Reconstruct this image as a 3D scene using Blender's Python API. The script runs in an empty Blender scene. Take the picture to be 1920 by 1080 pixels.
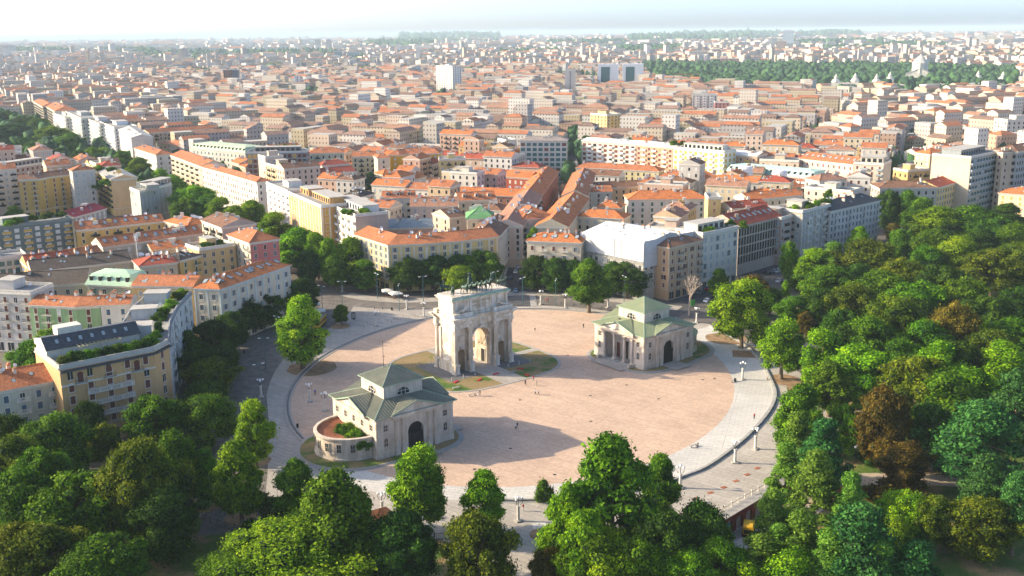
import bpy, bmesh, math, random
import numpy as np
from mathutils import Vector, Matrix
random.seed(7); rng = np.random.default_rng(7)
S = bpy.context.scene; COL = S.collection
# ---------------------------------------------------------------- camera, sky, sun, exposure
CAMH, F, HY, ROLL = 100.0, 1950.0, 60.0, 0.0104
TH = math.atan((540-HY)/F)
_R0 = Vector((1,0,0)); _U0 = Vector((0,math.sin(TH),math.cos(TH))); _F = Vector((0,math.cos(TH),-math.sin(TH)))
_R = _R0*math.cos(ROLL)-_U0*math.sin(ROLL); _U = _R0*math.sin(ROLL)+_U0*math.cos(ROLL)
cd = bpy.data.cameras.new("camera"); cam = bpy.data.objects.new("camera", cd); COL.objects.link(cam)
cd.sensor_width = 36; cd.lens = F/1920*36; cd.clip_start = 1; cd.clip_end = 120000
cam.matrix_world = Matrix(((_R.x,_U.x,-_F.x,0),(_R.y,_U.y,-_F.y,0),(_R.z,_U.z,-_F.z,CAMH),(0,0,0,1)))
S.camera = cam
SUN_EL = math.radians(22.0); SX, SY = -0.993, 0.114
W = bpy.data.worlds.new("World"); S.world = W; W.use_nodes = True
nt = W.node_tree; bg = nt.nodes["Background"]; sk = nt.nodes.new("ShaderNodeTexSky")
sk.sky_type = 'NISHITA'; sk.sun_disc = False; sk.sun_elevation = SUN_EL; sk.sun_rotation = math.atan2(SX, SY)
sk.air_density = 0.4; sk.dust_density = 1.5; sk.ozone_density = 2.0
wbn = nt.nodes.new('ShaderNodeVectorMath'); wbn.operation = 'MULTIPLY'; wbn.inputs[1].default_value = (1.03, 1.0, 0.93)
nt.links.new(sk.outputs[0], wbn.inputs[0]); nt.links.new(wbn.outputs[0], bg.inputs[0]); bg.inputs[1].default_value = 0.15
sd = bpy.data.lights.new("sun", 'SUN'); sun = bpy.data.objects.new("sun", sd); COL.objects.link(sun)
sd.energy = 3.0; sd.angle = math.radians(0.6); sd.color = (1.0, 0.83, 0.58)
sun.rotation_euler = Vector((-SX*math.cos(SUN_EL), -SY*math.cos(SUN_EL), -math.sin(SUN_EL))).to_track_quat('-Z','Y').to_euler()
S.view_settings.view_transform = 'Standard'; S.view_settings.look = 'None'; S.view_settings.gamma = 1.0
S.view_settings.exposure = 1.66
S.cycles.volume_bounces = 1; S.cycles.max_bounces = 6; S.cycles.transparent_max_bounces = 6
HAZE_DENSITY = 7.5e-5

def at(px, py, z=0.0):
    d = _F*F + _R*(px-960) + _U*(540-py); t = (z-CAMH)/d.z
    return Vector((d.x*t, d.y*t, z))
# ---------------------------------------------------------------- materials
MATS = {}
def nmat(name):
    m = bpy.data.materials.new(name); m.use_nodes = True
    n = m.node_tree.nodes; l = m.node_tree.links; b = n["Principled BSDF"]
    b.inputs["Roughness"].default_value = 0.85
    b.inputs["Specular IOR Level"].default_value = 0.25
    return m, n, l, b
def ramp(n, l, fac, stops):
    r = n.new("ShaderNodeValToRGB"); e = r.color_ramp.elements
    while len(e) < len(stops): e.new(0.5)
    for k, (p, c) in enumerate(stops):
        e[k].position = p; e[k].color = (*c, 1)
    l.new(fac, r.inputs[0]); return r.outputs[0]
def noise(n, l, scale, detail=4, vec=None, rough=0.55):
    t = n.new("ShaderNodeTexNoise"); t.inputs["Scale"].default_value = scale; t.inputs["Detail"].default_value = detail
    t.inputs["Roughness"].default_value = rough
    if vec is not None: l.new(vec, t.inputs["Vector"])
    return t.outputs["Fac"]
def mixc(n, l, fac, a, b, mode='MIX'):
    m = n.new("ShaderNodeMix"); m.data_type = 'RGBA'; m.blend_type = mode
    for k, v in ((0, fac), (6, a), (7, b)):
        if hasattr(v, 'is_linked') or hasattr(v, 'links'): l.new(v, m.inputs[k])
        else: m.inputs[k].default_value = v if k == 0 else (*v, 1)
    return m.outputs[2]
def objco(n): return n.new("ShaderNodeTexCoord").outputs["Object"]
def geo(n): return n.new("ShaderNodeNewGeometry").outputs["Position"]
def uvn(n): return n.new("ShaderNodeTexCoord").outputs["UV"]
def bump(n, l, b, h, strength=0.3, dist=0.05):
    k = n.new("ShaderNodeBump"); k.inputs["Strength"].default_value = strength; k.inputs["Distance"].default_value = dist
    l.new(h, k.inputs["Height"]); l.new(k.outputs[0], b.inputs["Normal"])
def sc(c, f): return tuple(min(1, x*f) for x in c)

def plain(name, c, rough=0.7, metal=0.0, var=0.12, scale=1.2):
    if name in MATS: return MATS[name]
    m, n, l, b = nmat(name)
    col = ramp(n, l, noise(n, l, scale, 5, geo(n)), [(0.3, sc(c, 1-var)), (0.7, sc(c, 1+var))])
    l.new(col, b.inputs["Base Color"]); b.inputs["Roughness"].default_value = rough; b.inputs["Metallic"].default_value = metal
    MATS[name] = m; return m
def wallm(c):
    key = "plaster_%02d_%02d_%02d" % tuple(int(x*99) for x in c)
    if key in MATS: return MATS[key]
    m, n, l, b = nmat(key); p = geo(n)
    mp = n.new("ShaderNodeMapping"); mp.inputs["Scale"].default_value = (1.1, 1.1, 0.12); l.new(p, mp.inputs[0])
    streak = noise(n, l, 1.0, 5, mp.outputs[0], 0.7)
    base = ramp(n, l, noise(n, l, 0.08, 6, p), [(0.3, sc(c, 0.88)), (0.7, sc(c, 1.08))])
    st = ramp(n, l, streak, [(0.35, (0.62, 0.58, 0.52)), (0.55, (1, 1, 1))])
    l.new(mixc(n, l, 0.35, base, mixc(n, l, 1.0, base, st, 'MULTIPLY')), b.inputs["Base Color"])
    bump(n, l, b, noise(n, l, 3.0, 4, p), 0.15, 0.02)
    MATS[key] = m; return m
def tilem(c, name="tiles"):
    key = "%s_%02d_%02d_%02d" % ((name,)+tuple(int(x*99) for x in c))
    if key in MATS: return MATS[key]
    m, n, l, b = nmat(key); u = uvn(n); p = geo(n)
    mp = n.new("ShaderNodeMapping"); mp.inputs["Scale"].default_value = (1/0.32, 1/0.42, 1); l.new(u, mp.inputs[0])
    w = n.new("ShaderNodeTexWhiteNoise"); w.noise_dimensions = '2D'
    fl = n.new("ShaderNodeVectorMath"); fl.operation = 'FLOOR'; l.new(mp.outputs[0], fl.inputs[0]); l.new(fl.outputs[0], w.inputs[0])
    c1 = ramp(n, l, w.outputs[0], [(0.0, sc(c, 0.62)), (0.5, c), (1.0, sc((c[0], c[1]*1.15, c[2]*1.2), 1.3))])
    c2 = ramp(n, l, noise(n, l, 0.25, 6, p, 0.65), [(0.32, sc((c[0]*0.5, c[1]*0.6, c[2]*0.75), 1)), (0.5, (c[0], c[1], c[2])), (0.72, sc((c[0], c[1]*1.15, c[2]*1.2), 1.2))])
    c3 = ramp(n, l, noise(n, l, 1.6, 5, p, 0.75), [(0.35, (0.62, 0.6, 0.58)), (0.5, (1, 1, 1)), (0.68, (1.3, 1.3, 1.3))])
    l.new(mixc(n, l, 1.0, mixc(n, l, 0.55, c1, c2), c3, 'MULTIPLY'), b.inputs["Base Color"])
    wv = n.new("ShaderNodeTexWave"); wv.inputs["Scale"].default_value = 0.5/0.32*1.0; wv.bands_direction = 'X'; l.new(u, wv.inputs[0])
    bump(n, l, b, wv.outputs[1], 0.6, 0.08)
    MATS[key] = m; return m
def leafm(name, c1, c2, c3, trans=0.28):
    m, n, l, b = nmat(name)
    a = n.new("ShaderNodeAttribute"); a.attribute_name = "tint"
    oi = n.new("ShaderNodeObjectInfo")
    col = ramp(n, l, a.outputs["Fac"], [(0.0, c1), (0.5, c2), (1.0, c3)])
    hs = n.new("ShaderNodeHueSaturation"); l.new(col, hs.inputs["Color"])
    mr = n.new("ShaderNodeMapRange"); l.new(oi.outputs["Random"], mr.inputs[0]); mr.inputs[3].default_value = 0.485; mr.inputs[4].default_value = 0.515
    mv = n.new("ShaderNodeMapRange"); l.new(oi.outputs["Random"], mv.inputs[0]); mv.inputs[3].default_value = 0.85; mv.inputs[4].default_value = 1.15
    l.new(mr.outputs[0], hs.inputs["Hue"]); l.new(mv.outputs[0], hs.inputs["Value"])
    l.new(hs.outputs[0], b.inputs["Base Color"]); b.inputs["Roughness"].default_value = 0.7; b.inputs["Specular IOR Level"].default_value = 0.08
    t = n.new("ShaderNodeBsdfTranslucent"); l.new(hs.outputs[0], t.inputs[0])
    mx = n.new("ShaderNodeMixShader"); mx.inputs[0].default_value = trans
    l.new(b.outputs[0], mx.inputs[1]); l.new(t.outputs[0], mx.inputs[2]); l.new(mx.outputs[0], n["Material Output"].inputs[0])
    return m
def glassm(name, c, rough=0.15):
    if name in MATS: return MATS[name]
    m, n, l, b = nmat(name); b.inputs["Base Color"].default_value = (*c, 1); b.inputs["Roughness"].default_value = rough
    b.inputs["Specular IOR Level"].default_value = 0.6; MATS[name] = m; return m

STONE = None
def stonem(name, c, stain, block=(1.2, 0.45), groove=0.35):
    m, n, l, b = nmat(name); p = objco(n)
    mp = n.new("ShaderNodeMapping"); mp.inputs["Scale"].default_value = (0.9, 0.9, 0.18); l.new(p, mp.inputs[0])
    base = ramp(n, l, noise(n, l, 0.35, 8, p, 0.65), [(0.3, sc(c, 0.82)), (0.7, sc(c, 1.08))])
    st = ramp(n, l, noise(n, l, 0.8, 6, mp.outputs[0], 0.7), [(0.42, stain), (0.6, (1, 1, 1))])
    col = mixc(n, l, 0.7, base, mixc(n, l, 1.0, base, st, 'MULTIPLY'))
    l.new(col, b.inputs["Base Color"])
    bump(n, l, b, noise(n, l, 2.5, 6, p), 0.3, 0.05); return m
M = {}
M['marble'] = stonem('weathered_marble', (0.76,0.71,0.62), (0.58,0.46,0.32))
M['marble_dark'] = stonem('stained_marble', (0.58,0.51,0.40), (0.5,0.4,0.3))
M['pinkstone'] = stonem('pale_granite_blocks', (0.68,0.60,0.51), (0.68,0.62,0.56))
M['greystone'] = stonem('grey_granite', (0.42,0.41,0.38), (0.6,0.6,0.58))
M['bronze'] = plain('green_bronze', (0.045,0.075,0.06), 0.5, 0.6, 0.4, 2)
M['verdigris'] = plain('verdigris_copper', (0.30,0.46,0.34), 0.6, 0.0, 0.3, 0.7)
M['darkglass'] = glassm('dark_glass', (0.018,0.024,0.03))
M['tealglass'] = glassm('teal_glass', (0.03,0.11,0.12))
M['void'] = plain('dark_interior', (0.02,0.017,0.015))
M['frame'] = plain('pale_trim', (0.62,0.58,0.50)); M['white'] = plain('white_paint', (0.78,0.77,0.74), 0.6, 0, 0.06)
M['bshut'] = plain('brown_shutter', (0.14,0.045,0.03)); M['gshut'] = plain('green_shutter', (0.05,0.12,0.09)); M['lshut'] = plain('grey_shutter', (0.33,0.37,0.38))
M['oshut'] = plain('orange_blind', (0.48,0.22,0.10)); M['blshut'] = plain('blue_shutter', (0.07,0.12,0.17)); M['wshut'] = plain('white_blind', (0.6,0.6,0.56)); M['yshut'] = plain('ochre_blind', (0.55,0.35,0.08))
M['iron'] = plain('dark_iron', (0.03,0.035,0.035), 0.5, 0.5); M['tealpaint'] = plain('teal_painted_steel', (0.07,0.17,0.19), 0.5, 0.2)
M['slabgrey'] = plain('flat_roof_grey', (0.27,0.265,0.25), 0.9, 0, 0.3, 0.4); M['concrete'] = plain('concrete', (0.42,0.40,0.36), 0.9, 0, 0.15, 0.5)
M['globe'] = plain('opal_globe', (0.85,0.85,0.82), 0.3, 0, 0.02)
M['bark'] = plain('bark', (0.16,0.12,0.08), 0.9, 0, 0.4, 3); M['deadbark'] = plain('pale_bare_bark', (0.42,0.34,0.27), 0.9, 0, 0.2, 3)
M['rubber'] = plain('rubber', (0.02,0.02,0.02)); M['canvas'] = plain('cream_canvas', (0.72,0.69,0.60)); M['brick'] = plain('dark_red_brick', (0.20,0.06,0.04), 0.9, 0, 0.3, 2)
M['leafcore'] = plain('inner_foliage_shade', (0.012,0.03,0.008), 0.95, 0, 0.3, 1)  # shade inside the crowns, put into the core colour
LEAF = {
 'bright': leafm('bright_green_leaves', (0.055,0.14,0.005), (0.14,0.29,0.007), (0.30,0.46,0.010)),
 'lime': leafm('yellow_green_leaves', (0.09,0.20,0.006), (0.20,0.36,0.008), (0.38,0.50,0.012)),
 'green': leafm('mid_green_leaves', (0.028,0.08,0.004), (0.078,0.18,0.007), (0.18,0.32,0.010)),
 'dark': leafm('dark_green_leaves', (0.012,0.038,0.004), (0.036,0.09,0.007), (0.09,0.18,0.010), 0.25),
 'olive': leafm('olive_leaves', (0.035,0.065,0.004), (0.10,0.145,0.007), (0.22,0.25,0.010), 0.3),
 'brown': leafm('rusty_leaves', (0.06,0.05,0.008), (0.13,0.095,0.012), (0.22,0.16,0.02), 0.3),
 'cedar': leafm('blue_green_needles', (0.014,0.055,0.014), (0.036,0.125,0.025), (0.09,0.22,0.04), 0.2),
 'larch': leafm('fresh_green_needles', (0.05,0.13,0.012), (0.13,0.27,0.025), (0.25,0.40,0.05), 0.3),
}
# ---------------------------------------------------------------- mesh builder
class MB:
    def __init__(s): s.v = []; s.f = []; s.m = []; s.uv = []; s.mats = []
    def mi(s, m):
        if m not in s.mats: s.mats.append(m)
        return s.mats.index(m)
    def poly(s, pts, mat):
        pts = [Vector(p) for p in pts]; i = len(s.v); s.v += [tuple(p) for p in pts]; s.f.append(tuple(range(i, i+len(pts)))); s.m.append(s.mi(mat))
        e = pts[1]-pts[0]; L = e.length or 1; e = e/L
        nrm = e.cross(pts[-1]-pts[0]); nl = nrm.length or 1; w = (nrm/nl).cross(e)
        for p in pts: s.uv.append(((p-pts[0]).dot(e), (p-pts[0]).dot(w)))
    def box(s, x0, y0, z0, x1, y1, z1, mat):
        a=(x0,y0,z0);b=(x1,y0,z0);c=(x1,y1,z0);d=(x0,y1,z0);e=(x0,y0,z1);f=(x1,y0,z1);g=(x1,y1,z1);h=(x0,y1,z1)
        for q in ((a,b,f,e),(b,c,g,f),(c,d,h,g),(d,a,e,h),(e,f,g,h),(d,c,b,a)): s.poly(q, mat)
    def bar(s, p, q, out, inn, z0, z1, mat):
        p = Vector((p[0],p[1],0)); q = Vector((q[0],q[1],0)); d = (q-p).normalized(); n = Vector((-d.y,d.x,0))
        a=p-n*out; b=q-n*out; c=q+n*inn; e=p+n*inn; z0=Vector((0,0,z0)); z1=Vector((0,0,z1))
        for r in ((a+z0,b+z0,b+z1,a+z1),(b+z0,c+z0,c+z1,b+z1),(c+z0,e+z0,e+z1,c+z1),(e+z0,a+z0,a+z1,e+z1),(a+z1,b+z1,c+z1,e+z1),(e+z0,c+z0,b+z0,a+z0)): s.poly(r, mat)
    def tube(s, p, q, r0, r1, n, mat, cap=True):
        p=Vector(p);q=Vector(q);d=(q-p).normalized();u=d.orthogonal().normalized();w=d.cross(u)
        A=[p+(u*math.cos(2*math.pi*k/n)+w*math.sin(2*math.pi*k/n))*r0 for k in range(n)];B=[q+(u*math.cos(2*math.pi*k/n)+w*math.sin(2*math.pi*k/n))*r1 for k in range(n)]
        for k in range(n): s.poly((A[k],A[(k+1)%n],B[(k+1)%n],B[k]),mat)
        if cap: s.poly(B,mat)
    def lathe(s, prof, n, mat, cx=0, cy=0, a0=0, a1=2*math.pi, sx=1, sy=1):
        for k in range(n):
            t=a0+(a1-a0)*k/n;u=a0+(a1-a0)*(k+1)/n
            for (r,z),(r2,z2) in zip(prof,prof[1:]):
                s.poly(((cx+r*math.cos(t)*sx,cy+r*math.sin(t)*sy,z),(cx+r*math.cos(u)*sx,cy+r*math.sin(u)*sy,z),(cx+r2*math.cos(u)*sx,cy+r2*math.sin(u)*sy,z2),(cx+r2*math.cos(t)*sx,cy+r2*math.sin(t)*sy,z2)),mat)
    def ball(s, c, r, mat, n=8, sz=1):
        s.lathe([(max(r*math.sin(math.pi*k/5),1e-3), c[2]-r*sz*math.cos(math.pi*k/5)) for k in range(6)], n, mat, c[0], c[1])
    def mesh(s, name, smooth=False):
        me = bpy.data.meshes.new(name); me.from_pydata(s.v, [], s.f)
        for m in s.mats: me.materials.append(m)
        me.polygons.foreach_set("material_index", s.m)
        ul = me.uv_layers.new(name="UVMap"); ul.data.foreach_set("uv", np.array(s.uv, dtype=np.float32).ravel())
        if smooth: me.polygons.foreach_set("use_smooth", [True]*len(s.f))
        me.update(); return me
    def build(s, name, parent=None, loc=(0,0,0), rz=0, kind=None, smooth=False):
        if not s.f: return None
        return inst(name, s.mesh(name, smooth), parent, loc, rz, kind)
def inst(name, me, parent=None, loc=(0,0,0), rz=0, kind=None, scale=None):
    o = bpy.data.objects.new(name, me); COL.objects.link(o)
    if parent: o.parent = parent
    o.location = loc; o.rotation_euler = (0,0,rz)
    if scale: o.scale = scale
    if kind: o["kind"] = kind
    return o
def thing(name, label, cat, loc=(0,0,0), rz=0, group=None, me=None):
    o = inst(name, me, None, loc, rz); o["label"] = label; o["category"] = cat
    if group: o["group"] = group
    return o
def copytree(src, loc, rz, label, group=None):
    r = src.copy(); COL.objects.link(r); r.location = loc; r.rotation_euler = (0,0,rz); r["label"] = label
    if group: r["group"] = group
    for ch in src.children:
        c = ch.copy(); COL.objects.link(c); c.parent = r
        for g in ch.children:
            d = g.copy(); COL.objects.link(d); d.parent = c
    return r
def sheet(name, pts, z, mat, kind='structure', label=None):
    b = MB(); b.poly([(p[0],p[1],z) for p in pts], mat); 
    o = b.build(name, kind=kind)
    bm = bmesh.new(); bm.from_mesh(o.data); bmesh.ops.triangulate(bm, faces=bm.faces[:]); bm.to_mesh(o.data); bm.free(); return o
def strip(name, pts, half, z, mat, kind='structure'):
    b = MB(); P=[Vector((p[0],p[1],0)) for p in pts]; A=off(P,half); B=off(P,-half)
    for k in range(len(P)-1):
        b.poly(((B[k].x,B[k].y,z),(B[k+1].x,B[k+1].y,z),(A[k+1].x,A[k+1].y,z),(A[k].x,A[k].y,z)),mat)
    return b.build(name, kind=kind)
def off(P, d):
    out=[]
    for i,p in enumerate(P):
        ns=[]
        if i>0: e=(P[i]-P[i-1]).normalized(); ns.append(Vector((-e.y,e.x,0)))
        if i<len(P)-1: e=(P[i+1]-P[i]).normalized(); ns.append(Vector((-e.y,e.x,0)))
        if len(ns)==1: out.append(p+ns[0]*d)
        else:
            m=(ns[0]+ns[1]).normalized(); out.append(p+m*(d/max(0.4,m.dot(ns[0]))))
    return out
def smooth_line(pts, per=6):
    P=[Vector((p[0],p[1],0)) for p in pts]; P=[P[0]*2-P[1]]+P+[P[-1]*2-P[-2]]; out=[]
    for i in range(1,len(P)-2):
        a,b,c,d=P[i-1:i+3]
        for k in range(per):
            t=k/per; out.append(0.5*((2*b)+(c-a)*t+(2*a-5*b+4*c-d)*t*t+(3*b-a-3*c+d)*t**3))
    out.append(P[-2]); return out
def pxl(pts, z=0): return [at(x,y,z) for x,y in pts]

# ---------------------------------------------------------------- ground materials
def groundm():
    m,n,l,b=nmat('city_ground'); p=geo(n)
    l.new(ramp(n,l,noise(n,l,0.02,8,p,0.7),[(0.3,(0.09,0.085,0.08)),(0.5,(0.14,0.125,0.11)),(0.62,(0.17,0.15,0.125)),(0.75,(0.10,0.11,0.07))]),b.inputs["Base Color"]); return m
def lawnm(name, dry=0.5):
    m,n,l,b=nmat(name); p=geo(n)
    f=noise(n,l,0.11,8,p,0.6)
    g=ramp(n,l,f,[(0.30,(0.05,0.12,0.015)),(0.52-0.1*dry,(0.10,0.16,0.025)),(0.60-0.1*dry,(0.27,0.20,0.09)),(0.75,(0.32,0.23,0.12))])
    g2=ramp(n,l,noise(n,l,2.5,6,p,0.7),[(0.3,(0.6,0.6,0.6)),(0.7,(1.25,1.25,1.2))])
    l.new(mixc(n,l,1.0,g,g2,'MULTIPLY'),b.inputs["Base Color"]); bump(n,l,b,noise(n,l,6,4,p),0.5,0.1); return m
def pavem(name, c, var=0.12, joint=(3.0,1.5), rot=0.64, big=None):
    m,n,l,b=nmat(name); p=geo(n)
    mp=n.new("ShaderNodeMapping"); mp.inputs["Rotation"].default_value=(0,0,rot); l.new(p,mp.inputs[0])
    br=n.new("ShaderNodeTexBrick"); l.new(mp.outputs[0],br.inputs[0]); br.inputs["Scale"].default_value=1.0
    br.inputs["Brick Width"].default_value=joint[0]; br.inputs["Row Height"].default_value=joint[1]; br.inputs["Mortar Size"].default_value=0.04*joint[1]; br.inputs["Mortar Smooth"].default_value=0.3
    br.inputs["Color1"].default_value=(*sc(c,1-var),1); br.inputs["Color2"].default_value=(*sc(c,1+var),1); br.inputs["Mortar"].default_value=(*sc(c,0.62),1); br.inputs["Bias"].default_value=0.0
    st=ramp(n,l,noise(n,l,0.05,9,p,0.68),[(0.3,(0.86,0.85,0.84)),(0.5,(1,1,1)),(0.7,(1.06,1.05,1.04))])
    b2=n.new("ShaderNodeTexBrick"); l.new(mp.outputs[0],b2.inputs[0]); b2.inputs["Scale"].default_value=1.0; b2.inputs["Brick Width"].default_value=joint[0]*9; b2.inputs["Row Height"].default_value=joint[1]*7; b2.inputs["Mortar Size"].default_value=.12; b2.inputs["Color1"].default_value=(.94,.93,.92,1); b2.inputs["Color2"].default_value=(1.05,1.04,1.03,1); b2.inputs["Mortar"].default_value=(.86,.85,.84,1)
    col=mixc(n,l,1.0,mixc(n,l,1.0,br.outputs["Color"],st,'MULTIPLY'),b2.outputs["Color"],'MULTIPLY')
    st2=ramp(n,l,noise(n,l,1.3,6,p,0.7),[(0.3,(0.90,0.90,0.90)),(0.7,(1.07,1.07,1.07))])
    l.new(mixc(n,l,1.0,col,st2,'MULTIPLY'),b.inputs["Base Color"]); bump(n,l,b,br.outputs["Fac"],0.2,-0.01); b.inputs["Roughness"].default_value=0.9; return m
M['ground']=groundm(); M['lawn']=lawnm('park_lawn',0.35); M['drylawn']=lawnm('dry_lawn',0.9)
M['cobble']=pavem('pink_granite_setts',(0.57,0.415,0.305),0.09,(0.9,0.45),0.65)
M['palestone']=pavem('pale_granite_paving',(0.56,0.545,0.50),0.05,(2.4,1.2),0.3)
M['paving']=pavem('worn_stone_paving',(0.42,0.385,0.335),0.08,(3.0,1.5),0.65)
M['darkslab']=pavem('dark_stone_slabs',(0.17,0.165,0.16),0.12,(1.6,0.8),0.65)
M['asphalt']=plain('asphalt',(0.075,0.075,0.078),0.9,0,0.25,0.25); M['warmasphalt']=plain('worn_road_paving',(0.165,0.148,0.13),0.9,0,0.3,0.35)
M['dirt']=plain('bare_earth',(0.28,0.18,0.10),0.95,0,0.3,0.5); M['gravel']=plain('pale_gravel_path',(0.42,0.35,0.27),0.95,0,0.15,0.8)
M['kerb']=plain('granite_kerb',(0.36,0.34,0.31),0.9,0,0.15,1.5); M['rail']=plain('steel_rail',(0.10,0.095,0.09),0.45,0.5); M['line']=plain('white_road_paint',(0.6,0.6,0.58))
M['soil']=plain('planted_bed_soil',(0.20,0.13,0.08),0.95,0,0.3,1)
# ---------------------------------------------------------------- ground, with the sunken lane cut out
TA = at(1335,985); TB = at(1448,918); td=(TB-TA).normalized(); tn=Vector((td.y,-td.x,0))   # lane runs along td, opens towards the camera side
lane0, lane1 = -16.0, 36.0; laneW = 13.0
def T(s,t,z=0): p=TA+td*s+tn*t; return Vector((p.x,p.y,z))
b=MB(); BIG=60000
xs=[-BIG,lane0,lane1,BIG]; ys=[-BIG,0,laneW,BIG]
for i in range(3):
    for j in range(3):
        if i==1 and j==1: continue
        b.poly([T(xs[i],ys[j]),T(xs[i+1],ys[j]),T(xs[i+1],ys[j+1]),T(xs[i],ys[j+1])],M['ground'])
b.build('ground',kind='structure')
b=MB(); b.poly([T(lane0,0,-4.2),T(lane1,0,-4.2),T(lane1,laneW,-4.2),T(lane0,laneW,-4.2)],M['palestone']); b.build('lane',kind='structure')
EC=Vector((0.7,295.1,0)); EA,EB=77.8,64.0; ed=Vector((0.18,0.984,0)).normalized(); en=Vector((-ed.y,ed.x,0))
def ell(k=0, n=96, a0=0, a1=360):
    return [EC+ed*((EA+k)*math.cos(math.radians(a0+(a1-a0)*i/n)))+en*((EB+k)*math.sin(math.radians(a0+(a1-a0)*i/n))) for i in range(n+(0 if a1-a0==360 else 1))]
# park lawn (left and right of the lane), paving, cobbles
sheet('park_lawn', [(-260,-20),(-260,250),(-150,236),(-128,236),(-95,222),(-72,218)]+[p[:2] for p in pxl([(355,965),(440,995),(560,1010),(700,1010),(830,1012),(850,1080)])]+[(-9,100),(-8,-20)],0.004,M['lawn'])
pr_=[T(lane0-1,laneW+0.5),T(lane1+1,laneW+0.5),T(lane1+1,-0.5)]
sheet('park_lawn', [(12,-20),(11,150)]+[(p.x,p.y) for p in pr_]+[p[:2] for p in pxl([(1480,885),(1510,840),(1565,790),(1562,740),(1450,640),(1470,570),(1540,530),(1690,470),(1800,430)])]+[(320,660),(700,760),(500,-20)],0.004,M['lawn'])
PAVE=[(1330,608),(1440,650),(1522,716),(1562,742),(1563,790),(1500,850),(1448,918),(1335,985),(1240,985),(1120,985),(1095,1080),(960,1080),(845,1080),(830,1010),(700,1008),(560,1008),(440,993),(355,963),(350,930),(430,880),(440,850),(505,800),(500,745),(495,700),(520,660),(560,640),(610,620),(640,590),(660,574),(700,577),(800,580),(900,577),(1000,572),(1100,578),(1200,590)]
PAVE=PAVE[7:8]+PAVE[8:]+PAVE[:7]
sheet('plaza_paving', pxl(PAVE),0.012,M['paving'])
# pale ring
OUT=smooth_line([at(*p) for p in [(1330,612),(1405,655),(1447,720),(1447,760),(1403,815),(1332,870),(1280,893),(1215,915),(1100,930),(1000,937),(930,938),(840,937),(760,930),(690,920),(600,900)]],5)
inr=[]
b=MB()
angs=[]
for p in OUT:
    q=p-EC; x=q.dot(ed)/EA; y=q.dot(en)/EB; r=math.hypot(x,y); k=min(1,0.99/r); inr.append(EC+ed*(x*EA*k)+en*(y*EB*k))
for k in range(len(OUT)-1):
    b.poly([(OUT[k].x,OUT[k].y,0.02),(OUT[k+1].x,OUT[k+1].y,0.02),(inr[k+1].x,inr[k+1].y,0.02),(inr[k].x,inr[k].y,0.02)],M['palestone'])
b.build('pale_paving_ring',kind='structure')
b=MB()
for k in range(len(OUT)-1):
    if k<50: b.bar(OUT[k],OUT[k+1],0.0,0.6,0,0.45,M['greystone']); b.bar(OUT[k],OUT[k+1],0.35,0.0,0,0.22,M['greystone']); b.bar(OUT[k],OUT[k+1],0,1.6,0,0.03,M['slabgrey'])
b.build('stone_step',kind='structure')
sheet('cobbled_square', ell(0),0.028,M['cobble'])
# double kerb around the left/top of the cobbles
def ringbars(name,k,w,h,a0,a1,mat,n=90):
    b=MB(); P=ell(k,n,a0,a1)
    for i in range(n): b.bar(P[i],P[i+1],0,w,0,h,mat)
    return b.build(name,kind='structure')
ringbars('kerb',0.2,0.5,0.14,-38,150,M['kerb']); ringbars('kerb',1.6,0.45,0.28,-38,150,M['kerb']); ringbars('gutter',0.75,0.75,0.05,-38,150,M['darkslab'])
# dusty square corners of planted trees
# ring road and tram track
TR=smooth_line([at(*p) for p in [(430,1000),(452,880),(450,800),(462,730),(490,680),(535,640),(590,612),(625,585),(632,562),(612,535),(590,505),(555,482),(450,430),(330,372),(200,318),(60,268)]],6)
strip('tram_road',TR,6.2,0.032,M['warmasphalt'])
RR=smooth_line([at(*p) for p in [(622,560),(665,568),(740,574),(820,572),(900,566),(980,560),(1060,563),(1140,572),(1220,583),(1262,588)]],6)
strip('ring_road',RR,4.6,0.036,M['warmasphalt'])
for dpos in (-3.1,-1.6,1.6,3.1):
    P=off(TR,dpos); b=MB()
    for k in range(len(P)-1): b.bar(P[k],P[k+1],0.07,0.07,0.03,0.055,M['rail'])
    b.build('tram_rail',kind='structure')
CS=[at(*p) for p in [(972,575),(968,520),(985,455),(1003,415),(1038,360),(1058,325),(1073,290),(1085,262)]]
strip('side_street',CS,4.6,0.030,M['asphalt'])
CP=smooth_line([at(*p) for p in [(1270,600),(1360,545),(1470,500),(1600,455),(1720,410)]],5)
strip('parking_street',off(CP,7),6.0,0.040,M['asphalt'])
for s_ in (3.6,-3.6):
    pass
# pavements in front of houses
strip('pavement',off(RR[:60],8.0),3.2,0.10,M['paving'])
strip('pavement',off(CS,5.8),1.2,0.12,M['kerb']); strip('pavement',off(CS,-5.8),1.2,0.12,M['kerb'])
# park paths
strip('park_path',smooth_line([at(*p) for p in [(1440,640),(1560,655),(1660,700),(1800,730)]],5),2.4,0.02,M['gravel'])
strip('park_path',smooth_line([at(*p) for p in [(1560,900),(1700,898),(1850,910),(2000,960)]],5),3.2,0.02,M['gravel'])
strip('park_path',smooth_line([at(*p) for p in [(1450,1000),(1520,930),(1560,880),(1540,830),(1610,770),(1660,750),(1760,760)]],5),2.6,0.02,M['gravel'])
strip('park_path',smooth_line([at(*p) for p in [(900,1090),(1030,1085),(1010,980)]],5),1.5,0.034,M['palestone'])
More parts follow.
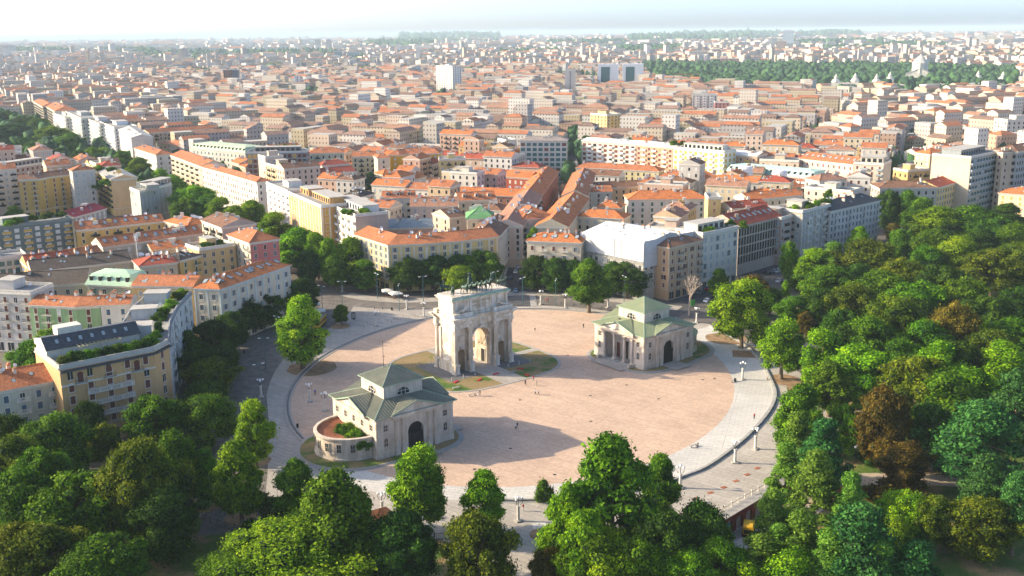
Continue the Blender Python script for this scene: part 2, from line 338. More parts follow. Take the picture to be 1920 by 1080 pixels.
# fence kerb, left bottom
def dirtpatch(px,py,r,sq=False):
    c=at(px,py); 
    if sq: pts=[c+ed*r+en*r,c-ed*r+en*r,c-ed*r-en*r,c+ed*r-en*r]
    else: pts=[c+Vector((math.cos(a*math.pi/8)*r*random.uniform(.9,1.1),math.sin(a*math.pi/8)*r,0)) for a in range(16)]
    global _tb; _tb=globals().get('_tb',0)+1; sheet('tree_bed',pts,0.045+.003*_tb,M['dirt'])
dirtpatch(585,690,8.0); dirtpatch(1395,664,3.6,True); dirtpatch(1360,635,7); dirtpatch(1470,712,5); dirtpatch(638,612,3.5); dirtpatch(452,972,3.6); dirtpatch(392,945,4.2); dirtpatch(480,865,3.5); dirtpatch(1020,1003,3.0); dirtpatch(1515,725,6,True)
# ---------------------------------------------------------------- arched walls
def arched(b, x0, x1, zt, ops, y0, y1, mat, mat2=None, n=8, z0=0.0):
    """wall from x0..x1, 0..zt between planes y0<y1, with arched openings ops=[(cx,halfw,spring,crown)]"""
    mat2 = mat2 or mat
    xs=[(x0,z0),]
    seg=[]
    cur=x0
    for cx,hw,sp,cr in sorted(ops):
        seg.append((cur,cx-hw,z0,z0,None))
        for k in range(n):
            t0=math.pi-math.pi*k/n; t1=math.pi-math.pi*(k+1)/n
            seg.append((cx+hw*math.cos(t0),cx+hw*math.cos(t1),sp+(cr-sp)*math.sin(t0),sp+(cr-sp)*math.sin(t1),1))
        for xx in (cx-hw,cx+hw): b.poly(((xx,y0,z0),(xx,y1,z0),(xx,y1,sp),(xx,y0,sp)),mat2)
        cur=cx+hw
    seg.append((cur,x1,z0,z0,None))
    for a,c,za,zc,arc in seg:
        b.poly(((a,y0,za),(c,y0,zc),(c,y0,zt),(a,y0,zt)),mat); b.poly(((c,y1,zc),(a,y1,za),(a,y1,zt),(c,y1,zt)),mat)
        if arc: b.poly(((a,y0,za),(a,y1,za),(c,y1,zc),(c,y0,zc)),mat2)
    b.poly(((x0,y0,z0),(x0,y0,zt),(x0,y1,zt),(x0,y1,z0)),mat); b.poly(((x1,y0,z0),(x1,y1,z0),(x1,y1,zt),(x1,y0,zt)),mat)
def relief(w, h, mat, seed, amp=0.22, nx=22, nz=14):
    r=random.Random(seed); bl=[(r.uniform(0,w),r.uniform(0.1*h,0.9*h),r.uniform(.12,.3)*h*.6,r.uniform(.4,1)) for _ in range(int(14*w/h)+6)]
    b=MB(); g=[[0]*(nz+1) for _ in range(nx+1)]
    for i in range(nx+1):
        for j in range(nz+1):
            x=w*i/nx; z=h*j/nz; a=0 if i in(0,nx) or j in(0,nz) else max([0]+[k*max(0,1-((x-bx)/(rr))**2-((z-bz)/(rr*1.9))**2)**.5 if ((x-bx)/rr)**2+((z-bz)/(rr*1.9))**2<1 else 0 for bx,bz,rr,k in bl])
            g[i][j]=(x-w/2,-0.03-amp*a,z)
    for i in range(nx):
        for j in range(nz): b.poly((g[i][j],g[i+1][j],g[i+1][j+1],g[i][j+1]),mat)
    return b
def skin(name, joints, bones, mat, sub=1):
    me=bpy.data.meshes.new(name); me.from_pydata([j[:3] for j in joints],bones,[]); o=bpy.data.objects.new(name,me); COL.objects.link(o)
    o.modifiers.new("s",'SKIN'); 
    for i,j in enumerate(joints):
        d=me.skin_vertices[0].data[i]; r=j[3]; d.radius=(r,r) if not isinstance(r,tuple) else r; d.use_root=(i==0)
    ss=o.modifiers.new("u",'SUBSURF'); ss.levels=sub; ss.render_levels=sub
    dg=bpy.context.evaluated_depsgraph_get(); dg.update(); e=o.evaluated_get(dg); m2=bpy.data.meshes.new_from_object(e); m2.name=name
    bpy.data.objects.remove(o); m2.materials.clear(); m2.materials.append(mat); 
    m2.polygons.foreach_set("use_smooth",[True]*len(m2.polygons)); return m2
def horse_mesh(mat, rear=0.0, ph=0):
    s=1.0; g=0.25 if ph else -0.2
    J=[(0,.75,1.75,.40),(0,.0,1.70,.40),(0,-.75,1.85,.40),(0,-1.15,2.35,.22),(0,-1.35,2.85,.17),(0,-1.75,2.75,.15),(0,-2.05,2.5,.08),
       (.22,-.85,1.3,.17),(.24,-1.1-g,.85,.10),(.24,-.95-g,.35,.07),(.24,-1.1-g,.05,.09),
       (-.22,-.85,1.3,.17),(-.24,-1.3+g,.95,.10),(-.24,-1.0+g,.55,.07),(-.24,-1.0+g,.25,.09),
       (.24,.95,1.3,.21),(.26,.8+g,.85,.11),(.26,1.15+g,.5,.07),(.26,1.05+g,.05,.09),
       (-.24,.95,1.3,.21),(-.26,.9-g,.85,.11),(-.26,1.2-g,.5,.07),(-.26,1.1-g,.05,.09),
       (0,1.2,1.9,.11),(0,1.5,1.5,.09),(0,1.55,1.0,.05)]
    B=[(0,1),(1,2),(2,3),(3,4),(4,5),(5,6),(2,7),(7,8),(8,9),(9,10),(2,11),(11,12),(12,13),(13,14),(0,15),(15,16),(16,17),(17,18),(0,19),(19,20),(20,21),(21,22),(0,23),(23,24),(24,25)]
    return skin('bronze_horse',J,B,mat)
def human_joints(h=1.75, stride=0.22, arm=0.0, sit=False):
    k=h/1.75
    J=[(0,0,.95,.15),(0,0,1.2,.155),(0,0,1.42,.16),(0,0,1.53,.065),(0,-.01,1.66,.10),(0,0,1.72,.085),
       (.2,0,1.40,.06),(.25,.02+stride*.4,1.15,.048),(.25,-.08+stride*.5-arm*.3,.90+arm*.4,.038),(.25,-.1+stride*.5-arm*.4,.82+arm*.5,.04),
       (-.2,0,1.40,.06),(-.25,.02-stride*.4,1.15,.048),(-.25,-.08-stride*.5,.90,.038),(-.25,-.1-stride*.5,.82,.04),
       (.1,-stride*.4,.5,.075),(.1,-stride*.75+.06,.09,.05),(.1,-stride*.75-.1,.04,.045),
       (-.1,stride*.3,.5,.075),(-.1,stride+.06,.12,.05),(-.1,stride-.08,.04,.045)]
    B=[(0,1),(1,2),(2,3),(3,4),(4,5),(2,6),(6,7),(7,8),(8,9),(2,10),(10,11),(11,12),(12,13),(0,14),(14,15),(15,16),(0,17),(17,18),(18,19)]
    return [(x*k,y*k,z*k,r*k) for x,y,z,r in J],B
# ---------------------------------------------------------------- triumphal arch
AC=Vector((-11.9,307.9,0)); AR=math.radians(37)
def aloc(x,y,z=0): return Vector((AC.x+x*math.cos(AR)-y*math.sin(AR), AC.y+x*math.sin(AR)+y*math.cos(AR), z))
def rounded(ax,ay,e=3.2,n=64): return [( ax*abs(math.cos(t))**(2/e)*(1 if math.cos(t)>=0 else -1), ay*abs(math.sin(t))**(2/e)*(1 if math.sin(t)>=0 else -1)) for t in [2*math.pi*i/n for i in range(n)]]
isl=[aloc(*p) for p in rounded(25.0,21.8)]
b=MB()
for i in range(64): b.bar(isl[i],isl[(i+1)%64],0.0,0.9,0,0.13,M['kerb'])
b.build('kerb',kind='structure')
sheet('arch_lawn',[aloc(*p) for p in rounded(24.2,21.0)],0.06,M['drylawn'])
sheet('stone_apron',[aloc(*p) for p in [(-15.5,-9.8),(15.5,-9.8),(15.5,9.8),(-15.5,9.8)]],0.075,M['darkslab'])
sheet('stone_path',[aloc(*p) for p in [(-4.2,-21.5),(4.2,-21.5),(4.2,21.5),(-4.2,21.5)]],0.09,M['paving'])
sheet('stone_path',[aloc(*p) for p in [(15.4,-1.5),(24.6,-1.5),(24.6,1.5),(15.4,1.5)]],0.09,M['paving'])
arch=thing('triumphal_arch','white marble triumphal arch with three openings and bronze horses on its attic','monument',AC,AR)
mm=M['marble']; md=M['marble_dark']
b=MB(); OPS=[(-7.45,1.35,5.9,7.25),(0,3.4,9.4,12.8),(7.45,1.35,5.9,7.25)]
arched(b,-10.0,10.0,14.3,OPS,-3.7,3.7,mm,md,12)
# corner pilasters, plinth course, jambs, archivolts
for sy in (-1,1):
    y=sy*3.7
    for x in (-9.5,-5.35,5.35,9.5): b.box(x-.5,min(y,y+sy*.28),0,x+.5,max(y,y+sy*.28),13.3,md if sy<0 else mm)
    for x0,x1 in ((-10.2,-8.8),(-6.1,-3.4),(3.4,6.1),(8.8,10.2)): b.box(x0,min(y,y+sy*.22),0,x1,max(y,y+sy*.22),3.1,mm)
    for cx,hw,sp,cr in OPS:
        w=.55 if hw>2 else .3
        for k in range(12):
            t0=math.pi*k/12;t1=math.pi*(k+1)/12
            A=[(cx+hw*math.cos(t),sp+(cr-sp)*math.sin(t)) for t in (t0,t1)];B=[(cx+(hw+w)*math.cos(t),sp+(cr-sp+w)*math.sin(t)) for t in (t0,t1)]
            yo=y+sy*.3; b.poly(((A[0][0],yo,A[0][1]),(A[1][0],yo,A[1][1]),(B[1][0],yo,B[1][1]),(B[0][0],yo,B[0][1])),mm)
            b.poly(((B[0][0],yo,B[0][1]),(B[1][0],yo,B[1][1]),(B[1][0],y,B[1][1]),(B[0][0],y,B[0][1])),mm)
        b.box(cx-.35*w*2,min(y,y+sy*.5),cr-.1,cx+.35*w*2,max(y,y+sy*.5),cr+w+.35,mm)
        for s2 in(-1,1): x=cx+s2*(hw+w/2); b.box(x-w/2,min(y,y+sy*.3),0,x+w/2,max(y,y+sy*.3),sp,mm); b.box(x-w/2-.1,min(y,y+sy*.42),sp-.3,x+w/2+.1,max(y,y+sy*.42),sp,mm)
for sx in(-1,1):
    for y in(-3.2,3.2): b.box(min(sx*10,sx*10.35),y-.5,3.2,max(sx*10,sx*10.35),y+.5,13.3,mm)
    b.box(min(sx*10,sx*10.6),-3.9,0,max(sx*10,sx*10.6),3.9,3.1,mm); b.box(min(sx*10,sx*10.75),-4.1,3.1,max(sx*10,sx*10.75),4.1,3.45,mm)
    b.box(min(sx*10,sx*10.15),-2.6,7.0,max(sx*10,sx*10.15),2.6,7.4,mm)
b.build('body',arch)
# relief panels
def panel(w,h,seed,loc,rz,mat=mm,amp=.22):
    o=relief(w,h,mat,seed,amp).build('relief_panel',arch,loc,rz)
for k,(x,sy) in enumerate([(-7.45,-1),(7.45,-1),(-7.45,1),(7.45,1)]): panel(2.6,2.4,k,(x,sy*3.72,9.2),0 if sy<0 else math.pi)
panel(4.6,3.2,11,(-10.02,0,8.6),-math.pi/2); panel(4.6,3.2,12,(10.02,0,8.6),math.pi/2)
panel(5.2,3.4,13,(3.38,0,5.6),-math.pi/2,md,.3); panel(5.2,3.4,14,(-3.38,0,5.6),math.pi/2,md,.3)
for sx in(-1,1):
    d=MB(); d.box(-1.0,-.06,0.3,1.0,0,4.4,M['void']); d.box(-1.25,-.12,0,-1.0,0,4.7,mm); d.box(1.0,-.12,0,1.25,0,4.7,mm); d.box(-1.25,-.12,4.4,1.25,0,4.75,mm)
    d.build('side_door',arch,(sx*3.36,0,0),-math.pi/2 if sx>0 else math.pi/2)
for k,(x,sy) in enumerate([(-3.9,-1),(3.9,-1),(-3.9,1),(3.9,1)]): panel(2.4,1.6,30+k,(x*1.0+(.6 if x>0 else -.6)*0,sy*3.72,11.9),0 if sy<0 else math.pi,mm,.35)
# columns on pedestals
cb=MB(); cb.box(-.95,-.95,0,.95,.95,.35,mm); cb.box(-.82,-.82,.35,.82,.82,2.75,mm); cb.box(-1.0,-1.0,2.75,1.0,1.0,3.15,mm)
pedm=cb.mesh('column_pedestal')
cb=MB(); cb.lathe([(.78,3.15),(.86,3.3),(.74,3.5),(.70,3.6),(.70,7),(.60,12.6),(.68,12.8),(.62,12.95),(.80,13.5),(1.0,14.05)],18,mm)
for k in range(8):
    a=k*math.pi/4
    for z in(12.95,13.5): cb.box(math.cos(a)*.78-.12,math.sin(a)*.78-.12,z,math.cos(a)*.78+.12,math.sin(a)*.78+.12,z+.32,mm)
cb.box(-.95,-.95,14.05,.95,.95,14.3,mm); colm=cb.mesh('column')
for sy in(-1,1):
    for x in(-10.15,-4.75,4.75,10.15): inst('column',colm,arch,(x,sy*4.95,0)); inst('pedestal',pedm,arch,(x,sy*4.95,0))
b=MB()
def course(z0,z1,e,mat=mm,proj=True,mid=4.35):
    b.box(-10.2-e,-mid-e,z0,10.2+e,mid+e,z1,mat)
    if proj:
        for sx in(-1,1):
            for sy in(-1,1):
                X=sorted((sx*(3.75-e),sx*(11.0+e))); Y=sorted((sy*(mid+e-.01),sy*(5.75+e))); b.box(X[0],Y[0],z0,X[1],Y[1],z1,mat)
course(14.3,15.0,0); course(15.0,16.2,-.1); course(16.2,16.6,.15); course(16.6,17.1,.55); course(17.1,17.5,.95)
for x in np.arange(-11.2,11.3,.55):
    for sy in(-1,1):
        if abs(x)>3.4: b.box(x-.12,min(sy*5.9,sy*6.15),16.62,x+.12,max(sy*5.9,sy*6.15),16.9,mm)
b.build('entablature',arch)
fz=relief(22,1.0,mm,50,.18,90,8)
for x0 in(-7.4,7.4):
    relief(6.8,1.0,mm,int(60+x0),.16,34,8).build('frieze',arch,(x0,-5.66,15.1)); relief(6.8,1.0,mm,int(80+x0),.16,34,8).build('frieze',arch,(x0,5.66,15.1),math.pi)
b=MB(); b.box(-10.1,-3.7,17.5,10.1,3.7,22.3,mm)
for z0,z1,e in((17.5,18.3,.35),(22.0,22.35,.3),(22.35,22.7,.6),(22.7,23.1,.9)): b.box(-10.1-e,-3.7-e,z0,10.1+e,3.7+e,z1,mm)
for sy in(-1,1):
    for sx in(-1,1):
        X=sorted((sx*3.9,sx*10.9));Y=sorted((sy*3.7,sy*5.5)); b.box(X[0],Y[0],17.5,X[1],Y[1],18.7,mm)
        x=sx*3.6; b.box(x-.35,min(sy*3.7,sy*4.0),18.3,x+.35,max(sy*3.7,sy*4.0),22.0,mm)
        x=sx*9.7; b.box(x-.4,min(sy*3.7,sy*3.95),18.7,x+.4,max(sy*3.7,sy*3.95),22.0,mm)
b.box(-10.4,-4.0,23.1,10.4,4.0,23.6,M['marble']); b.build('attic',arch)
b=MB(); b.box(-10.95,-4.66,22.78,10.95,-4.55,23.16,M['verdigris']); b.box(-10.9,-4.6,23.1,10.9,-3.9,23.22,M['verdigris']); b.build('copper_edging',arch)
# inscription: rows of raised bronze capitals
def text(body,size,loc,rot,mat,parent,name='inscription',ext=.03):
    c=bpy.data.curves.new(name,'FONT'); c.body=body; c.size=size; c.align_x='CENTER'; c.extrude=ext; c.materials.append(mat); c.space_line=1.05
    t_=bpy.data.objects.new(name,c); COL.objects.link(t_); dg=bpy.context.evaluated_depsgraph_get(); dg.update(); me=bpy.data.meshes.new_from_object(t_.evaluated_get(dg)); bpy.data.objects.remove(t_); o=inst(name,me,parent,loc); o.rotation_euler=rot; o['kind']='stuff'; return o
text("ENTRANDO COLL ARMI GLORIOSE\nNAPOLEONE III E VITTORIO EMANUELE II\nLIBERATORI\nMILANO ESULTANTE CANCELLO\nDA QUESTI MARMI\nLE IMPRONTE SERVILI",.43,(0,-3.74,21.3),(math.pi/2,0,0),M['marble_dark'],arch)
# reclining river figures
RJ=[(0,0,.35,.34),(.55,0,.8,.33),(.85,0,1.25,.28),(.95,0,1.55,.12),(.98,-.03,1.85,.2),(-.6,-.1,.75,.24),(-1.1,-.1,.2,.16),(-1.5,-.1,.15,.14),(-.7,.15,.3,.22),(-1.5,.15,.2,.15),(-2.1,.15,.2,.12),(1.2,-.1,.9,.13),(1.35,-.2,.45,.11),(1.3,-.45,.3,.1),(.6,-.3,1.1,.12),(.1,-.4,.9,.1)]
RB=[(0,1),(1,2),(2,3),(3,4),(0,5),(5,6),(6,7),(0,8),(8,9),(9,10),(2,11),(11,12),(12,13),(2,14),(14,15)]
rivm=skin('reclining_statue',RJ,RB,mm,2)
for sy in(-1,1):
    for sx in(-1,1):
        o=inst('reclining_statue',rivm,arch,(sx*7.2,sy*4.7,18.7),0 if sx*sy>0 else math.pi); o.scale=(1.25,1.25,1.3)
# bronzes
hm=[horse_mesh(M['bronze'],0,0),horse_mesh(M['bronze'],0,1)]
for k in range(6):
    o=inst('bronze_horse',hm[k%2],arch,(-4.4+k*1.75,-2.0+(.25 if k%2 else 0),23.6)); o.scale=(1.25,1.25,1.25)
J,B_=human_joints(1.75,.05,.8); stm=skin('bronze_statue',J,B_,M['bronze'])
b=MB(); b.box(-1.3,.2,23.6+.5,1.3,3.0,23.6+.75,M['bronze']); b.bar((-1.3,.3),(1.3,.3),0,.2,24.3,26.0,M['bronze']); b.box(-1.3,.3,24.3,-1.1,2.6,25.4,M['bronze']); b.box(1.1,.3,24.3,1.3,2.6,25.4,M['bronze'])
b.lathe([(1.15,24.3),(.9,25.2),(.75,27.0),(.35,27.7)],14,M['bronze'],0,1.6)
for sx in(-1,1):
    for k in range(12):
        a=k*math.pi/6;c=a+math.pi/6; b.tube((sx*1.5,1.6+.9*math.cos(a),24.5+.9*math.sin(a)),(sx*1.5,1.6+.9*math.cos(c),24.5+.9*math.sin(c)),.09,.09,4,M['bronze'],False); 
        if k%2==0: b.tube((sx*1.5,1.6,24.5),(sx*1.5,1.6+.9*math.cos(a),24.5+.9*math.sin(a)),.05,.05,4,M['bronze'],False)
b.build('chariot',arch)
o=inst('standing_statue',stm,arch,(0,1.6,25.2)); o.scale=(2.3,2.3,2.3)
rj=[(0,0,2.1,.24),(0,0,2.6,.22),(0,-.05,2.95,.2),(0,-.05,3.15,.09),(0,-.08,3.4,.15),(.3,-.1,2.85,.09),(.35,-.4,3.1,.07),(.4,-.5,3.6,.06),(-.3,-.1,2.85,.09),(-.35,-.25,2.5,.07),(-.2,-.6,2.4,.06),(.38,-.2,1.7,.14),(.42,-.1,1.1,.09),(-.38,-.2,1.7,.14),(-.42,-.1,1.1,.09)]
rb=[(0,1),(1,2),(2,3),(3,4),(2,5),(5,6),(6,7),(2,8),(8,9),(9,10),(0,11),(11,12),(0,13),(13,14)]
rim=skin('bronze_rider',rj,rb,M['bronze'])
for (x,y,r) in((-9.2,-2.6,-.5),(-8.8,2.6,-1.9),(9.2,-2.2,.6),(8.8,2.5,2.2)):
    o=inst('bronze_horse',hm[0],arch,(x,y,23.6),r); o.scale=(1.2,1.2,1.2)
    q=inst('rider',rim,arch,(x,y,23.6),r); q.scale=(1.2,1.2,1.2)
b=MB()
for x in np.arange(-14.5,15,4.15):
    for y in(-9.0,9.0): b.tube((x,y,0),(x,y,1.0),.16,.13,8,mm); b.ball((x,y,1.05),.17,mm)
    if abs(abs(x)-14.5)<.2:
        for y in(-4,0,4): b.tube((x,y,0),(x,y,1.0),.16,.13,8,mm)
bolm=None
bb=MB(); bb.tube((0,0,0),(0,0,.95),.17,.13,8,M['concrete']); bb.ball((0,0,1.02),.17,M['concrete']); bolm=bb.mesh('stone_bollard')
ABOL=[]
for x in np.arange(-14.6,15,4.17):
    for y in(-9.2,9.2):
        p=aloc(x,y,.07); ABOL.append(thing('stone_bollard','small pale stone bollard on the dark apron around the marble arch','bollard',p,AR,'bollards around the arch',bolm))

# ---------------------------------------------------------------- custom pavilions
M['rust']=tilem((0.34,0.12,0.06),'rusty_tiles'); 
def metalroof(name,c,c2):
    m,n,l,b=nmat(name);p=geo(n)
    l.new(ramp(n,l,noise(n,l,.35,6,p,.65),[(.3,c2),(.6,c),(.8,sc(c,1.2))]),b.inputs["Base Color"]);b.inputs["Roughness"].default_value=.55;b.inputs["Metallic"].default_value=.0;return m
M['roofL']=metalroof('grey_green_metal_roof',(.20,.205,.155),(.14,.155,.12)); M['roofR']=metalroof('pale_green_copper_roof',(.33,.35,.20),(.25,.30,.18)); M['seamR']=metalroof('green_copper_seam',(.27,.32,.2),(.23,.3,.18)); M['trimL']=metalroof('copper_edge',(.33,.42,.30),(.25,.36,.25))
def roofplane(rb,sb,pts,mat,smat,sp=.75):
    """one roof plane a,b (eave) ... plus seams running up slope; pts convex polygon, first edge is the eave"""
    P=[Vector(p) for p in pts]; rb.poly(P,mat)
    e=(P[1]-P[0]); L=e.length; e/=L; n=e.cross(P[-1]-P[0]).normalized()
    if n.z<0:n=-n
    up=n.cross(e) if n.cross(e).z>0 else e.cross(n)
    Q=[((p-P[0]).dot(e),(p-P[0]).dot(up)) for p in P]
    lo=min(q[0] for q in Q);hi=max(q[0] for q in Q);x=lo+sp*.5
    while x<hi:
        ys=[]
        for (x1,y1),(x2,y2) in zip(Q,Q[1:]+Q[:1]):
            if (x1-x)*(x2-x)<0: ys.append(y1+(y2-y1)*(x-x1)/(x2-x1))
        if len(ys)>=2:
            a,c=min(ys),max(ys)
            if c-a>.3:
                A=P[0]+e*x+up*a;B=P[0]+e*x+up*c;w=e*.055;h=n*.11
                sb.poly((A-w,A-w+h,B-w+h,B-w),smat);sb.poly((A+w,B+w,B+w+h,A+w+h),smat);sb.poly((A-w+h,A+w+h,B+w+h,B-w+h),smat)
        x+=sp
def pavilion(name,label,c,deg,a,s,wallm_,roofm,seamm,trim,wingroof):
    R=thing(name,label,'gatehouse',(c[0],c[1],0),math.radians(deg))
    H=10.5; st=wallm_; lb,lz0,lz1,ap=5.55,12.9,16.2,19.35
    # front wall (-y) with arch; back wall plain; sides
    def rustic(b,x0,x1,y,out,axis,z0=2.4,z1=9.6,skip=()):
        z=z0
        while z<z1-.3:
            segs=[(x0,x1)]
            for (u,v,za,zb) in skip:
                if za<z+.4 and zb>z: segs=[q for (p,r) in segs for q in ([(p,min(r,u)),(max(p,v),r)] if (u<r and v>p) else [(p,r)]) if q[1]-q[0]>.1]
            for p,r in segs:
                Y=sorted((y,y+out))
                if axis=='x': b.box(p,Y[0],z,r,Y[1],z+.44,st)
                else: b.box(Y[0],p,z,Y[1],r,z+.42,st)
            z+=.64
    b=MB(); arched(b,-a,a,H,[(0,2.25,5.3,7.5)],-a,-a+1.2,st,None,12)
    px=-s*a  # portico side: opposite the wing
    b.box(-a,a-1,0,a,a,H,st)
    ws=s*a; X=sorted((ws,ws-s*1)); b.box(X[0],-a+1.2,0,X[1],a-1,H,st)
    X=sorted((px,px+s*1)); 
    b.box(X[0],-a+1.2,0,X[1],-a+4.4,H,st); b.box(X[0],a-4.4,0,X[1],a-1,H,st); b.box(X[0],-a+4.4,8.9,X[1],a-4.4,H,st)
    Xi=sorted((px+s*3.6,px+s*4)); b.box(Xi[0],-a+4.4,0,Xi[1],a-4.4,8.9,st)
    for yy in(-a+4.4,a-4.4): X2=sorted((px+s*1,px+s*3.6)); b.box(X2[0],yy-.2,0,X2[1],yy+.2,8.9,st)
    b.build('wall',R)
    b=MB()
    rustic(b,-a+.15,a-.15,-a,-.14,'x',skip=[(-3.4,3.4,0,9.8),(-6.3,-3.2,0,9.6),(3.2,6.3,0,9.6),(-a+1.6,-a+3.3,3.0,5.4),(-a+1.6,-a+3.3,6.9,8.6),(a-3.3,a-1.6,3.0,5.4),(a-3.3,a-1.6,6.9,8.6)])
    rustic(b,-a+.15,a-.15,a,.09,'x')
    for sx in(-1,1):
        sk=[(-a+1.6,-a+3.3,3.0,5.4),(-a+1.6,-a+3.3,6.9,8.6),(a-3.3,a-1.6,3.0,5.4),(a-3.3,a-1.6,6.9,8.6)]
        if sx*s<0: sk.append((-a+4.4,a-4.4,0,9))
        else: sk+= [(y-.7,y+.7,6.9,8.6) for y in(-4.2,0,4.2)]
        rustic(b,-a+.15,a-.15,sx*a,sx*.14,'y',skip=sk)
    b.build('stone_course',R,kind='stuff')
    b=MB()
    for z0,z1,e in((0,.5,.35),(.5,2.3,.16),(9.7,9.95,.2),(10.2,10.5,.45),(10.5,10.72,.75)):
        for (x0,y0,x1,y1,door) in((-a,-a,a,-a,1),(a,-a,a,a,2 if s<0 else 0),(a,a,-a,a,0),(-a,a,-a,-a,2 if s>0 else 0)):
            if z0<3 and door==1: b.bar((x0,y0),(-2.6,y0),e,0,z0,z1,st); b.bar((2.6,y0),(x1,y1),e,0,z0,z1,st)
            elif z0<3 and door==2:
                m=4.4; d=1 if y1>y0 else -1; b.bar((x0,y0),(x0,y0+d*m),e,0,z0,z1,st); b.bar((x0,y1-d*m),(x1,y1),e,0,z0,z1,st)
            else: b.bar((x0,y0),(x1,y1),e,0,z0,z1,st)
    b.build('cornice',R)
    # engaged columns and pediment, front
    cm=MB(); cm.box(-.62,-.6,0,.62,.3,2.2,st); cm.lathe([(.52,2.2),(.56,2.4),(.47,2.6),(.41,8.7),(.5,8.85),(.46,8.95),(.62,9.35)],12,st); cm.box(-.62,-.6,9.35,.62,.3,9.7,st); cme=cm.mesh('column')
    for x in(-5.6,-3.75,3.75,5.6): inst('column',cme,R,(x,-a-.12,0))
    def pediment(rz,shift):
        q=MB(); w=6.9
        q.box(-w,-a-.95,9.72,w,-a+.3,10.35,st); q.box(-w-.3,-a-1.3,10.35,w+.3,-a+.3,10.7,st)
        q.poly(((-w,-a-.75,10.7),(w,-a-.75,10.7),(0,-a-.75,13.0)),st)
        for sx in(-1,1):
            p0=Vector((sx*(w+.5),-a-1.35,10.7));p1=Vector((0,-a-1.35,13.2)); back=Vector((0,1.7,0)); up=Vector((0,0,.35))
            q.poly((p0,p1,p1+up,p0+up),trim); q.poly((p0,p0+back,p1+back,p1),st)
        q.build('pediment',R,(0,0,0),rz)
    pediment(0,0); prt=-math.pi/2 if px<0 else math.pi/2; pediment(prt,0)
    if s<0: pediment(-math.pi/2,0)
    # portico columns on the arch side
    pc=MB(); pc.lathe([(.6,0.9),(.64,1.1),(.52,1.35),(.45,8.0),(.56,8.2),(.5,8.3),(.66,8.6)],14,st); pc.box(-.66,-.66,8.6,.66,.66,8.95,st); pc.box(-.7,-.7,.6,.7,.7,.9,st); pcm=pc.mesh('portico_column')
    for y in(-2.2,2.2): inst('column',pcm,R,(px+s*.3,y,0))
    for y in(-6.0,6.0): inst('column',pcm,R,(px-s*.25,y,0))
    q=MB()
    for k in range(5): X=sorted((px+s*3.6,px-s*(2.2-.4*k))); q.box(X[0],-a+4.4,0.12*k,X[1],a-4.4,.12*(k+1),M['greystone'])
    for y in(-a+4.0,a-4.0): X=sorted((px,px-s*2.6)); q.box(X[0],y-.4,0,X[1],y+.4,1.3,st)
    q.build('steps',R)
    for y in(-3.6,0,3.6):
        q=MB(); q.box(-.7,-.1,.6,.7,0,5.0 if y else 6.2,M['bshut'] if y else M['void']); q.box(-.9,-.08,.6,.9,0,5.2,st); q.build('door',R,(px+s*3.58,y,0),prt)
    # gate in arch
    q=MB(); q.box(-2.25,.3,0,2.25,.4,4.6,M['iron'])
    for k in range(9): q.box(-2.2+k*.53,.22,0,-2.1+k*.53,.3,4.6,M['void'])
    q.box(-2.25,1.0,0,2.25,1.1,7.5,M['void']); q.build('gate',R,(0,-a,0))
    # windows
    def win(x,z,w,h,rz,arch_=False,y=-a):
        q=MB(); q.box(-w/2-.14,-.14,z-.16,w/2+.14,0,z,st); q.box(-w/2,-.10,z,w/2,-.02,z+h-(w/2 if arch_ else 0),M['darkglass'])
        if arch_:
            n=8
            for k in range(n):
                t0=math.pi*k/n;t1=math.pi*(k+1)/n; zc=z+h-w/2
                q.poly(((0,-.10,zc),(w/2*math.cos(t0),-.10,zc+w/2*math.sin(t0)),(w/2*math.cos(t1),-.10,zc+w/2*math.sin(t1))),M['darkglass'])
                r2=w/2+.14
                q.poly(((w/2*math.cos(t0),-.16,zc+w/2*math.sin(t0)),(r2*math.cos(t0),-.16,zc+r2*math.sin(t0)),(r2*math.cos(t1),-.16,zc+r2*math.sin(t1)),(w/2*math.cos(t1),-.16,zc+w/2*math.sin(t1))),st)
        else: q.box(-w/2-.14,-.16,z+h,w/2+.14,0,z+h+.16,st)
        for xx in(-w/2-.12,w/2): q.box(xx,-.15,z,xx+.12,0,z+h-(w/2 if arch_ else 0),st)
        q.box(-.03,-.12,z,.03,-.08,z+h-.1,M['frame']); q.box(-w/2,-.12,z+h*.45,w/2,-.08,z+h*.45+.06,M['frame'])
        return q
    for rz in(0,math.pi/2,-math.pi/2,math.pi):
        for xx in(-a+2.45,a-2.45):
            for (z,w,h,ar) in((3.1,1.0,2.1,True),(7.0,1.1,1.45,False)):
                q=win(0,z,w,h,rz,ar); o=q.build('window',R,(0,0,0),rz)
                off_=Vector((xx,-a,0)); off_.rotate(Matrix.Rotation(rz,3,'Z')); o.location=off_
    wr=math.pi/2 if s>0 else -math.pi/2
    for xx in(-4.2,0,4.2):
        q=win(0,7.0,1.1,1.45,wr); o=q.build('window',R,(0,0,0),wr); of=Vector((xx,-a,0)); of.rotate(Matrix.Rotation(wr,3,'Z')); o.location=of
    # main roof: four planes from eaves to the lantern, with gable wings
    e=a+.85; z0=10.72; rb=MB(); sb=MB()
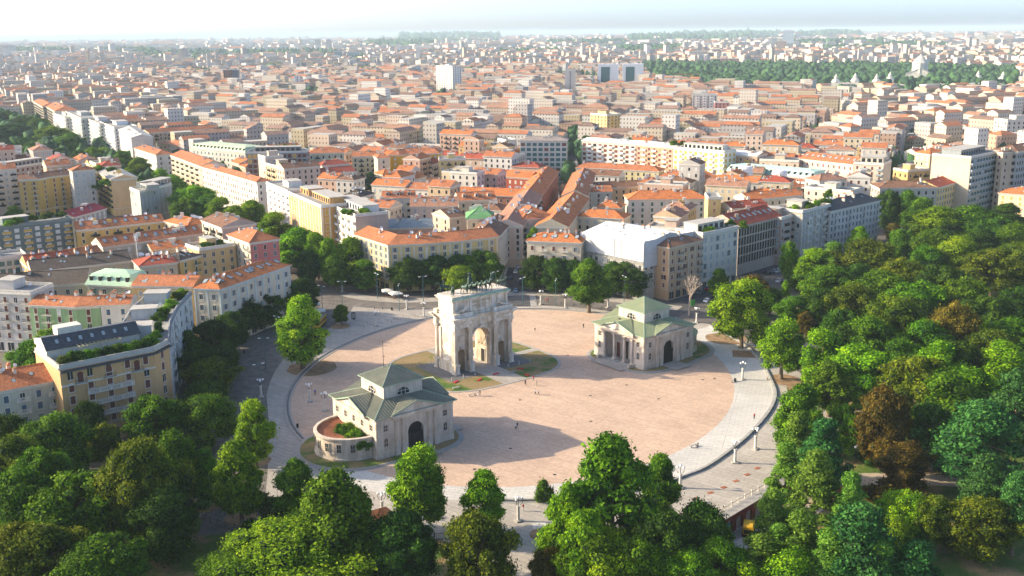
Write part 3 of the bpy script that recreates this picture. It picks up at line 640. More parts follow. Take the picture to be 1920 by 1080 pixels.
    for k in range(4):
        rz=Matrix.Rotation(k*math.pi/2,3,'Z')
        pts=[Vector(p) for p in((-e,-e,z0),(e,-e,z0),(lb,-lb,lz0),(-lb,-lb,lz0))]
        for p in pts:p.rotate(rz)
        roofplane(rb,sb,pts,roofm,seamm)
        isped = k==0 or (k==(3 if px<0 else 1)) or (s<0 and k==3)
        if isped or k==2:
            w=7.4; zt=13.3; # ridge of gable meets main plane
            slope=(lz0-z0)/(e-lb); yr=-e+(zt-z0)/slope
            yr=min(yr,-lb)
            for sx in(-1,1):
                g=[Vector(p) for p in((sx*w,-e-.5,z0+.05),(0,-e-.5,zt),(0,yr,zt-.0),(sx*w,-e+.1,z0+.08))]
                if True:
                    for p in g:p.rotate(rz)
                    gg=[g[0],g[3],g[2],g[1]]
                    roofplane(rb,sb,[g[1],g[2],g[3],g[0]][::1],roofm,seamm) if False else rb.poly(gg,roofm)
                    # seams down the slope
                    n_=(g[1]-g[0]).cross(g[3]-g[0]).normalized(); n_=n_ if n_.z>0 else -n_
                    for t in np.arange(.06,1,.11):
                        A=g[1].lerp(g[2],t); 
                        # go down parallel to g1->g0 until hitting g2-g3 line
                        d=(g[0]-g[1]); L=max(0.0,1-t); B=A+d*L
                        ww=(g[2]-g[1]).normalized()*.05
                        sb.poly((A-ww+n_*.1,A+ww+n_*.1,B+ww+n_*.1,B-ww+n_*.1),seamm); sb.poly((A+ww,A+ww+n_*.1,B+ww+n_*.1,B+ww),seamm); sb.poly((A-ww,A-ww+n_*.1,B-ww+n_*.1,B-ww),seamm)
        E=[Vector((-e,-e,z0-.18)),Vector((e,-e,z0-.18)),Vector((e,-e,z0+.06)),Vector((-e,-e,z0+.06))]
        for p in E:p.rotate(rz)
        rb.poly(E,trim)
        Hh=[Vector((e,-e,z0)),Vector((lb,-lb,lz0))]
        for p in Hh:p.rotate(rz)
        rb.tube(Hh[0],Hh[1],.14,.14,5,trim,False)
    rb.poly(((-e,-e,z0-.18),(e,-e,z0-.18),(e,e,z0-.18),(-e,e,z0-.18)),st)
    rf=rb.build('roof',R); sb.build('roof_seam',R,kind='stuff')
    # lantern
    b=MB(); b.box(-lb,-lb,lz0-2.6,lb,lb,lz1,st); b.box(-lb-.15,-lb-.15,lz1-.35,lb+.15,lb+.15,lz1,st); LT=b.build('lantern',R)
    for k in range(4):
        q=MB(); n=12; r=1.75
        for j in range(n):
            t0=math.pi*j/n;t1=math.pi*(j+1)/n
            q.poly(((0,-.03,0),(r*math.cos(t0),-.03,r*math.sin(t0)),(r*math.cos(t1),-.03,r*math.sin(t1))),M['darkglass'])
            q.poly(((r*math.cos(t0),-.18,r*math.sin(t0)),((r+.2)*math.cos(t0),-.18,(r+.2)*math.sin(t0)),((r+.2)*math.cos(t1),-.18,(r+.2)*math.sin(t1)),(r*math.cos(t1),-.18,r*math.sin(t1))),st)
            q.poly(((r*math.cos(t0),-.18,r*math.sin(t0)),(r*math.cos(t1),-.18,r*math.sin(t1)),(r*math.cos(t1),0,r*math.sin(t1)),(r*math.cos(t0),0,r*math.sin(t0))),st)
        for x in(-.6,.6): q.box(x-.06,-.1,0,x+.06,-.03,1.6,M['frame'])
        q.box(-1.6,-.1,.75,1.6,-.03,.85,M['frame'])
        of=Vector((0,-lb,lz0+.35)); of.rotate(Matrix.Rotation(k*math.pi/2,3,'Z')); q.build('lunette_window',R,of,k*math.pi/2)
    rb=MB(); sb=MB(); e2=lb+.6
    for k in range(4):
        pts=[Vector(p) for p in((-e2,-e2,lz1),(e2,-e2,lz1),(0,0,ap))]
        for p in pts:p.rotate(Matrix.Rotation(k*math.pi/2,3,'Z'))
        roofplane(rb,sb,pts,roofm,seamm,.7)
        rb.tube(pts[1],pts[2],.11,.11,5,trim,False); rb.tube(pts[0],pts[1],.12,.12,5,trim,False)
    rb.poly(((-e2,-e2,lz1),(e2,-e2,lz1),(e2,e2,lz1),(-e2,e2,lz1)),st)
    rb.build('lantern_roof',R); sb.build('lantern_roof_seam',R,kind='stuff')
    # curved wing
    wc=s*(a-.2); Rw=8.9; hw=5.6; a0=-math.pi/2 if s>0 else math.pi/2; ov=1.12
    b=MB(); b.lathe([(Rw+.45,0),(Rw+.45,.6),(Rw+.1,.65),(Rw+.1,2.0),(Rw,2.1),(Rw,hw-.5),(Rw+.3,hw-.4),(Rw+.45,hw),(Rw+.45,hw+.25),(Rw-.3,hw+.3),(Rw-.3,hw-.1)],28,st,wc,0,a0,a0+math.pi,ov,1)
    wing=b.build('curved_wing',R)
    q=MB()
    if wingroof=='tile':
        q.lathe([(Rw-.3,hw-.1),(4.2,hw-1.0)],28,M['rust'],wc,0,a0,a0+math.pi,ov,1); q.lathe([(4.2,hw-1.0),(4.2,3.0)],20,st,wc,0,a0,a0+math.pi,ov,1)
    else:
        q.lathe([(Rw+.5,hw+.35),(Rw*.5,hw+1.6),(.3,hw+2.4)],28,roofm,wc,0,a0,a0+math.pi,ov,1)
        for k in range(1,24):
            t=a0+math.pi*k/24; p=[Vector((wc+r*ov*math.cos(t),r*math.sin(t),z+.05)) for r,z in((Rw+.5,hw+.35),(Rw*.5,hw+1.6),(.8,hw+2.3))]
            q.tube(p[0],p[1],.05,.05,4,seamm,False);q.tube(p[1],p[2],.05,.05,4,seamm,False)
    q.build('wing_roof',R)
    for k in range(9):
        t=a0+math.pi*(k+.5)/9; p=Vector((wc+(Rw+.02)*ov*math.cos(t),(Rw+.02)*math.sin(t),0)); nr=Vector((math.cos(t)/ov,math.sin(t),0)).normalized()
        q=win(0,2.3,1.05,2.0,0); o=q.build('window',R,p,math.atan2(nr.y,nr.x)+math.pi/2)
    if s<0:
        q=MB(); q.tube((-1.5,1.0,18.5),(-1.5,1.0,25.5),.07,.05,6,M['iron']); q.build('flagpole',R)
        q=MB(); q.box(-1.2,-1.2,0,1.2,1.2,.1,M['iron']); 
    else:
        q=MB(); q.box(-.25,-.25,0,.25,.25,.9,M['white']); cmh=q.mesh('chimney'); inst('chimney',cmh,R,(3.3,-8.4,11.4)); q=MB(); q.tube((0,0,0),(0,0,1.0),.45,.45,10,M['slabgrey']); q.build('vent',R,(8.7,-5.6,11.2)); q=MB(); q.box(-.3,-.3,0,.3,.3,.8,M['iron']); q.build('hatch',R,(-6.8,3.8,11.9))
    # base: kerb, worn lawn, steps
    O=rounded(a+4.6,a+4.4,2.9,72); sh=s*1.2
    pts=[]
    for i in range(96):
        t=2*math.pi*i/96; cx,cy=math.cos(t),math.sin(t)
        r1=1/((abs(cx)/(a+4.2))**3+(abs(cy)/(a+4.4))**3)**(1/3)
        x,y=r1*cx,r1*cy
        # union with circle round the wing
        Rr=Rw*ov+4.2; dx=wc; B_=-2*dx*cx; C_=dx*dx-Rr*Rr; D=B_*B_-4*C_
        if D>0:
            r2=(-B_+math.sqrt(D))/2
            if r2>r1: x,y=r2*cx,r2*cy
        pts.append(Vector((x,y,0)))
    W_=R.matrix_world if False else Matrix.Translation((c[0],c[1],0))@Matrix.Rotation(math.radians(deg),4,'Z')
    for k in range(3):
        f=1+.028*(2-k)
        sheet('worn_lawn' if k==2 else 'stone_step',[W_@(p*f) for p in pts],0.06+.12*k,M['drylawn'] if k==2 else M['kerb'])
        bq=MB(); Q=[W_@(p*f) for p in pts]
        for i in range(96): bq.bar(Q[i],Q[(i+1)%96],0,.35,0.02,0.064+.12*k+.004*k,M['kerb'])
        bq.build('stone_step',kind='structure')
    sheet('stone_apron',[W_@Vector(p) for p in((-3.6,-a-6.4,0),(3.6,-a-6.4,0),(3.6,-a+.5,0),(-3.6,-a+.5,0))],.33,M['paving'])
    X=px-s*6.0; sheet('stone_apron',[W_@Vector(p) for p in((X,-a+4,0),(px,-a+4,0),(px,a-4,0),(X,a-4,0))],.335,M['paving'])
    b=MB(); b.poly([W_@(p*.82)+Vector((0,0,.02)) for p in pts],M['paving'])
    return R
PL=pavilion('customs_gatehouse','stone gatehouse with grey metal roof and a curved tile-roofed wing, left of the arch',(-30.6,248.8),37.0,11.0,-1,M['pinkstone'],M['roofL'],M['roofL'],M['trimL'],'tile')
PR=pavilion('customs_gatehouse','stone gatehouse with pale green copper roof and columned porch, right of the arch',(41.3,314.85),38.6,10.85,1,M['pinkstone'],M['roofR'],M['seamR'],M['trimL'],'metal')
# ---------------------------------------------------------------- houses
WIN={}
def winmesh(style,w,h,arch_=False):
    k=(style,w,h)
    if k in WIN: return WIN[k]
    b=MB(); fr=M['frame']
    pane={'d':M['darkglass'],'t':M['tealglass'],'b':M['bshut'],'o':M['oshut'],'l':M['lshut'],'g':M['gshut'],'u':M['blshut'],'w':M['wshut'],'y':M['yshut'],'s':M['darkglass'],'G':M['darkglass'],'S':M['darkglass'],'a':M['bshut'],'D':M['darkglass']}[style]
    if style=='a':
        b.box(-w/2,-.05,0,w/2,0,h-.5*w,pane); n=8
        for j in range(n):
            t0=math.pi*j/n;t1=math.pi*(j+1)/n; b.poly(((0,-.05,h-w/2),(w/2*math.cos(t0),-.05,h-w/2+w/2*math.sin(t0)),(w/2*math.cos(t1),-.05,h-w/2+w/2*math.sin(t1))),pane)
    else:
        b.box(-w/2,-.04,0,w/2,0,h,pane)
        b.box(-w/2-.13,-.12,h,w/2+.13,0,h+.14,fr)
        if style in 'dtsDSG':
            b.box(-.035,-.07,0,.035,-.04,h,M['white'])
    b.box(-w/2-.18,-.2,-.14,w/2+.18,0,0,fr)
    if style!='D':
        b.box(-w/2-.12,-.09,0,-w/2,0,h if style!='a' else h-w/2,fr); b.box(w/2,-.09,0,w/2+.12,0,h if style!='a' else h-w/2,fr)
    sh={'s':M['bshut'],'G':M['gshut'],'S':M['lshut']}.get(style)
    if sh: b.box(-w-.02,-.12,0,-w/2-.02,-.04,h,sh); b.box(w/2+.02,-.12,0,w+.02,-.04,h,sh)
    WIN[k]=b.mesh('window'); return WIN[k]
def balcmesh(L,kind='iron'):
    k=('balc',L,kind)
    if k in WIN: return WIN[k]
    b=MB(); b.box(-L/2,-1.1,-.18,L/2,0,0,M['frame'])
    if kind=='iron':
        for z in(.1,1.0): b.box(-L/2,-1.1,z,L/2,-1.05,z+.05,M['iron'])
        n=int(L/.25)
        for i in range(n+1): x=-L/2+L*i/n; b.box(x-.02,-1.09,.1,x+.02,-1.05,1.0,M['iron'])
        for x in(-L/2,L/2-.04): b.box(x,-1.1,.1,x+.04,0,.16,M['iron']); b.box(x,-1.1,1.0,x+.04,0,1.05,M['iron'])
    elif kind=='stone':
        b.box(-L/2,-1.15,.95,L/2,-.95,1.1,M['frame']); n=int(L/.45)
        for i in range(n+1):
            x=-L/2+.12+(L-.24)*i/n; wd=.2 if i%6==0 else .09; b.box(x-wd,-1.12,0,x+wd,-.98,.95,M['frame'])
    else: b.box(-L/2,-1.12,0,L/2,-1.02,1.0,{'white':M['white'],'green':M['lshut'],'ochre':M['yshut'],'grey':M['concrete']}.get(kind,M['frame'])); b.box(-L/2,-1.1,0,-L/2+.06,0,1.0,M['frame']); b.box(L/2-.06,-1.1,0,L/2,0,1.0,M['frame'])
    WIN[k]=b.mesh('balcony'); return WIN[k]
cb=MB(); cb.box(-.45,-.35,-1.2,.45,.35,1.3,M['frame']); cb.box(-.55,-.45,1.3,.55,.45,1.45,M['oshut']); cb.box(-.3,-.2,1.45,.3,.2,1.75,M['oshut']); CHIM=cb.mesh('chimney')
cb=MB(); cb.lathe([(.02,0),(.3,.04),(.5,.14)],10,M['white']); cb.tube((0,0,-.05),(0,-.0,-.9),.04,.04,4,M['iron']); cb.lathe([(.5,.14),(.3,.02),(.02,-.03)],10,M['white']); DISH=cb.mesh('satellite_dish')
cb=MB(); cb.box(-.5,-.7,0,.5,.7,.12,M['iron']); cb.box(-.4,-.6,.12,.4,.6,.15,M['lshut']); SKYL=cb.mesh('skylight')
cb=MB(); cb.box(-.8,-1.0,-.6,.8,1.2,1.1,M['frame']); cb.box(-.5,-1.04,-.1,.5,-1.0,.9,M['darkglass']); cb.poly(((-1,-1.25,1.1),(0,-1.25,1.7),(0,1.6,1.7),(-1,1.6,1.1)),M['rust']); cb.poly(((0,-1.25,1.7),(1,-1.25,1.1),(1,1.6,1.1),(0,1.6,1.7)),M['rust']); cb.poly(((-1,-1.2,1.1),(1,-1.2,1.1),(0,-1.2,1.7)),M['frame']); DORM=cb.mesh('dormer')
FOOT=[]   # footprints of placed houses (centre, radius)
TC={'o':(0.44,0.155,0.065),'r':(0.36,0.075,0.04),'b':(0.22,0.11,0.065),'k':(0.10,0.075,0.06),'p':(0.38,0.19,0.12),'O':(0.52,0.17,0.055)}
NEAR=440.0
def building(label, pts, h, d, wall, roof='gable', rc='o', floors=4, bay=3.3, st='dS', ends=None, balc=0.0, bk='iron', z1=4.4, ww=1.1, wh=1.8, pitch=.38, shop=True, extras='', world=False, name='apartment_house', cat='house', group=None, back=False, seed=None, windows=True, hipends=None, trimc=None, near=None, bands=None):
    r=random.Random(seed if seed is not None else hash(label)%99991 if False else sum(map(ord,label)))
    P=[Vector((p[0],p[1],0)) for p in (pts if world else pxl(pts,h))]
    for p in P:p.z=0
    if isinstance(d,tuple):
        q=at(d[0],d[1],h); e=(P[-1]-P[0]).normalized(); d=max(4,(q-P[-1]).dot(Vector((-e.y,e.x,0))))
    root=Vector((sum(p.x for p in P)/len(P),sum(p.y for p in P)/len(P),0)); e=(P[-1]-P[0]).normalized(); root+=Vector((-e.y,e.x,0))*d/2
    dist=root.length
    isn = dist<NEAR if near is None else near
    if name=='apartment_house' and cat!='house': name=cat.replace(' ','_')
    R=thing(name,label,cat,root,0,group)
    L=[p-root for p in P]; FB=off(L,d); wm=wallm(wall) if isinstance(wall,tuple) else wall; em=wallm(ends) if ends else wm; tm=wallm(trimc) if trimc else M['frame']
    for i in range(len(P)): FOOT.append((P[i]+ (FB[i]-L[i])*.5, max(9,d*.6)))
    for i in range(len(P)-1):
        Ls=(P[i+1]-P[i]).length; k=int(Ls/10)
        for j in range(1,k+1): FOOT.append((P[i].lerp(P[i+1],j/(k+1))+(FB[i]-L[i])*.5, max(9,d*.6)))
    b=MB(); Z=lambda v,z:(v.x,v.y,z)
    for i in range(len(L)-1):
        b.poly((Z(L[i],0),Z(L[i+1],0),Z(L[i+1],h),Z(L[i],h)),wm); b.poly((Z(FB[i+1],0),Z(FB[i],0),Z(FB[i],h),Z(FB[i+1],h)),em)
    b.poly((Z(L[-1],0),Z(FB[-1],0),Z(FB[-1],h),Z(L[-1],h)),em); b.poly((Z(FB[0],0),Z(L[0],0),Z(L[0],h),Z(FB[0],h)),em)
    if roof in('gable','shed'):
        rz=h+.25+pitch*d/2; mA=(L[0]+FB[0])/2; mB=(L[-1]+FB[-1])/2
        if roof=='gable': b.poly((Z(L[0],h),Z(FB[0],h),Z(mA,rz-.1)),em); b.poly((Z(L[-1],h),Z(FB[-1],h),Z(mB,rz-.1)),em)
    b.build('wall',R)
    # cornice and string courses
    b=MB(); loop=L+FB[::-1]
    def ringc(z0,z1_,o,m=tm,closed=True):
        for i in range(len(L)-1): b.bar(L[i],L[i+1],o,0,z0,z1_,m)
        b.bar(L[-1],FB[-1],o,0,z0,z1_,m); b.bar(FB[0],L[0],o,0,z0,z1_,m)
    if roof!='flat': ringc(h-.5,h-.02,.32); ringc(h-.75,h-.5,.14)
    else: ringc(h-.45,h-.05,.3)
    fh=(h-z1-.6)/max(1,floors)
    if bands is None: bands = 1 if floors>2 else 0
    b.build('cornice',R); b=MB()
    if bands: ringc(z1-.25,z1+.02,.12); b.build('string_course',R); b=MB()
    if bands>1:
        for k in range(1,floors): ringc(z1+fh*k-.14,z1+fh*k,.08); b.build('string_course',R); b=MB()
    if 'pil' in extras:
        for i in range(len(L)-1):
            Ls=(L[i+1]-L[i]).length; n=max(1,int(Ls/(bay*1.0)))
            for k in range(n+1):
                p=L[i].lerp(L[i+1],min(.985,max(.005,k/n))); e=(L[i+1]-L[i]).normalized(); b.bar(p-e*.28,p+e*.28,.14,0,z1,h-.8,tm)
        e=(FB[-1]-L[-1]); n=max(1,int(e.length/bay)); e=e.normalized()
        for k in range(n+1): p=L[-1].lerp(FB[-1],min(.97,max(.03,k/n))); b.bar(p-e*.28,p+e*.28,.14,0,z1,h-.8,tm)
    b.build('pilaster',R,kind='stuff')
    # roof
    b=MB(); rm=tilem(TC[rc]) if isinstance(rc,str) and rc in TC else (plain('roof_'+str(rc).replace('.',''),rc,.8,0,.15,.4) if isinstance(rc,tuple) else M[rc])
    ev=.65
    if roof in('gable','hip','mansard'):
        A=off(L,-ev); C=off(L,d+ev); Mid=off(L,d/2); z0=h-.02; z1r=h+.22; rz=h+.25+pitch*d/2
        eA=(L[1]-L[0]).normalized(); eB=(L[-1]-L[-2]).normalized()
        if roof=='gable': ex=.35; A[0]-=eA*ex;C[0]-=eA*ex;Mid[0]-=eA*ex;A[-1]+=eB*ex;C[-1]+=eB*ex;Mid[-1]+=eB*ex
        else:
            A[0]-=eA*ev;C[0]-=eA*ev;A[-1]+=eB*ev;C[-1]+=eB*ev
            hl,hr=hipends or (1,1)
            lim0=(L[1]-L[0]).length*.48; lim1=(L[-1]-L[-2]).length*.48
            if hl: Mid[0]+=eA*min(d*.5,lim0)
            else: Mid[0]-=eA*ev
            if hr: Mid[-1]-=eB*min(d*.5,lim1)
            else: Mid[-1]+=eB*ev
        if roof=='mansard':
            A1=off(L,1.3);C1=off(L,d-1.3);zm=h+3.6
            A1[0]+=eA*1.2;C1[0]+=eA*1.2;A1[-1]-=eB*1.2;C1[-1]-=eB*1.2
            for i in range(len(L)-1):
                b.poly((Z(A[i],h),Z(A[i+1],h),Z(A1[i+1],zm),Z(A1[i],zm)),rm); b.poly((Z(C[i+1],h),Z(C[i],h),Z(C1[i],zm),Z(C1[i+1],zm)),rm); b.poly((Z(A1[i],zm),Z(A1[i+1],zm),Z(Mid[i+1],zm+.9),Z(Mid[i],zm+.9)),rm); b.poly((Z(C1[i+1],zm),Z(C1[i],zm),Z(Mid[i],zm+.9),Z(Mid[i+1],zm+.9)),rm)
            b.poly((Z(A[-1],h),Z(C[-1],h),Z(C1[-1],zm),Z(A1[-1],zm)),rm); b.poly((Z(C[0],h),Z(A[0],h),Z(A1[0],zm),Z(C1[0],zm)),rm)
            b.poly((Z(A1[-1],zm),Z(C1[-1],zm),Z(Mid[-1],zm+.9)),rm); b.poly((Z(C1[0],zm),Z(A1[0],zm),Z(Mid[0],zm+.9)),rm)
            for i in range(len(L)-1):
                Ls=(L[i+1]-L[i]).length; n=int(Ls/bay)
                for k in range(n):
                    p=L[i].lerp(L[i+1],(k+.5)/n)+ (off(L,.35)[i]-L[i]); e=(L[i+1]-L[i]).normalized(); b.bar(p-e*.6,p+e*.6,.25,1.0,h+1.0,h+2.9,M['void'] ) ; b.bar(p-e*.75,p+e*.75,.3,1.2,h+2.9,h+3.05,rm)
        else:
            for i in range(len(L)-1):
                b.poly((Z(A[i],z1r),Z(A[i+1],z1r),Z(Mid[i+1],rz),Z(Mid[i],rz)),rm); b.poly((Z(C[i+1],z1r),Z(C[i],z1r),Z(Mid[i],rz),Z(Mid[i+1],rz)),rm)
                b.poly((Z(A[i],z0),Z(A[i+1],z0),Z(A[i+1],z1r),Z(A[i],z1r)),tm); b.poly((Z(C[i+1],z0),Z(C[i],z0),Z(C[i],z1r),Z(C[i+1],z1r)),tm)
                b.poly((Z(A[i],z0),Z(A[i+1],z0),Z(C[i+1],z0),Z(C[i],z0)),tm)
                b.tube(Z(Mid[i],rz),Z(Mid[i+1],rz),.16,.16,4,rm,False)
            b.poly((Z(A[-1],z1r),Z(C[-1],z1r),Z(Mid[-1],rz)),rm if roof=='hip' else em); b.poly((Z(C[0],z1r),Z(A[0],z1r),Z(Mid[0],rz)),rm if roof=='hip' else em)
            b.poly((Z(A[-1],z0),Z(C[-1],z0),Z(C[-1],z1r),Z(A[-1],z1r)),tm); b.poly((Z(C[0],z0),Z(A[0],z0),Z(A[0],z1r),Z(C[0],z1r)),tm)
            if roof=='hip':
                for p,q in((A[0],Mid[0]),(C[0],Mid[0]),(A[-1],Mid[-1]),(C[-1],Mid[-1])): b.tube(Z(p,z1r),Z(q,rz),.14,.14,4,rm,False)
    else:
        for i in range(len(L)-1): b.poly((Z(L[i],h-.05),Z(L[i+1],h-.05),Z(FB[i+1],h-.05),Z(FB[i],h-.05)),rm)
        for i in range(len(L)-1): b.bar(L[i],L[i+1],.05,.3,h-.05,h+.85,tm); b.bar(FB[i+1],FB[i],.05,.3,h-.05,h+.85,tm)
        b.bar(L[-1],FB[-1],.05,.3,h-.05,h+.85,tm); b.bar(FB[0],L[0],.05,.3,h-.05,h+.85,tm)
        if 'nobox' not in extras:
            # rooftop rooms
            for i in range(len(L)-1):
                Ls=(L[i+1]-L[i]).length
                if Ls>10:
                    e=(L[i+1]-L[i]).normalized(); q0,q1=(.12,.88) if 'pent' in extras else (.35,.6)
                    p0=L[i].lerp(L[i+1],q0)+(off(L,d*.36)[i]-L[i]);p1=L[i].lerp(L[i+1],q1)+(off(L,d*.36)[i]-L[i]); hh=3.0
                    b.bar(p0,p1,0,d*.5,h-.05,h+hh,wm); b.bar(p0-e*.4,p1+e*.4,.5,d*.5+.3,h+hh,h+hh+.2,rm if rc!='slabgrey' else M['concrete'])
                    if 'pent' in extras:
                        n=int((p1-p0).length/3)
                        for k in range(n): p=p0.lerp(p1,(k+.5)/n); b.bar(p-e*1.0,p+e*1.0,.04,0,h+.2,h+2.3,M['darkglass'])
    RF=b.build('roof',R)
    # windows
    segs=[(L[i],L[i+1],0) for i in range(len(L)-1)]+[(L[-1],FB[-1],1),(FB[0],L[0],1)]
    if back: segs+=[(FB[i+1],FB[i],1) for i in range(len(L)-1)]
    wb=MB()
    if windows:
        for (p,q,isend) in segs:
            Ls=(q-p).length
            if Ls<3.0 or ('blind' in extras and isend) or ('blindL' in extras and isend and p==FB[0]) or ('blindR' in extras and isend and p==L[-1]): continue
            e=(q-p).normalized(); n=max(1,int((Ls-1.0)/bay)); ang=math.atan2(e.y,e.x); nrm=Vector((-e.y,e.x,0))
            # skip faces turned away from the viewer
            if (p+root).dot(nrm)<0 and not back and dist>200 and ((p+q)/2+root).dot(nrm)<0: continue
            for f in range(floors):
                z=z1+fh*f+ (fh-wh)*.35
                for k in range(n):
                    c=p.lerp(q,(k+.5)/n); stl=st[0] if r.random()<.62 else st[r.randrange(len(st))]
                    hasb = (not isend) and balc>0 and ((k*7+len(label)) %100)/100.0 < 1 and (balc>=1 or (k%max(2,int(1/balc)))==1)
                    if isn:
                        inst('window',winmesh(stl,ww,wh),R,(c.x,c.y,z),ang)
                        if hasb and (balc>=1 or f>0): inst('balcony',balcmesh(round(min(bay*.95,3.4),1),bk),R,(c.x,c.y,z-.15),ang)
                    else:
                        w2=ww/2; u=e*w2; o=nrm*-.06; v=nrm*-.03
                        pm={'d':'darkglass','t':'tealglass','b':'bshut','o':'oshut','l':'lshut','g':'gshut','u':'blshut','w':'wshut','y':'yshut','s':'bshut','G':'gshut','S':'darkglass','D':'darkglass'}[stl]
                        wb.poly((Z(c-u+o,z),Z(c+u+o,z),Z(c+u+o,z+wh),Z(c-u+o,z+wh)),M[pm])
                        if dist<900 and stl!='D': u2=e*(w2+.16); wb.poly((Z(c-u2+v,z-.18),Z(c+u2+v,z-.18),Z(c+u2+v,z+wh+.18),Z(c-u2+v,z+wh+.18)),tm)
                        if hasb: wb.bar(c-e*(bay*.46),c+e*(bay*.46),1.0,0,z-.3,z+.75,{'white':M['white'],'green':M['lshut'],'iron':M['iron'],'ochre':M['yshut']}.get(bk,tm))
            if shop and isn and not isend:
                for k in range(n):
                    c=p.lerp(q,(k+.5)/n); inst('shop_window',winmesh('D',min(2.2,bay*.7),2.9),R,(c.x,c.y,.4),ang)
    if wb.f: wb.build('window',R,kind='stuff')
    # roof furniture
    if roof in('gable','hip'):
        n=r.randint(3,6) if isn else r.randint(3,7); cbm=MB()
        for k in range(n):
            i=r.randrange(len(L)-1); t=r.uniform(.15,.85); s_=r.uniform(.25,.75); p=L[i].lerp(L[i+1],t)+(off(L,d*s_)[i]-L[i]); z=h+.25+pitch*d*min(s_,1-s_)
            if isn: inst('chimney',CHIM,RF,(p.x,p.y,z),math.atan2(e.y,e.x)).scale=(r.uniform(.6,1.5),r.uniform(.7,1.2),r.uniform(.7,1.2))
            else: w_=r.uniform(.3,1.1); cbm.box(p.x-w_,p.y-.4,z-1,p.x+w_,p.y+.4,z+r.uniform(.6,1.8),tm if r.random()<.6 else wm)
        if cbm.f: cbm.build('chimney',R,kind='stuff')
        if isn or dist<650:
            for k in range(r.randint(2,5)):
                i=r.randrange(len(L)-1); t=r.uniform(.1,.9); s_=r.uniform(.15,.4); p=L[i].lerp(L[i+1],t)+(off(L,d*s_)[i]-L[i]); z=h+.25+pitch*d*s_
                ee=(L[i+1]-L[i]).normalized(); o=inst('skylight',SKYL,RF,(p.x,p.y,z+.02)); o.rotation_euler=(math.atan(pitch),0,math.atan2(ee.y,ee.x))
        if 'dorm' in extras:
            for i in range(len(L)-1):
                ee=(L[i+1]-L[i]).normalized(); n=max(2,int((L[i+1]-L[i]).length/5))
                for k in range(n):
                    p=L[i].lerp(L[i+1],(k+.5)/n)+(off(L,d*.22)[i]-L[i]); inst('dormer',DORM,RF,(p.x,p.y,h+.25+pitch*d*.22),math.atan2(ee.y,ee.x))
        if 'sky' in extras:
            for i in range(len(L)-1):
                ee=(L[i+1]-L[i]).normalized(); n=max(2,int((L[i+1]-L[i]).length/4))
                for k in range(n):
                    p=L[i].lerp(L[i+1],(k+.5)/n)+(off(L,d*.28)[i]-L[i]); o=inst('skylight',SKYL,RF,(p.x,p.y,h+.27+pitch*d*.28)); o.rotation_euler=(math.atan(pitch),0,math.atan2(ee.y,ee.x)); o.scale=(1.6,1.8,1.5)
    if isn or (dist<600 and 'dish' in extras):
        for k in range(r.randint(1,4)+(4 if 'dish' in extras else 0)):
            i=r.randrange(len(L)-1); t=r.uniform(.1,.9); s_=r.uniform(.4,.8); p=L[i].lerp(L[i+1],t)+(off(L,d*s_)[i]-L[i]); z=(h+.25+pitch*d*min(s_,1-s_)) if roof in('gable','hip') else h
            o=inst('satellite_dish',DISH,RF,(p.x,p.y,z+.9)); o.rotation_euler=(math.radians(-60+r.uniform(-15,15)),0,math.radians(r.uniform(160,230))); 
            if 'dish' in extras: o.scale=(1.5,1.5,1.5)
    return R
CR=(0.58,0.50,0.36); WH=(0.66,0.63,0.56); YE=(0.60,0.40,0.13); OC=(0.55,0.36,0.15); PK=(0.60,0.45,0.36); GR=(0.36,0.36,0.33); GB=(0.22,0.27,0.26); RD=(0.38,0.09,0.05); LG=(0.48,0.47,0.42); BG=(0.50,0.43,0.32)
B=building
# ---- left foreground
B('ochre corner apartment house with a planted roof terrace and slate roofed penthouse',[(111,691),(288,655.5),(316,641)],21.5,20,(0.54,0.34,0.16),'flat','slabgrey',5,3.9,'bD',balc=0,extras='blindL nobox',z1=5.0,ww=1.25,wh=2.1,trimc=(.45,.43,.38),name='terrace_house')
TH_=at(111,691,21.5)
B('cream house with blue shutters and orange roof at the lower left edge',[(-70,748),(115,712)],16.5,14,(0.52,0.52,0.42),'gable','o',4,3.4,'ud',balc=.5,bk='stone',pitch=.42,z1=3.5)
B('curved white apartment house with iron balconies behind the ochre corner house',[(317,640),(319,606),(333,577),(359,549)],21.5,13,(0.50,0.51,0.50),'flat','slabgrey',5,5.2,'D',balc=.34,bk='stone',extras='blind',trimc=(.3,.31,.31))
B('cream palace with pilasters and long orange roof beside the tram road',[(364,541),(412,543),(478,520),(543,498)],19.5,13,(0.60,0.52,0.38),'hip','O',4,3.9,'Sd',extras='pil sky',trimc=(.52,.56,.54),bands=2)
B('yellow house wall with smooth orange roof left of the pilastered palace',[(248,536),(361,538)],19.5,12,(0.60,0.42,0.17),'gable','o',4,4,'dl')
B('house with mint green metal mansard roof',[(163,533),(247,537)],17,11,(0.30,0.33,0.25),'mansard',(0.42,0.60,0.42),4,3.4,'DG')
B('green plastered courtyard house with orange roof',[(55,572),(142,576),(187,573)],17,10,(0.27,0.40,0.20),'gable','o',5,3.6,'bDw',balc=.3)
B('narrow white house joined to the green courtyard house',[(188,573),(243,571)],17,10,WH,'gable','o',4,3.0,'uw')
B('white courtyard block with dark iron galleries at the left edge',[(-60,546),(57,551)],20,12,(0.55,0.51,0.47),'flat','slabgrey',5,3.4,'bD',balc=.5)
B('long house with weathered dark brown tiles, nearest the left edge',[(-60,545),(162,531)],16,16,BG,'gable','k',3,4,'dl',pitch=.42)
B('house with weathered dark brown tiles behind the mint green mansard',[(60,510),(245,489)],16,14,BG,'gable','k',3,4,'dl',pitch=.42)
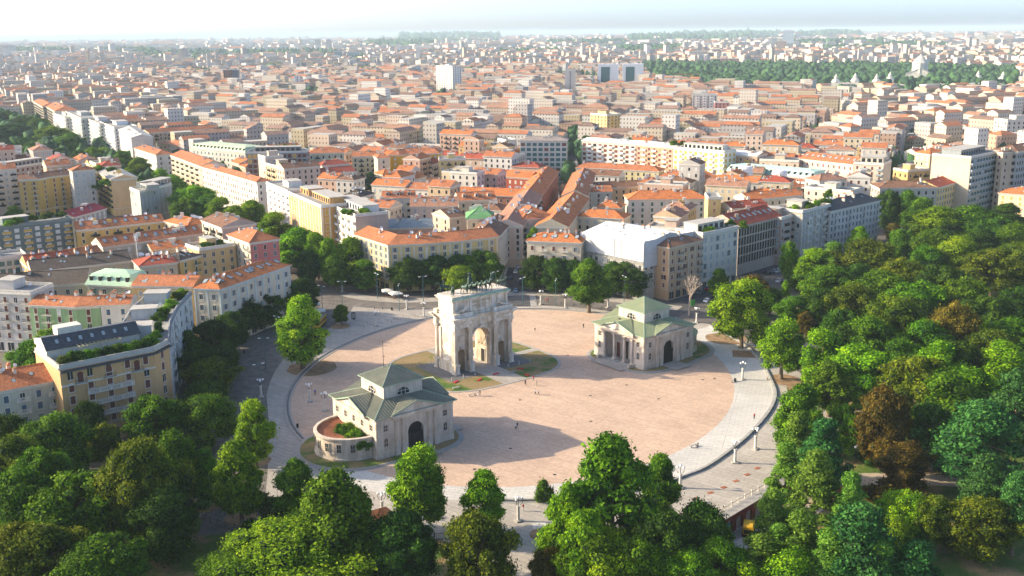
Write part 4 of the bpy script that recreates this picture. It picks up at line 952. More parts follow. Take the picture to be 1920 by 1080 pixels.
B('low house with red brown roof and four round dormers',[(52,501),(133,491)],16,13,OC,'gable','r',4,4,'dl',extras='dorm',pitch=.5)
B('yellow house with plain terracotta roof right of the round dormers',[(134,490),(196,480)],16,13,OC,'gable','o',4,4,'dl',pitch=.5)
B('flat roofed house with glazed top floor at the left edge',[(-60,492),(50,479)],17,12,LG,'flat','slabgrey',4,2.2,'tl',ww=1.9,wh=2.0)
B('long greige house with bright orange roof and small skylights',[(193,464),(380,438)],16.5,12,(0.50,0.45,0.36),'gable','o',4,4,'wl',extras='sky blind',pitch=.5)
B('ochre house with orange roof and satellite dishes above the long greige house',[(143,432),(190,428),(230,423),(307,415)],17,11,YE,'gable','o',4,4,'dS',balc=.25,extras='dish sky',pitch=.5)
B('dark grey green apartment slab under a crimson roof',[(-60,434),(134,411)],21,11,(0.15,0.19,0.18),'flat','slabgrey',6,3.8,'wwl',balc=.4,bk='ochre',ww=1.7,wh=1.4,extras='',near=True,trimc=(.2,.24,.23))
B('crimson roofed grey house joined to the dark slab',[(138,408),(199,391)],20,12,GR,'gable',(0.28,0.03,0.04),6,3.4,'wl')
B('large ochre yellow apartment house with brown roofs',[(35,338),(72,336),(93,332),(152,325),(178,322)],22,12,(0.60,0.38,0.10),'gable','b',6,4.2,'bd',balc=.3,near=True,extras='')
B('yellow apartment house with peach gable wall beside the boulevard trees',[(181,321),(208,337)],21,(255,332),(0.60,0.40,0.12),'gable',(0.35,.34,.31),5,3.6,'dG',ends=(0.66,0.44,0.24),extras='blind',pitch=.3,balc=.4)
B('grey apartment house with planted terraces beside the boulevard trees',[(243,353),(262,361),(322,346)],19,13,(0.36,0.38,0.35),'flat','slabgrey',5,3.4,'lt',extras='pent')
B('beige house with brown roof and blank grey gable',[(378,413),(416,427)],20,(480,419),(0.62,0.54,0.42),'gable','b',5,3.4,'dl',extras='blindR',ends=(0.40,0.37,0.33),balc=.5,pitch=.35)
B('cream house with pink end wall and hipped orange roof',[(427,441),(468.5,456)],20.5,(521.5,448),(0.62,0.55,0.42),'hip','o',5,3.6,'db',ends=(0.66,0.20,0.17),pitch=.5,balc=.3)
B('cream flat roofed house with white roof awning',[(374,469),(441,459)],18,13,(0.62,0.45,0.22),'flat','slabgrey',4,3.5,'dS',extras='')
B('small yellow house with dark green shutters and brown roof',[(337,489),(376,479)],16,10,(0.58,0.40,0.14),'hip','k',4,3.4,'gd',balc=.5)
B('terracotta roofed house wedged behind the pilastered palace',[(262,500),(332,492)],17,12,CR,'hip','r',3,4,'dl',extras='dish')
B('low orange roofed house near the antenna mast',[(285,470),(345,463)],14,10,CR,'gable','O',3,4,'dl')
B('pinkish grey apartment house with brown blinds at the left edge',[(9,317),(100,303)],22,12,(0.42,0.37,0.33),'flat','slabgrey',6,3.6,'bb',ww=1.8,extras='pent')
B('white modern apartment house in front of the left boulevard trees',[(-40,281),(40,277)],24,12,WH,'flat','slabgrey',7,3.4,'lw',balc=1,bk='white')
B('brown roofed low block at the far left of the yellow house',[(-60,330),(8,322)],22,12,(0.33,0.24,0.2),'flat','slabgrey',6,3.4,'bw',balc=.5,bk='white')
B('small cluster house with orange roof and dishes left of the beige gable',[(307,415),(352,425)],17,12,CR,'hip','O',4,3.8,'dl',extras='dish')
# ---- far side of the boulevard
B('orange roofed beige block, farthest house of the boulevard row',[(62,190),(80,200)],25,16,BG,'hip','o',7,3.6,'dl',balc=.5)
B('beige block with orange hipped roof in the boulevard row',[(84,198),(103,209)],25,22,BG,'hip','o',7,3.6,'dl',balc=.5)
B('cream block with pale balconies in the boulevard row',[(99,213),(122,221)],24,14,WH,'flat','slabgrey',6,3.6,'dl',balc=.5,bk='white')
B('pale grey block with striped bays in the boulevard row',[(123,210),(152,223)],27,16,LG,'flat','slabgrey',7,3.4,'dl',balc=.5,bk='white')
B('greenish white block with continuous balconies in the boulevard row',[(152,219),(186,233)],26,16,WH,'flat','slabgrey',7,3.4,'td',balc=1,bk='green')
B('bright white block with black windows in the boulevard row',[(187,229),(214,240)],26,(234,229),(0.74,0.74,0.74),'flat','slabgrey',8,3.2,'DD',balc=.5,bk='white')
B('stone church like block with gabled end in the boulevard row',[(223,243),(246,259)],26,(278,252),(0.60,0.56,0.48),'gable',(0.5,.48,.43),5,4.2,'lD',extras='blindR',pitch=.3)
B('long beige apartment house with balconies behind the boulevard row',[(280,250),(338,245),(400,241)],22,13,(0.54,0.42,0.28),'gable','o',6,3.8,'db',balc=.3)
B('white house with orange hipped roof at the boulevard corner',[(252,278),(293,291)],19,(322,288),(0.68,0.66,0.62),'hip','o',4,3.8,'Dl',pitch=.42)
B('beige palace with orange roof in the boulevard row',[(320,291),(377,312)],21,15,(0.62,0.52,0.37),'gable','o',5,3.8,'sd',balc=.3)
B('long pinkish white palace with orange roofs in the boulevard row',[(378,313),(430,327),(482,342)],22,(498,337),(0.68,0.60,0.53),'hip','o',5,3.4,'Sl',extras='',pitch=.45,ww=1.0)
B('white block with orange blinds in the boulevard row',[(499,343),(540,360)],24,14,(0.70,0.66,0.60),'flat','slabgrey',6,3.4,'od',balc=.6,bk='white')
B('tall block with orange striped facade in the boulevard row',[(541,362),(560,370),(602,388)],27,15,(0.58,0.33,0.12),'flat','slabgrey',6,3.6,'yo',extras='pil pent',ww=1.5,wh=2.2,trimc=(.70,.66,.60),near=True)
B('white block with planted terrace at the end of the boulevard row',[(604,379),(666,405)],26,(722,397),(0.72,0.69,0.63),'flat','slabgrey',6,3.4,'od',ends=(0.42,.34,.29),balc=.6,bk='white',extras='blind pent',near=True)
# ---- around the green dome behind the boulevard row
B('block with pale green vaulted roof behind the boulevard row',[(360,278),(460,287)],22,18,LG,'mansard',(0.42,0.52,0.36),5,3.8,'tD',near=False)
B('black framed grid block with brown blinds and green roof terrace',[(463,287),(575,285)],27,13,(0.17,0.17,0.17),'flat','slabgrey',7,3.0,'bbyt',ww=2.3,wh=2.4,trimc=(.5,.5,.48),bands=2,extras='pent')
B('grey green palace with wide orange hipped roof',[(578,288),(645,286)],20,16,(0.42,0.44,0.36),'hip','o',4,3.6,'Dd',pitch=.4,balc=.2)
B('cream cube house with hipped brown roof left of the yellow apartment house',[(612,303),(632,310)],16,(660,308),(0.56,0.50,0.34),'hip','o',4,3.8,'Db')
B('dark balconied cream house behind the blue green conifers',[(660,294),(706,293)],21,13,(0.52,0.46,0.32),'gable','o',5,3.4,'Dd',balc=.5)
B('cream tower like end of the yellow apartment house',[(708,297),(730,296)],22,14,(0.60,0.55,0.42),'hip','o',5,4.5,'dw')
B('vivid yellow apartment house with projecting bays and orange roofs',[(731,291),(750,291),(766,289),(798,288),(822,288)],22,14,(0.66,0.40,0.03),'hip','o',5,3.4,'wdl',balc=.4,near=True)
B('grey and yellow house with dark mansard edge right of the vivid yellow house',[(823,300),(873,299)],22,13,(0.56,0.46,0.2),'flat','slabgrey',5,3.4,'Dl',balc=.5)
B('long brown roofed shed in front of the vivid yellow house',[(727,349),(842,343)],11,12,(0.45,.36,.27),'gable','b',2,4,'dl',pitch=.5)
B('red brick school wing with orange roof and white windows',[(900,328),(993,335)],16,13,RD,'gable','O',3,3.6,'w',pitch=.48,z1=4)
B('red brick wing along the narrow street',[(1016,366),(1047,322)],17,13,RD,'gable','O',4,3.6,'bd',pitch=.48)
B('lower red wing with long orange roof closing the school court',[(836,364),(1008,370)],15,13,(0.42,.2,.13),'gable','O',3,3.6,'d',pitch=.48,extras='dish')
B('small dark red house left of the school court',[(872,331),(898,332)],13,10,RD,'gable','r',3,4,'d')
B('cream house with paired dormers and iron balconies',[(716,372),(777,371)],18,11,(0.62,0.57,0.45),'gable','o',4,3.6,'lD',balc=.6,extras='dorm',ends=(.66,.62,.52),pitch=.5)
B('broad pinkish house with orange roof behind the green pyramid roof',[(769,388),(857,387)],18.5,14,(0.66,0.54,0.44),'gable','p',5,4.2,'lS',extras='sky',pitch=.5)
B('terracotta roofed range with arched dormers above the pinkish house',[(860,377),(930,374)],18,13,CR,'gable','o',4,3.8,'d',extras='dorm',pitch=.5)
B('beige gabled house with louvred roof windows left of the green pyramid',[(843,409),(874,405)],17,15,(0.52,0.44,0.35),'gable','b',4,5,'D',extras='sky')
B('beige house with green pyramid roof',[(876,411),(926,410)],20,15,(0.55,0.46,0.34),'hip',(0.13,0.30,0.12),4,4.5,'D',pitch=.55,extras='')
B('white gabled house between the green pyramid and the narrow street',[(948,399),(979,412)],19,16,(0.62,.53,.44),'hip','o',5,4,'ld',extras='sky dish',pitch=.5)
B('grey metal roofed hall behind the curved yellow house',[(727,429),(812,426)],17,22,(0.55,0.36,0.28),'hip',(0.22,0.26,0.27),3,3.6,'lb',pitch=.2)
B('dark roofed ochre and white house with cluttered chimneys',[(640,369),(672,371)],16,16,(0.6,.5,.36),'hip','k',4,3.8,'d',extras='dish')
B('low roof terrace house with straw screens',[(650,392),(704,388)],15,16,(0.55,.4,.3),'flat','slabgrey',4,4,'d',extras='pent')
# ---- plaza front
B('long curved yellow and cream palace facing the square',[(665,440),(728,460),(800,457),(866,452),(933,444)],19,13,(0.60,0.46,0.20),'gable','o',5,3.9,'Sd',extras='pil dish',trimc=(.62,.58,.48),bands=2,pitch=.42,z1=5)
B('cream house at the corner of the narrow side street',[(935,443),(961,414)],18.5,13,(0.58,0.52,0.42),'gable','b',5,3.6,'lS',pitch=.45,extras='dish')
B('row of pink and beige houses on the left of the narrow street',[(980,424),(1016,366)],18.5,13,(0.60,0.46,0.36),'gable','p',5,3.6,'Sl',balc=.3,pitch=.45,extras='dish')
B('cream palace with planted corner and loggia right of the narrow street',[(988,452),(1089,456)],19.5,12,(0.60,0.51,0.38),'hip','O',4,3.6,'bS',balc=.9,bk='stone',pitch=.42,extras='sky')
B('terracotta roofed range along the right of the narrow street',[(1052,372),(1004,425)],17.5,14,CR,'gable','O',5,3.8,'dl',pitch=.5,extras='dish blind')
B('second terracotta range farther along the narrow street',[(1075,325),(1054,368)],17,13,CR,'gable','o',4,3.8,'dl',pitch=.5,extras='dish')
B('courtyard wing with orange roof behind the scaffolded building',[(1080,406),(1168,411)],16,12,(0.58,.54,.42),'hip','O',4,3.6,'lS',pitch=.45)
B('small gabled orange roofed house in the court behind the scaffold',[(1118,389),(1162,391)],14,12,(0.62,.53,.40),'hip','O',3,4,'d',pitch=.5)
B('grey plastered courtyard wing with low orange roof and shutters',[(1097,361),(1148,360)],15,12,(0.56,.52,.42),'gable','o',4,3.8,'bd',pitch=.45)
B('white house with long orange roof and dark green shutters right of the court',[(1178,375),(1250,374),(1325,373)],17,14,(0.66,.62,.54),'hip','O',4,3.9,'gG',pitch=.5,extras='')
B('beige roofed long barracks wing, lower one',[(1062,357),(1150,352),(1240,348)],12,12,(0.6,.45,.25),'gable','b',2,4,'d',pitch=.45)
B('cream arcaded barracks range with orange roof and corner pavilion',[(1080,315),(1116,316),(1235,322)],14,12,(0.62,.53,.30),'hip','o',3,3.6,'Db',pitch=.45)
B('cream house with orange hipped roof, right end of the barracks range',[(1236,331),(1302,334),(1350,333)],14,13,(0.58,.54,.44),'hip','o',3,4.2,'Dg',pitch=.45)
# ---- middle blocks
B('tall office block with teal and brown window grid above the red school',[(975,264),(1063,264)],28,15,(0.55,0.52,0.47),'hip',(0.30,.25,.22),7,3.6,'tb',ww=2.8,wh=2.1,bands=2,trimc=(.55,.52,.47),pitch=.3,shop=False,z1=3.5)
B('tall white windowless block behind the teal office grid',[(948,264),(968,263)],24,16,(0.70,.64,.56),'flat','slabgrey',5,5,'d',windows=False)
B('long apartment block with beige balconies and white roof, left half',[(1091,264),(1150,268),(1192,271)],27,13,(0.58,.54,.46),'gable',(.75,.75,.75),7,3.8,'boD',ww=2.6,wh=1.9,balc=.5,bk='white',bands=2,pitch=.25)
B('long apartment block with terracotta balconies and white roof, right half',[(1193,271),(1262,277)],27,13,(0.55,.31,.19),'gable',(.75,.75,.75),7,3.8,'boD',ww=2.2,wh=1.9,balc=.5,bk='white',pitch=.25)
B('white and ochre apartment block with hanging roof garden',[(1263,277),(1358,285)],28,13,(0.72,.68,.58),'flat','slabgrey',7,3.6,'yy',ww=2.2,wh=2.1,balc=.5,bk='white',extras='pent')
B('orange brick block with white roof and teal awning',[(1360,289),(1420,293)],25,14,(0.55,.33,.2),'gable',(.72,.70,.66),6,3.6,'bd',balc=.6,bk='ochre',pitch=.25)
B('brick block with pale teal mansard roof and white round stair towers',[(1364,320),(1440,327),(1528,335)],17,16,(0.36,.16,.10),'mansard',(0.42,0.62,0.54),4,3.6,'bD',balc=1,bk='white')
B('pale orange apartment house left of the pink block',[(1424,300),(1498,303)],23,13,(0.66,.50,.36),'flat','slabgrey',5,3.8,'bw',extras='')
B('pink apartment block with orange roof and skylights',[(1500,298),(1600,309)],24,14,(0.62,.47,.40),'gable','o',6,3.6,'bl',pitch=.5,extras='sky')
B('beige apartment block with green balconies and roof garden',[(1601,306),(1657,309)],26,(1680,302),(0.56,.50,.40),'flat','slabgrey',7,3.8,'bbl',balc=.8,bk='green',ends=(.58,.53,.46),extras='blindR pent')
B('white flat house with red skylights in front of the pink block',[(1372,392),(1440,386)],17,12,(.66,.6,.5),'gable','r',3,3.6,'bD',pitch=.4)
B('cream house with orange roofs and loggias above the office with skylights',[(1405,375),(1505,366)],19,12,(.62,.53,.38),'gable','O',4,3.6,'bD',pitch=.4)
B('long yellow white house with grey roof above the black roofed palace',[(1510,352),(1595,360)],19,12,(.64,.58,.46),'flat','slabgrey',4,3.6,'bD')
B('tall narrow yellow rear block in the garden court',[(1328,372),(1352,372)],22,14,(0.66,.5,.2),'flat','slabgrey',5,6,'o')
# ---- right hand row
SC=B('building wrapped in white scaffold sheeting',[(1091,438),(1207,460)],21.5,(1251,433),(0.50,.49,.44),'gable',(.80,.80,.78),5,3.0,'DlD',balc=0,pitch=.2,ww=1.2,wh=2.0,trimc=(.6,.6,.57),name='scaffolded_building',cat='building')
B('orange beige house with brown hipped roof right of the scaffold',[(1255,465),(1316,451)],20.5,14,(0.56,.36,.2),'hip','b',5,3.6,'bs',balc=.3,extras='pil',trimc=(.55,.47,.36))
B('cream palace with roof pavilion and greenery, third from the scaffold',[(1318,440),(1384,427)],22.5,14,(0.60,.56,.46),'flat','slabgrey',5,3.4,'lS',extras='pent',wh=2.2,bands=2)
B('office building with dark vertical windows and red orange roof with roof lights',[(1385,425),(1464,406)],21,16,(0.48,.38,.30),'gable','r',4,1.9,'D',ww=1.3,wh=3.3,extras='sky blind',trimc=(.48,.39,.31),bands=2,pitch=.5,z1=4.6)
B('narrow cream house with dark red brick base',[(1465,411),(1504,399)],20.5,14,(0.46,.34,.27),'flat','slabgrey',5,3.2,'lb',balc=.5)
B('ornate grey stone palace with roof garden',[(1505,398),(1557,385)],22.5,15,(0.46,.43,.36),'flat','slabgrey',5,3.0,'lD',balc=.5,bk='stone',bands=2,extras='pil')
B('grey white palace with black slate roof at the end of the row',[(1558,396),(1650,376)],20.5,13,(0.52,.50,.47),'hip',(0.06,.06,.065),5,2.8,'Dd',balc=.25,bk='stone',bands=2,pitch=.5,near=True,wh=2.0,ww=1.0)
B('grey palace facing the park with red brown roof',[(1650,353),(1757,352)],19,14,(.42,.40,.34),'hip','b',4,3.4,'Dd',bands=2)
B('yellow palace facing the park with red brown roof',[(1758,352),(1813,337)],19,14,(.58,.46,.2),'gable','r',4,3.0,'uD',bands=2,pitch=.4,wh=2.0)
B('tall slab with blank beige side wall and long dark balconies',[(1821,296),(1880,284)],33,(1775.6,285),(.27,.30,.30),'flat','slabgrey',8,3.4,'tDl',balc=1,bk='green',ends=(.62,.50,.36),extras='blind pent',ww=2.6,wh=2.2)
B('beige and grey tower block behind the tall slab',[(1881,286),(1907,284)],34,(1880,284),(.58,.46,.34),'hip','b',8,4,'bD',windows=True)
B('grey panelled tower block at the right edge',[(1908,285),(1990,272)],34,14,(.36,.36,.35),'hip','b',8,2.6,'D',ww=1.2)
B('cream house with orange roof at the right edge above the park',[(1873,362),(1990,372)],16,14,(.64,.57,.40),'hip','O',4,3.8,'yw')
# ---------------------------------------------------------------- labels by rank
ORD=['nearest','second nearest','third nearest','fourth nearest','fifth nearest','sixth nearest','seventh nearest','eighth nearest','ninth nearest','tenth nearest','eleventh nearest','twelfth nearest']
def rank_labels(objs, marks, other='farther out beyond'):
    """objs: [(object, phrase)]; marks: [(words, point)] -> label 'phrase, third nearest to the X'"""
    by={}
    for o,ph in objs:
        p=o.location; w,q=min(marks,key=lambda m:(Vector((m[1][0],m[1][1],0))-Vector((p.x,p.y,0))).length)
        by.setdefault((ph,w),[]).append(((Vector((q[0],q[1],0))-Vector((p.x,p.y,0))).length,o))
    for (ph,w),L in by.items():
        L.sort(key=lambda t:t[0])
        for k,(d_,o) in enumerate(L):
            o['label']=f"{ph}, {ORD[k]+' to' if k<len(ORD) else other} {w}"
            if len(o['label'].split())>16: print('LONG',o['label'])
# ---------------------------------------------------------------- trees
def crown(name, kind, H, R, seed, n, ls):
    g=np.random.default_rng(seed); z0=.2*H if kind!='bush' else 0; ch=H-z0
    K={'plane':105,'round':90,'spread':120,'cedar':110,'larch':110,'cypress':34,'bush':16,'hedge':60}[kind]
    C=[];Rr=[]
    for i in range(K):
        t=g.random()**(.85) if kind in('cedar','larch') else g.random()
        if kind=='plane': env=R*(math.sin(math.pi*min(.97,(t*.86+.13))**.85))**.6*(1.05-.30*t)
        elif kind in('round','hedge'): env=R*math.sqrt(max(0,1-(2*(.12+.88*t)-1)**2))
        elif kind=='spread': env=R*math.sqrt(max(0,1-((.3+.7*t)*2-1)**2))
        elif kind=='cedar': env=R*(1.04-t)**.75
        elif kind=='larch': env=R*(1.05-t)**.9
        elif kind=='cypress': env=R*math.sin(math.pi*min(1,t*.85+.12))**.5
        else: env=R*math.sqrt(max(0,1-t*t))
        a=g.random()*2*math.pi; env*=1+(.20 if kind in('plane','round','spread','larch') else .1)*math.sin(3*a+t*7+seed)*math.sin(2*a-t*11+seed*.7)+.06*g.normal(); rr=env*(g.uniform(.45,.92) if kind!='cypress' else .3)
        pr={'plane':R*.235,'round':R*.23,'spread':R*.19,'cedar':R*.24,'larch':R*.2,'cypress':R*.6,'bush':R*.42,'hedge':R*.28}[kind]*g.choice([.5,.7,.85,1.0,1.25,1.5],p=[.2,.2,.2,.2,.12,.08])
        C.append((rr*math.cos(a),rr*math.sin(a),z0+t*(ch-pr*.6)+ (0 if kind!='bush' else pr*.2))); Rr.append(pr)
    C=np.array(C);Rr=np.array(Rr); flat={'cedar':.38,'larch':.55}.get(kind,.82); C[:,2]=np.minimum(C[:,2],H-Rr*flat)
    m=int(n*2.0); w=Rr**2; idx=g.choice(K,m,p=w/w.sum()); d=g.normal(size=(m,3)); d[:,2]+= .35; d/=np.linalg.norm(d,axis=1)[:,None]
    rad=(Rr[idx]*(.82+np.minimum(.75,g.exponential(.20,m))))[:,None]; P=C[idx]+d*rad*np.array([1,1,flat])
    if kind in('cedar','larch'): P[:,2]-=.25*np.linalg.norm(P[:,:2]-0,axis=1)*.35
    keep=np.ones(m,bool)
    for k in range(K):
        q=(P-C[k])/(Rr[k]*np.array([1,1,flat])); keep&=~((np.einsum('ij,ij->i',q,q)<.55)&(idx!=k))
    P=P[keep][:n]; dd=d[keep][:n]; idx=idx[keep][:n]; n=len(P)
    nr=dd+g.normal(size=(n,3))*.55; nr/=np.linalg.norm(nr,axis=1)[:,None]
    t1=np.cross(nr,g.normal(size=(n,3))); t1/=np.linalg.norm(t1,axis=1)[:,None]; t2=np.cross(nr,t1)
    s=(ls*g.uniform(.4,1.55,n))[:,None]
    q=np.stack([P-t1*s*.5, P+t2*s*.34+nr*s*.08, P+t1*s*.55, P-t2*s*.34+nr*s*.08],1).reshape(-1,3)
    tint=np.repeat(np.clip(.5+.28*g.normal(size=K)[idx]*.7+.22*g.normal(size=n),0,1),4)
    # inner masses, coloured dark for the shade between the leaves
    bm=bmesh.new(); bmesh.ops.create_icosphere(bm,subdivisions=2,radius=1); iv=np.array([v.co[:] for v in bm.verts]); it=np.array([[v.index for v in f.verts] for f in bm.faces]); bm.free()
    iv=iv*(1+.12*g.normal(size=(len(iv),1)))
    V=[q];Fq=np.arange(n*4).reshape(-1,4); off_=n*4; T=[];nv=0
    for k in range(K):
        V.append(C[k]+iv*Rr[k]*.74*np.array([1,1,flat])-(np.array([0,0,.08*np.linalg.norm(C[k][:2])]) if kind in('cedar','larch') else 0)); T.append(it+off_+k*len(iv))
    V=np.concatenate(V).astype(np.float32); T=np.concatenate(T); nq=len(Fq); ntq=len(T)
    me=bpy.data.meshes.new(name); me.vertices.add(len(V)); me.vertices.foreach_set("co",V.ravel())
    li=np.concatenate([Fq.ravel(),T.ravel()]).astype(np.int32); me.loops.add(len(li)); me.loops.foreach_set("vertex_index",li)
    ls_=np.concatenate([np.arange(nq)*4,nq*4+np.arange(ntq)*3]).astype(np.int32); me.polygons.add(nq+ntq); me.polygons.foreach_set("loop_start",ls_)
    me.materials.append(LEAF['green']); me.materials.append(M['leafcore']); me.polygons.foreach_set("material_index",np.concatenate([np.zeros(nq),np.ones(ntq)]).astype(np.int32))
    me.update(calc_edges=True); a=me.attributes.new("tint",'FLOAT','POINT'); a.data.foreach_set("value",np.concatenate([tint,np.full(len(V)-n*4,.2)]).astype(np.float32)); me.validate(); return me
def trunkmesh(name,H,R,kind):
    b=MB(); top=H*(.92 if kind in('cedar','larch','cypress') else .62); r0=.028*H
    b.tube((0,0,-.2),(0,0,H*.06),r0*1.4,r0,8,M['bark'],False); b.tube((0,0,H*.06),(R*.02,0,top),r0,r0*.25,8,M['bark'])
    g=random.Random(len(name))
    for k in range(7):
        a=k*2.4; z=H*(.2+.07*k); b.tube((0,0,z),(math.cos(a)*R*.55,math.sin(a)*R*.55,z+H*(.16 if kind not in('cedar','larch') else .02)),r0*.45,r0*.12,5,M['bark'])
    return b.mesh(name)
SPEC={'plane':(18,5.5),'round':(15,6.5),'spread':(14,9.0),'cedar':(20,7.5),'larch':(20,5.5),'cypress':(12,1.9),'bush':(2.6,2.0)}
LV={'plane':(19000,.46),'round':(21000,.42),'spread':(42000,.34),'cedar':(20000,.50),'larch':(18000,.42),'cypress':(3500,.42),'bush':(2200,.28)}
CRM={k:[crown(k+'_crown',k,*SPEC[k],11*i+ord(k[0]),*LV[k]) for i in range(3 if k in('plane','round','cedar','larch') else 2)] for k in SPEC}
TRM={k:trunkmesh(k+'_trunk',*SPEC[k],k) for k in SPEC if k!='bush'}
NM={'plane':('plane_tree','plane tree'),'round':('broadleaf_tree','round crowned tree'),'spread':('spreading_tree','wide spreading tree'),'cedar':('cedar_tree','layered cedar'),'larch':('feathery_conifer','feathery conifer'),'cypress':('cypress_tree','slim upright tree'),'bush':('shrub','rounded shrub')}
CW={'bright':'bright green','lime':'sunlit yellow green','green':'mid green','dark':'dark green','olive':'olive green','brown':'rusty brown','cedar':'blue green','larch':'fresh green'}
TREES=[]
def tree(px,py,h,w,shape,col,label=None,z=0.0,world=None,group=None):
    if world: p=Vector((world[0],world[1],z)); wm=w
    else:
        q=at(px,py,h+z); dist=math.hypot(q.x,q.y); wm=w*math.sqrt(dist**2+(CAMH-h)**2)/F; p=Vector((q.x,q.y,z))
    H0,R0=SPEC[shape]; k=len(TREES)
    o=bpy.data.objects.new(NM[shape][0],None); COL.objects.link(o); o.location=p; o['category']='shrub' if shape=='bush' else 'tree'
    sx=wm/2/(R0*.98); sz=h/H0
    me=CRM[shape][k%len(CRM[shape])]
    c=inst('crown',me,o,(0,0,0),(k*2.399)%6.28); c.scale=(sx,sx,sz); c.material_slots[0].link='OBJECT'; c.material_slots[0].material=LEAF[col]
    if shape in TRM: t=inst('trunk',TRM[shape],o,(0,0,0),k*1.3); t.scale=(min(1.6,sx),min(1.6,sx),sz)
    if label: o['label']=label
    if group: o['group']=group
    TREES.append((o,f"{CW[col]} {NM[shape][1]}",label is not None,shape)); return o
P_,R_,S_,C_,L_,Y_,B_='plane','round','spread','cedar','larch','cypress','bush'
tree(560,555,23,88,P_,'lime','tall sunlit plane tree standing alone on the left of the square')
tree(638,572,7,27,R_,'green','small round tree in a low bed beside the tram bend')
tree(1105,486,20,76,P_,'green','tall dense plane tree on the kerb behind the square, left of the right gatehouse')
tree(1395,528,22,118,R_,'lime','big yellow green tree on the paved corner right of the pale green gatehouse')
tree(1470,600,18,78,P_,'bright','bright green plane tree right of the pale ring, in front of the park wood')
for a in [(765,483,14,72,R_,'dark'),(815,480,14,74,R_,'dark'),(862,478,14,60,R_,'dark'),(900,470,15,84,R_,'green'),(862,500,12,62,R_,'lime'),(1008,480,14,60,R_,'dark'),(1042,484,14,66,R_,'dark'),(1078,488,13,50,R_,'dark'),(1150,490,13,50,R_,'dark'),(1175,492,14,78,R_,'dark')]: tree(*a,group='pollarded trees in front of the curved palaces')
for a in [(556,426,20,80,P_,'bright'),(592,436,20,48,P_,'bright'),(616,448,19,50,P_,'bright'),(652,445,19,74,P_,'bright'),(683,487,13,54,P_,'green'),(628,478,15,50,P_,'green'),(575,470,15,45,R_,'dark'),
 (512,398,19,64,P_,'bright'),(472,376,19,70,P_,'bright'),(440,386,18,56,P_,'bright'),(410,370,18,50,P_,'bright'),(362,348,20,80,R_,'bright'),(392,366,18,56,R_,'green'),(425,400,17,50,R_,'green'),(345,372,17,50,R_,'green'),(326,328,18,50,P_,'bright'),(300,318,17,44,P_,'bright'),(258,296,18,50,P_,'bright'),(228,282,18,40,P_,'green'),(197,277,17,34,P_,'bright'),(172,276,18,38,P_,'bright'),(148,282,17,36,R_,'dark'),(128,250,20,52,R_,'green'),(96,236,20,54,R_,'bright'),(70,222,21,44,R_,'green'),(40,218,20,58,R_,'dark'),(8,208,20,48,R_,'dark'),(20,232,20,60,R_,'dark'),(62,266,16,46,R_,'green'),(45,258,16,36,R_,'dark'),(110,278,15,42,R_,'dark'),(150,300,14,40,R_,'green'),(185,300,14,34,R_,'green')]: tree(*a,group='trees lining the boulevard')
for a in [(452,556,13.5,84,R_,'dark'),(492,545,13,72,R_,'dark'),(535,530,13,70,R_,'dark'),(568,524,13,60,R_,'dark'),(400,600,13,74,R_,'dark'),(430,585,13,60,R_,'dark'),(370,645,13,72,R_,'dark'),(392,672,12,92,R_,'olive'),(350,620,13,50,R_,'dark'),(420,640,12,50,R_,'dark'),(385,712,12,80,R_,'dark')]: tree(*a,group='dark street trees along the tram road')
for a in [(285,742,15,104,R_,'green'),(385,742,14,104,R_,'green'),(472,750,17,72,P_,'lime'),(442,828,19,92,P_,'bright'),(380,843,13,62,P_,'green'),(160,755,14,60,R_,'dark'),(192,795,11,60,R_,'olive'),(95,783,17,128,R_,'green'),(25,820,17,90,R_,'olive'),(255,828,22,160,S_,'olive'),(325,808,18,84,P_,'green'),(340,835,14,60,R_,'green'),(135,890,17,150,R_,'green'),(35,885,17,120,R_,'green'),(75,985,15,130,R_,'olive'),(20,985,15,110,R_,'olive'),(190,1010,13,140,R_,'green'),(305,915,15,120,R_,'dark'),(215,890,16,110,R_,'green'),(150,1040,12,120,R_,'green'),(290,860,16,90,R_,'green'),(70,840,16,90,R_,'green'),(10,780,15,80,R_,'dark'),(55,640,13,70,R_,'green'),(95,615,13,60,R_,'bright'),(70,660,10,60,R_,'dark'),(155,594,11,46,R_,'bright'),
 (552,862,15,86,P_,'green'),(628,885,22,150,P_,'green'),(783,840,19,106,P_,'bright'),(905,882,15,82,P_,'bright'),(755,965,15,130,R_,'dark'),(898,964,17,128,R_,'olive'),(545,992,13,300,S_,'bright'),(430,1040,9,120,S_,'green'),(504,935,2.8,44,B_,'dark'),(522,960,4.5,62,B_,'dark'),(472,978,5.5,74,B_,'dark'),(648,1030,9,110,R_,'green'),
 (1150,822,27,176,P_,'green'),(1062,905,20,90,P_,'bright'),(1240,852,17,72,P_,'green'),(1100,960,18,110,P_,'bright'),(1250,964,17,112,R_,'dark'),(1312,945,17,100,R_,'dark'),(1345,975,15,70,R_,'dark'),(1028,1032,8,70,R_,'brown'),(1130,1000,15,140,R_,'bright'),(1200,1010,14,120,R_,'green'),(1290,1035,12,120,R_,'bright'),(1355,1012,13,110,R_,'bright'),(1020,900,5,34,B_,'green')]: tree(*a)
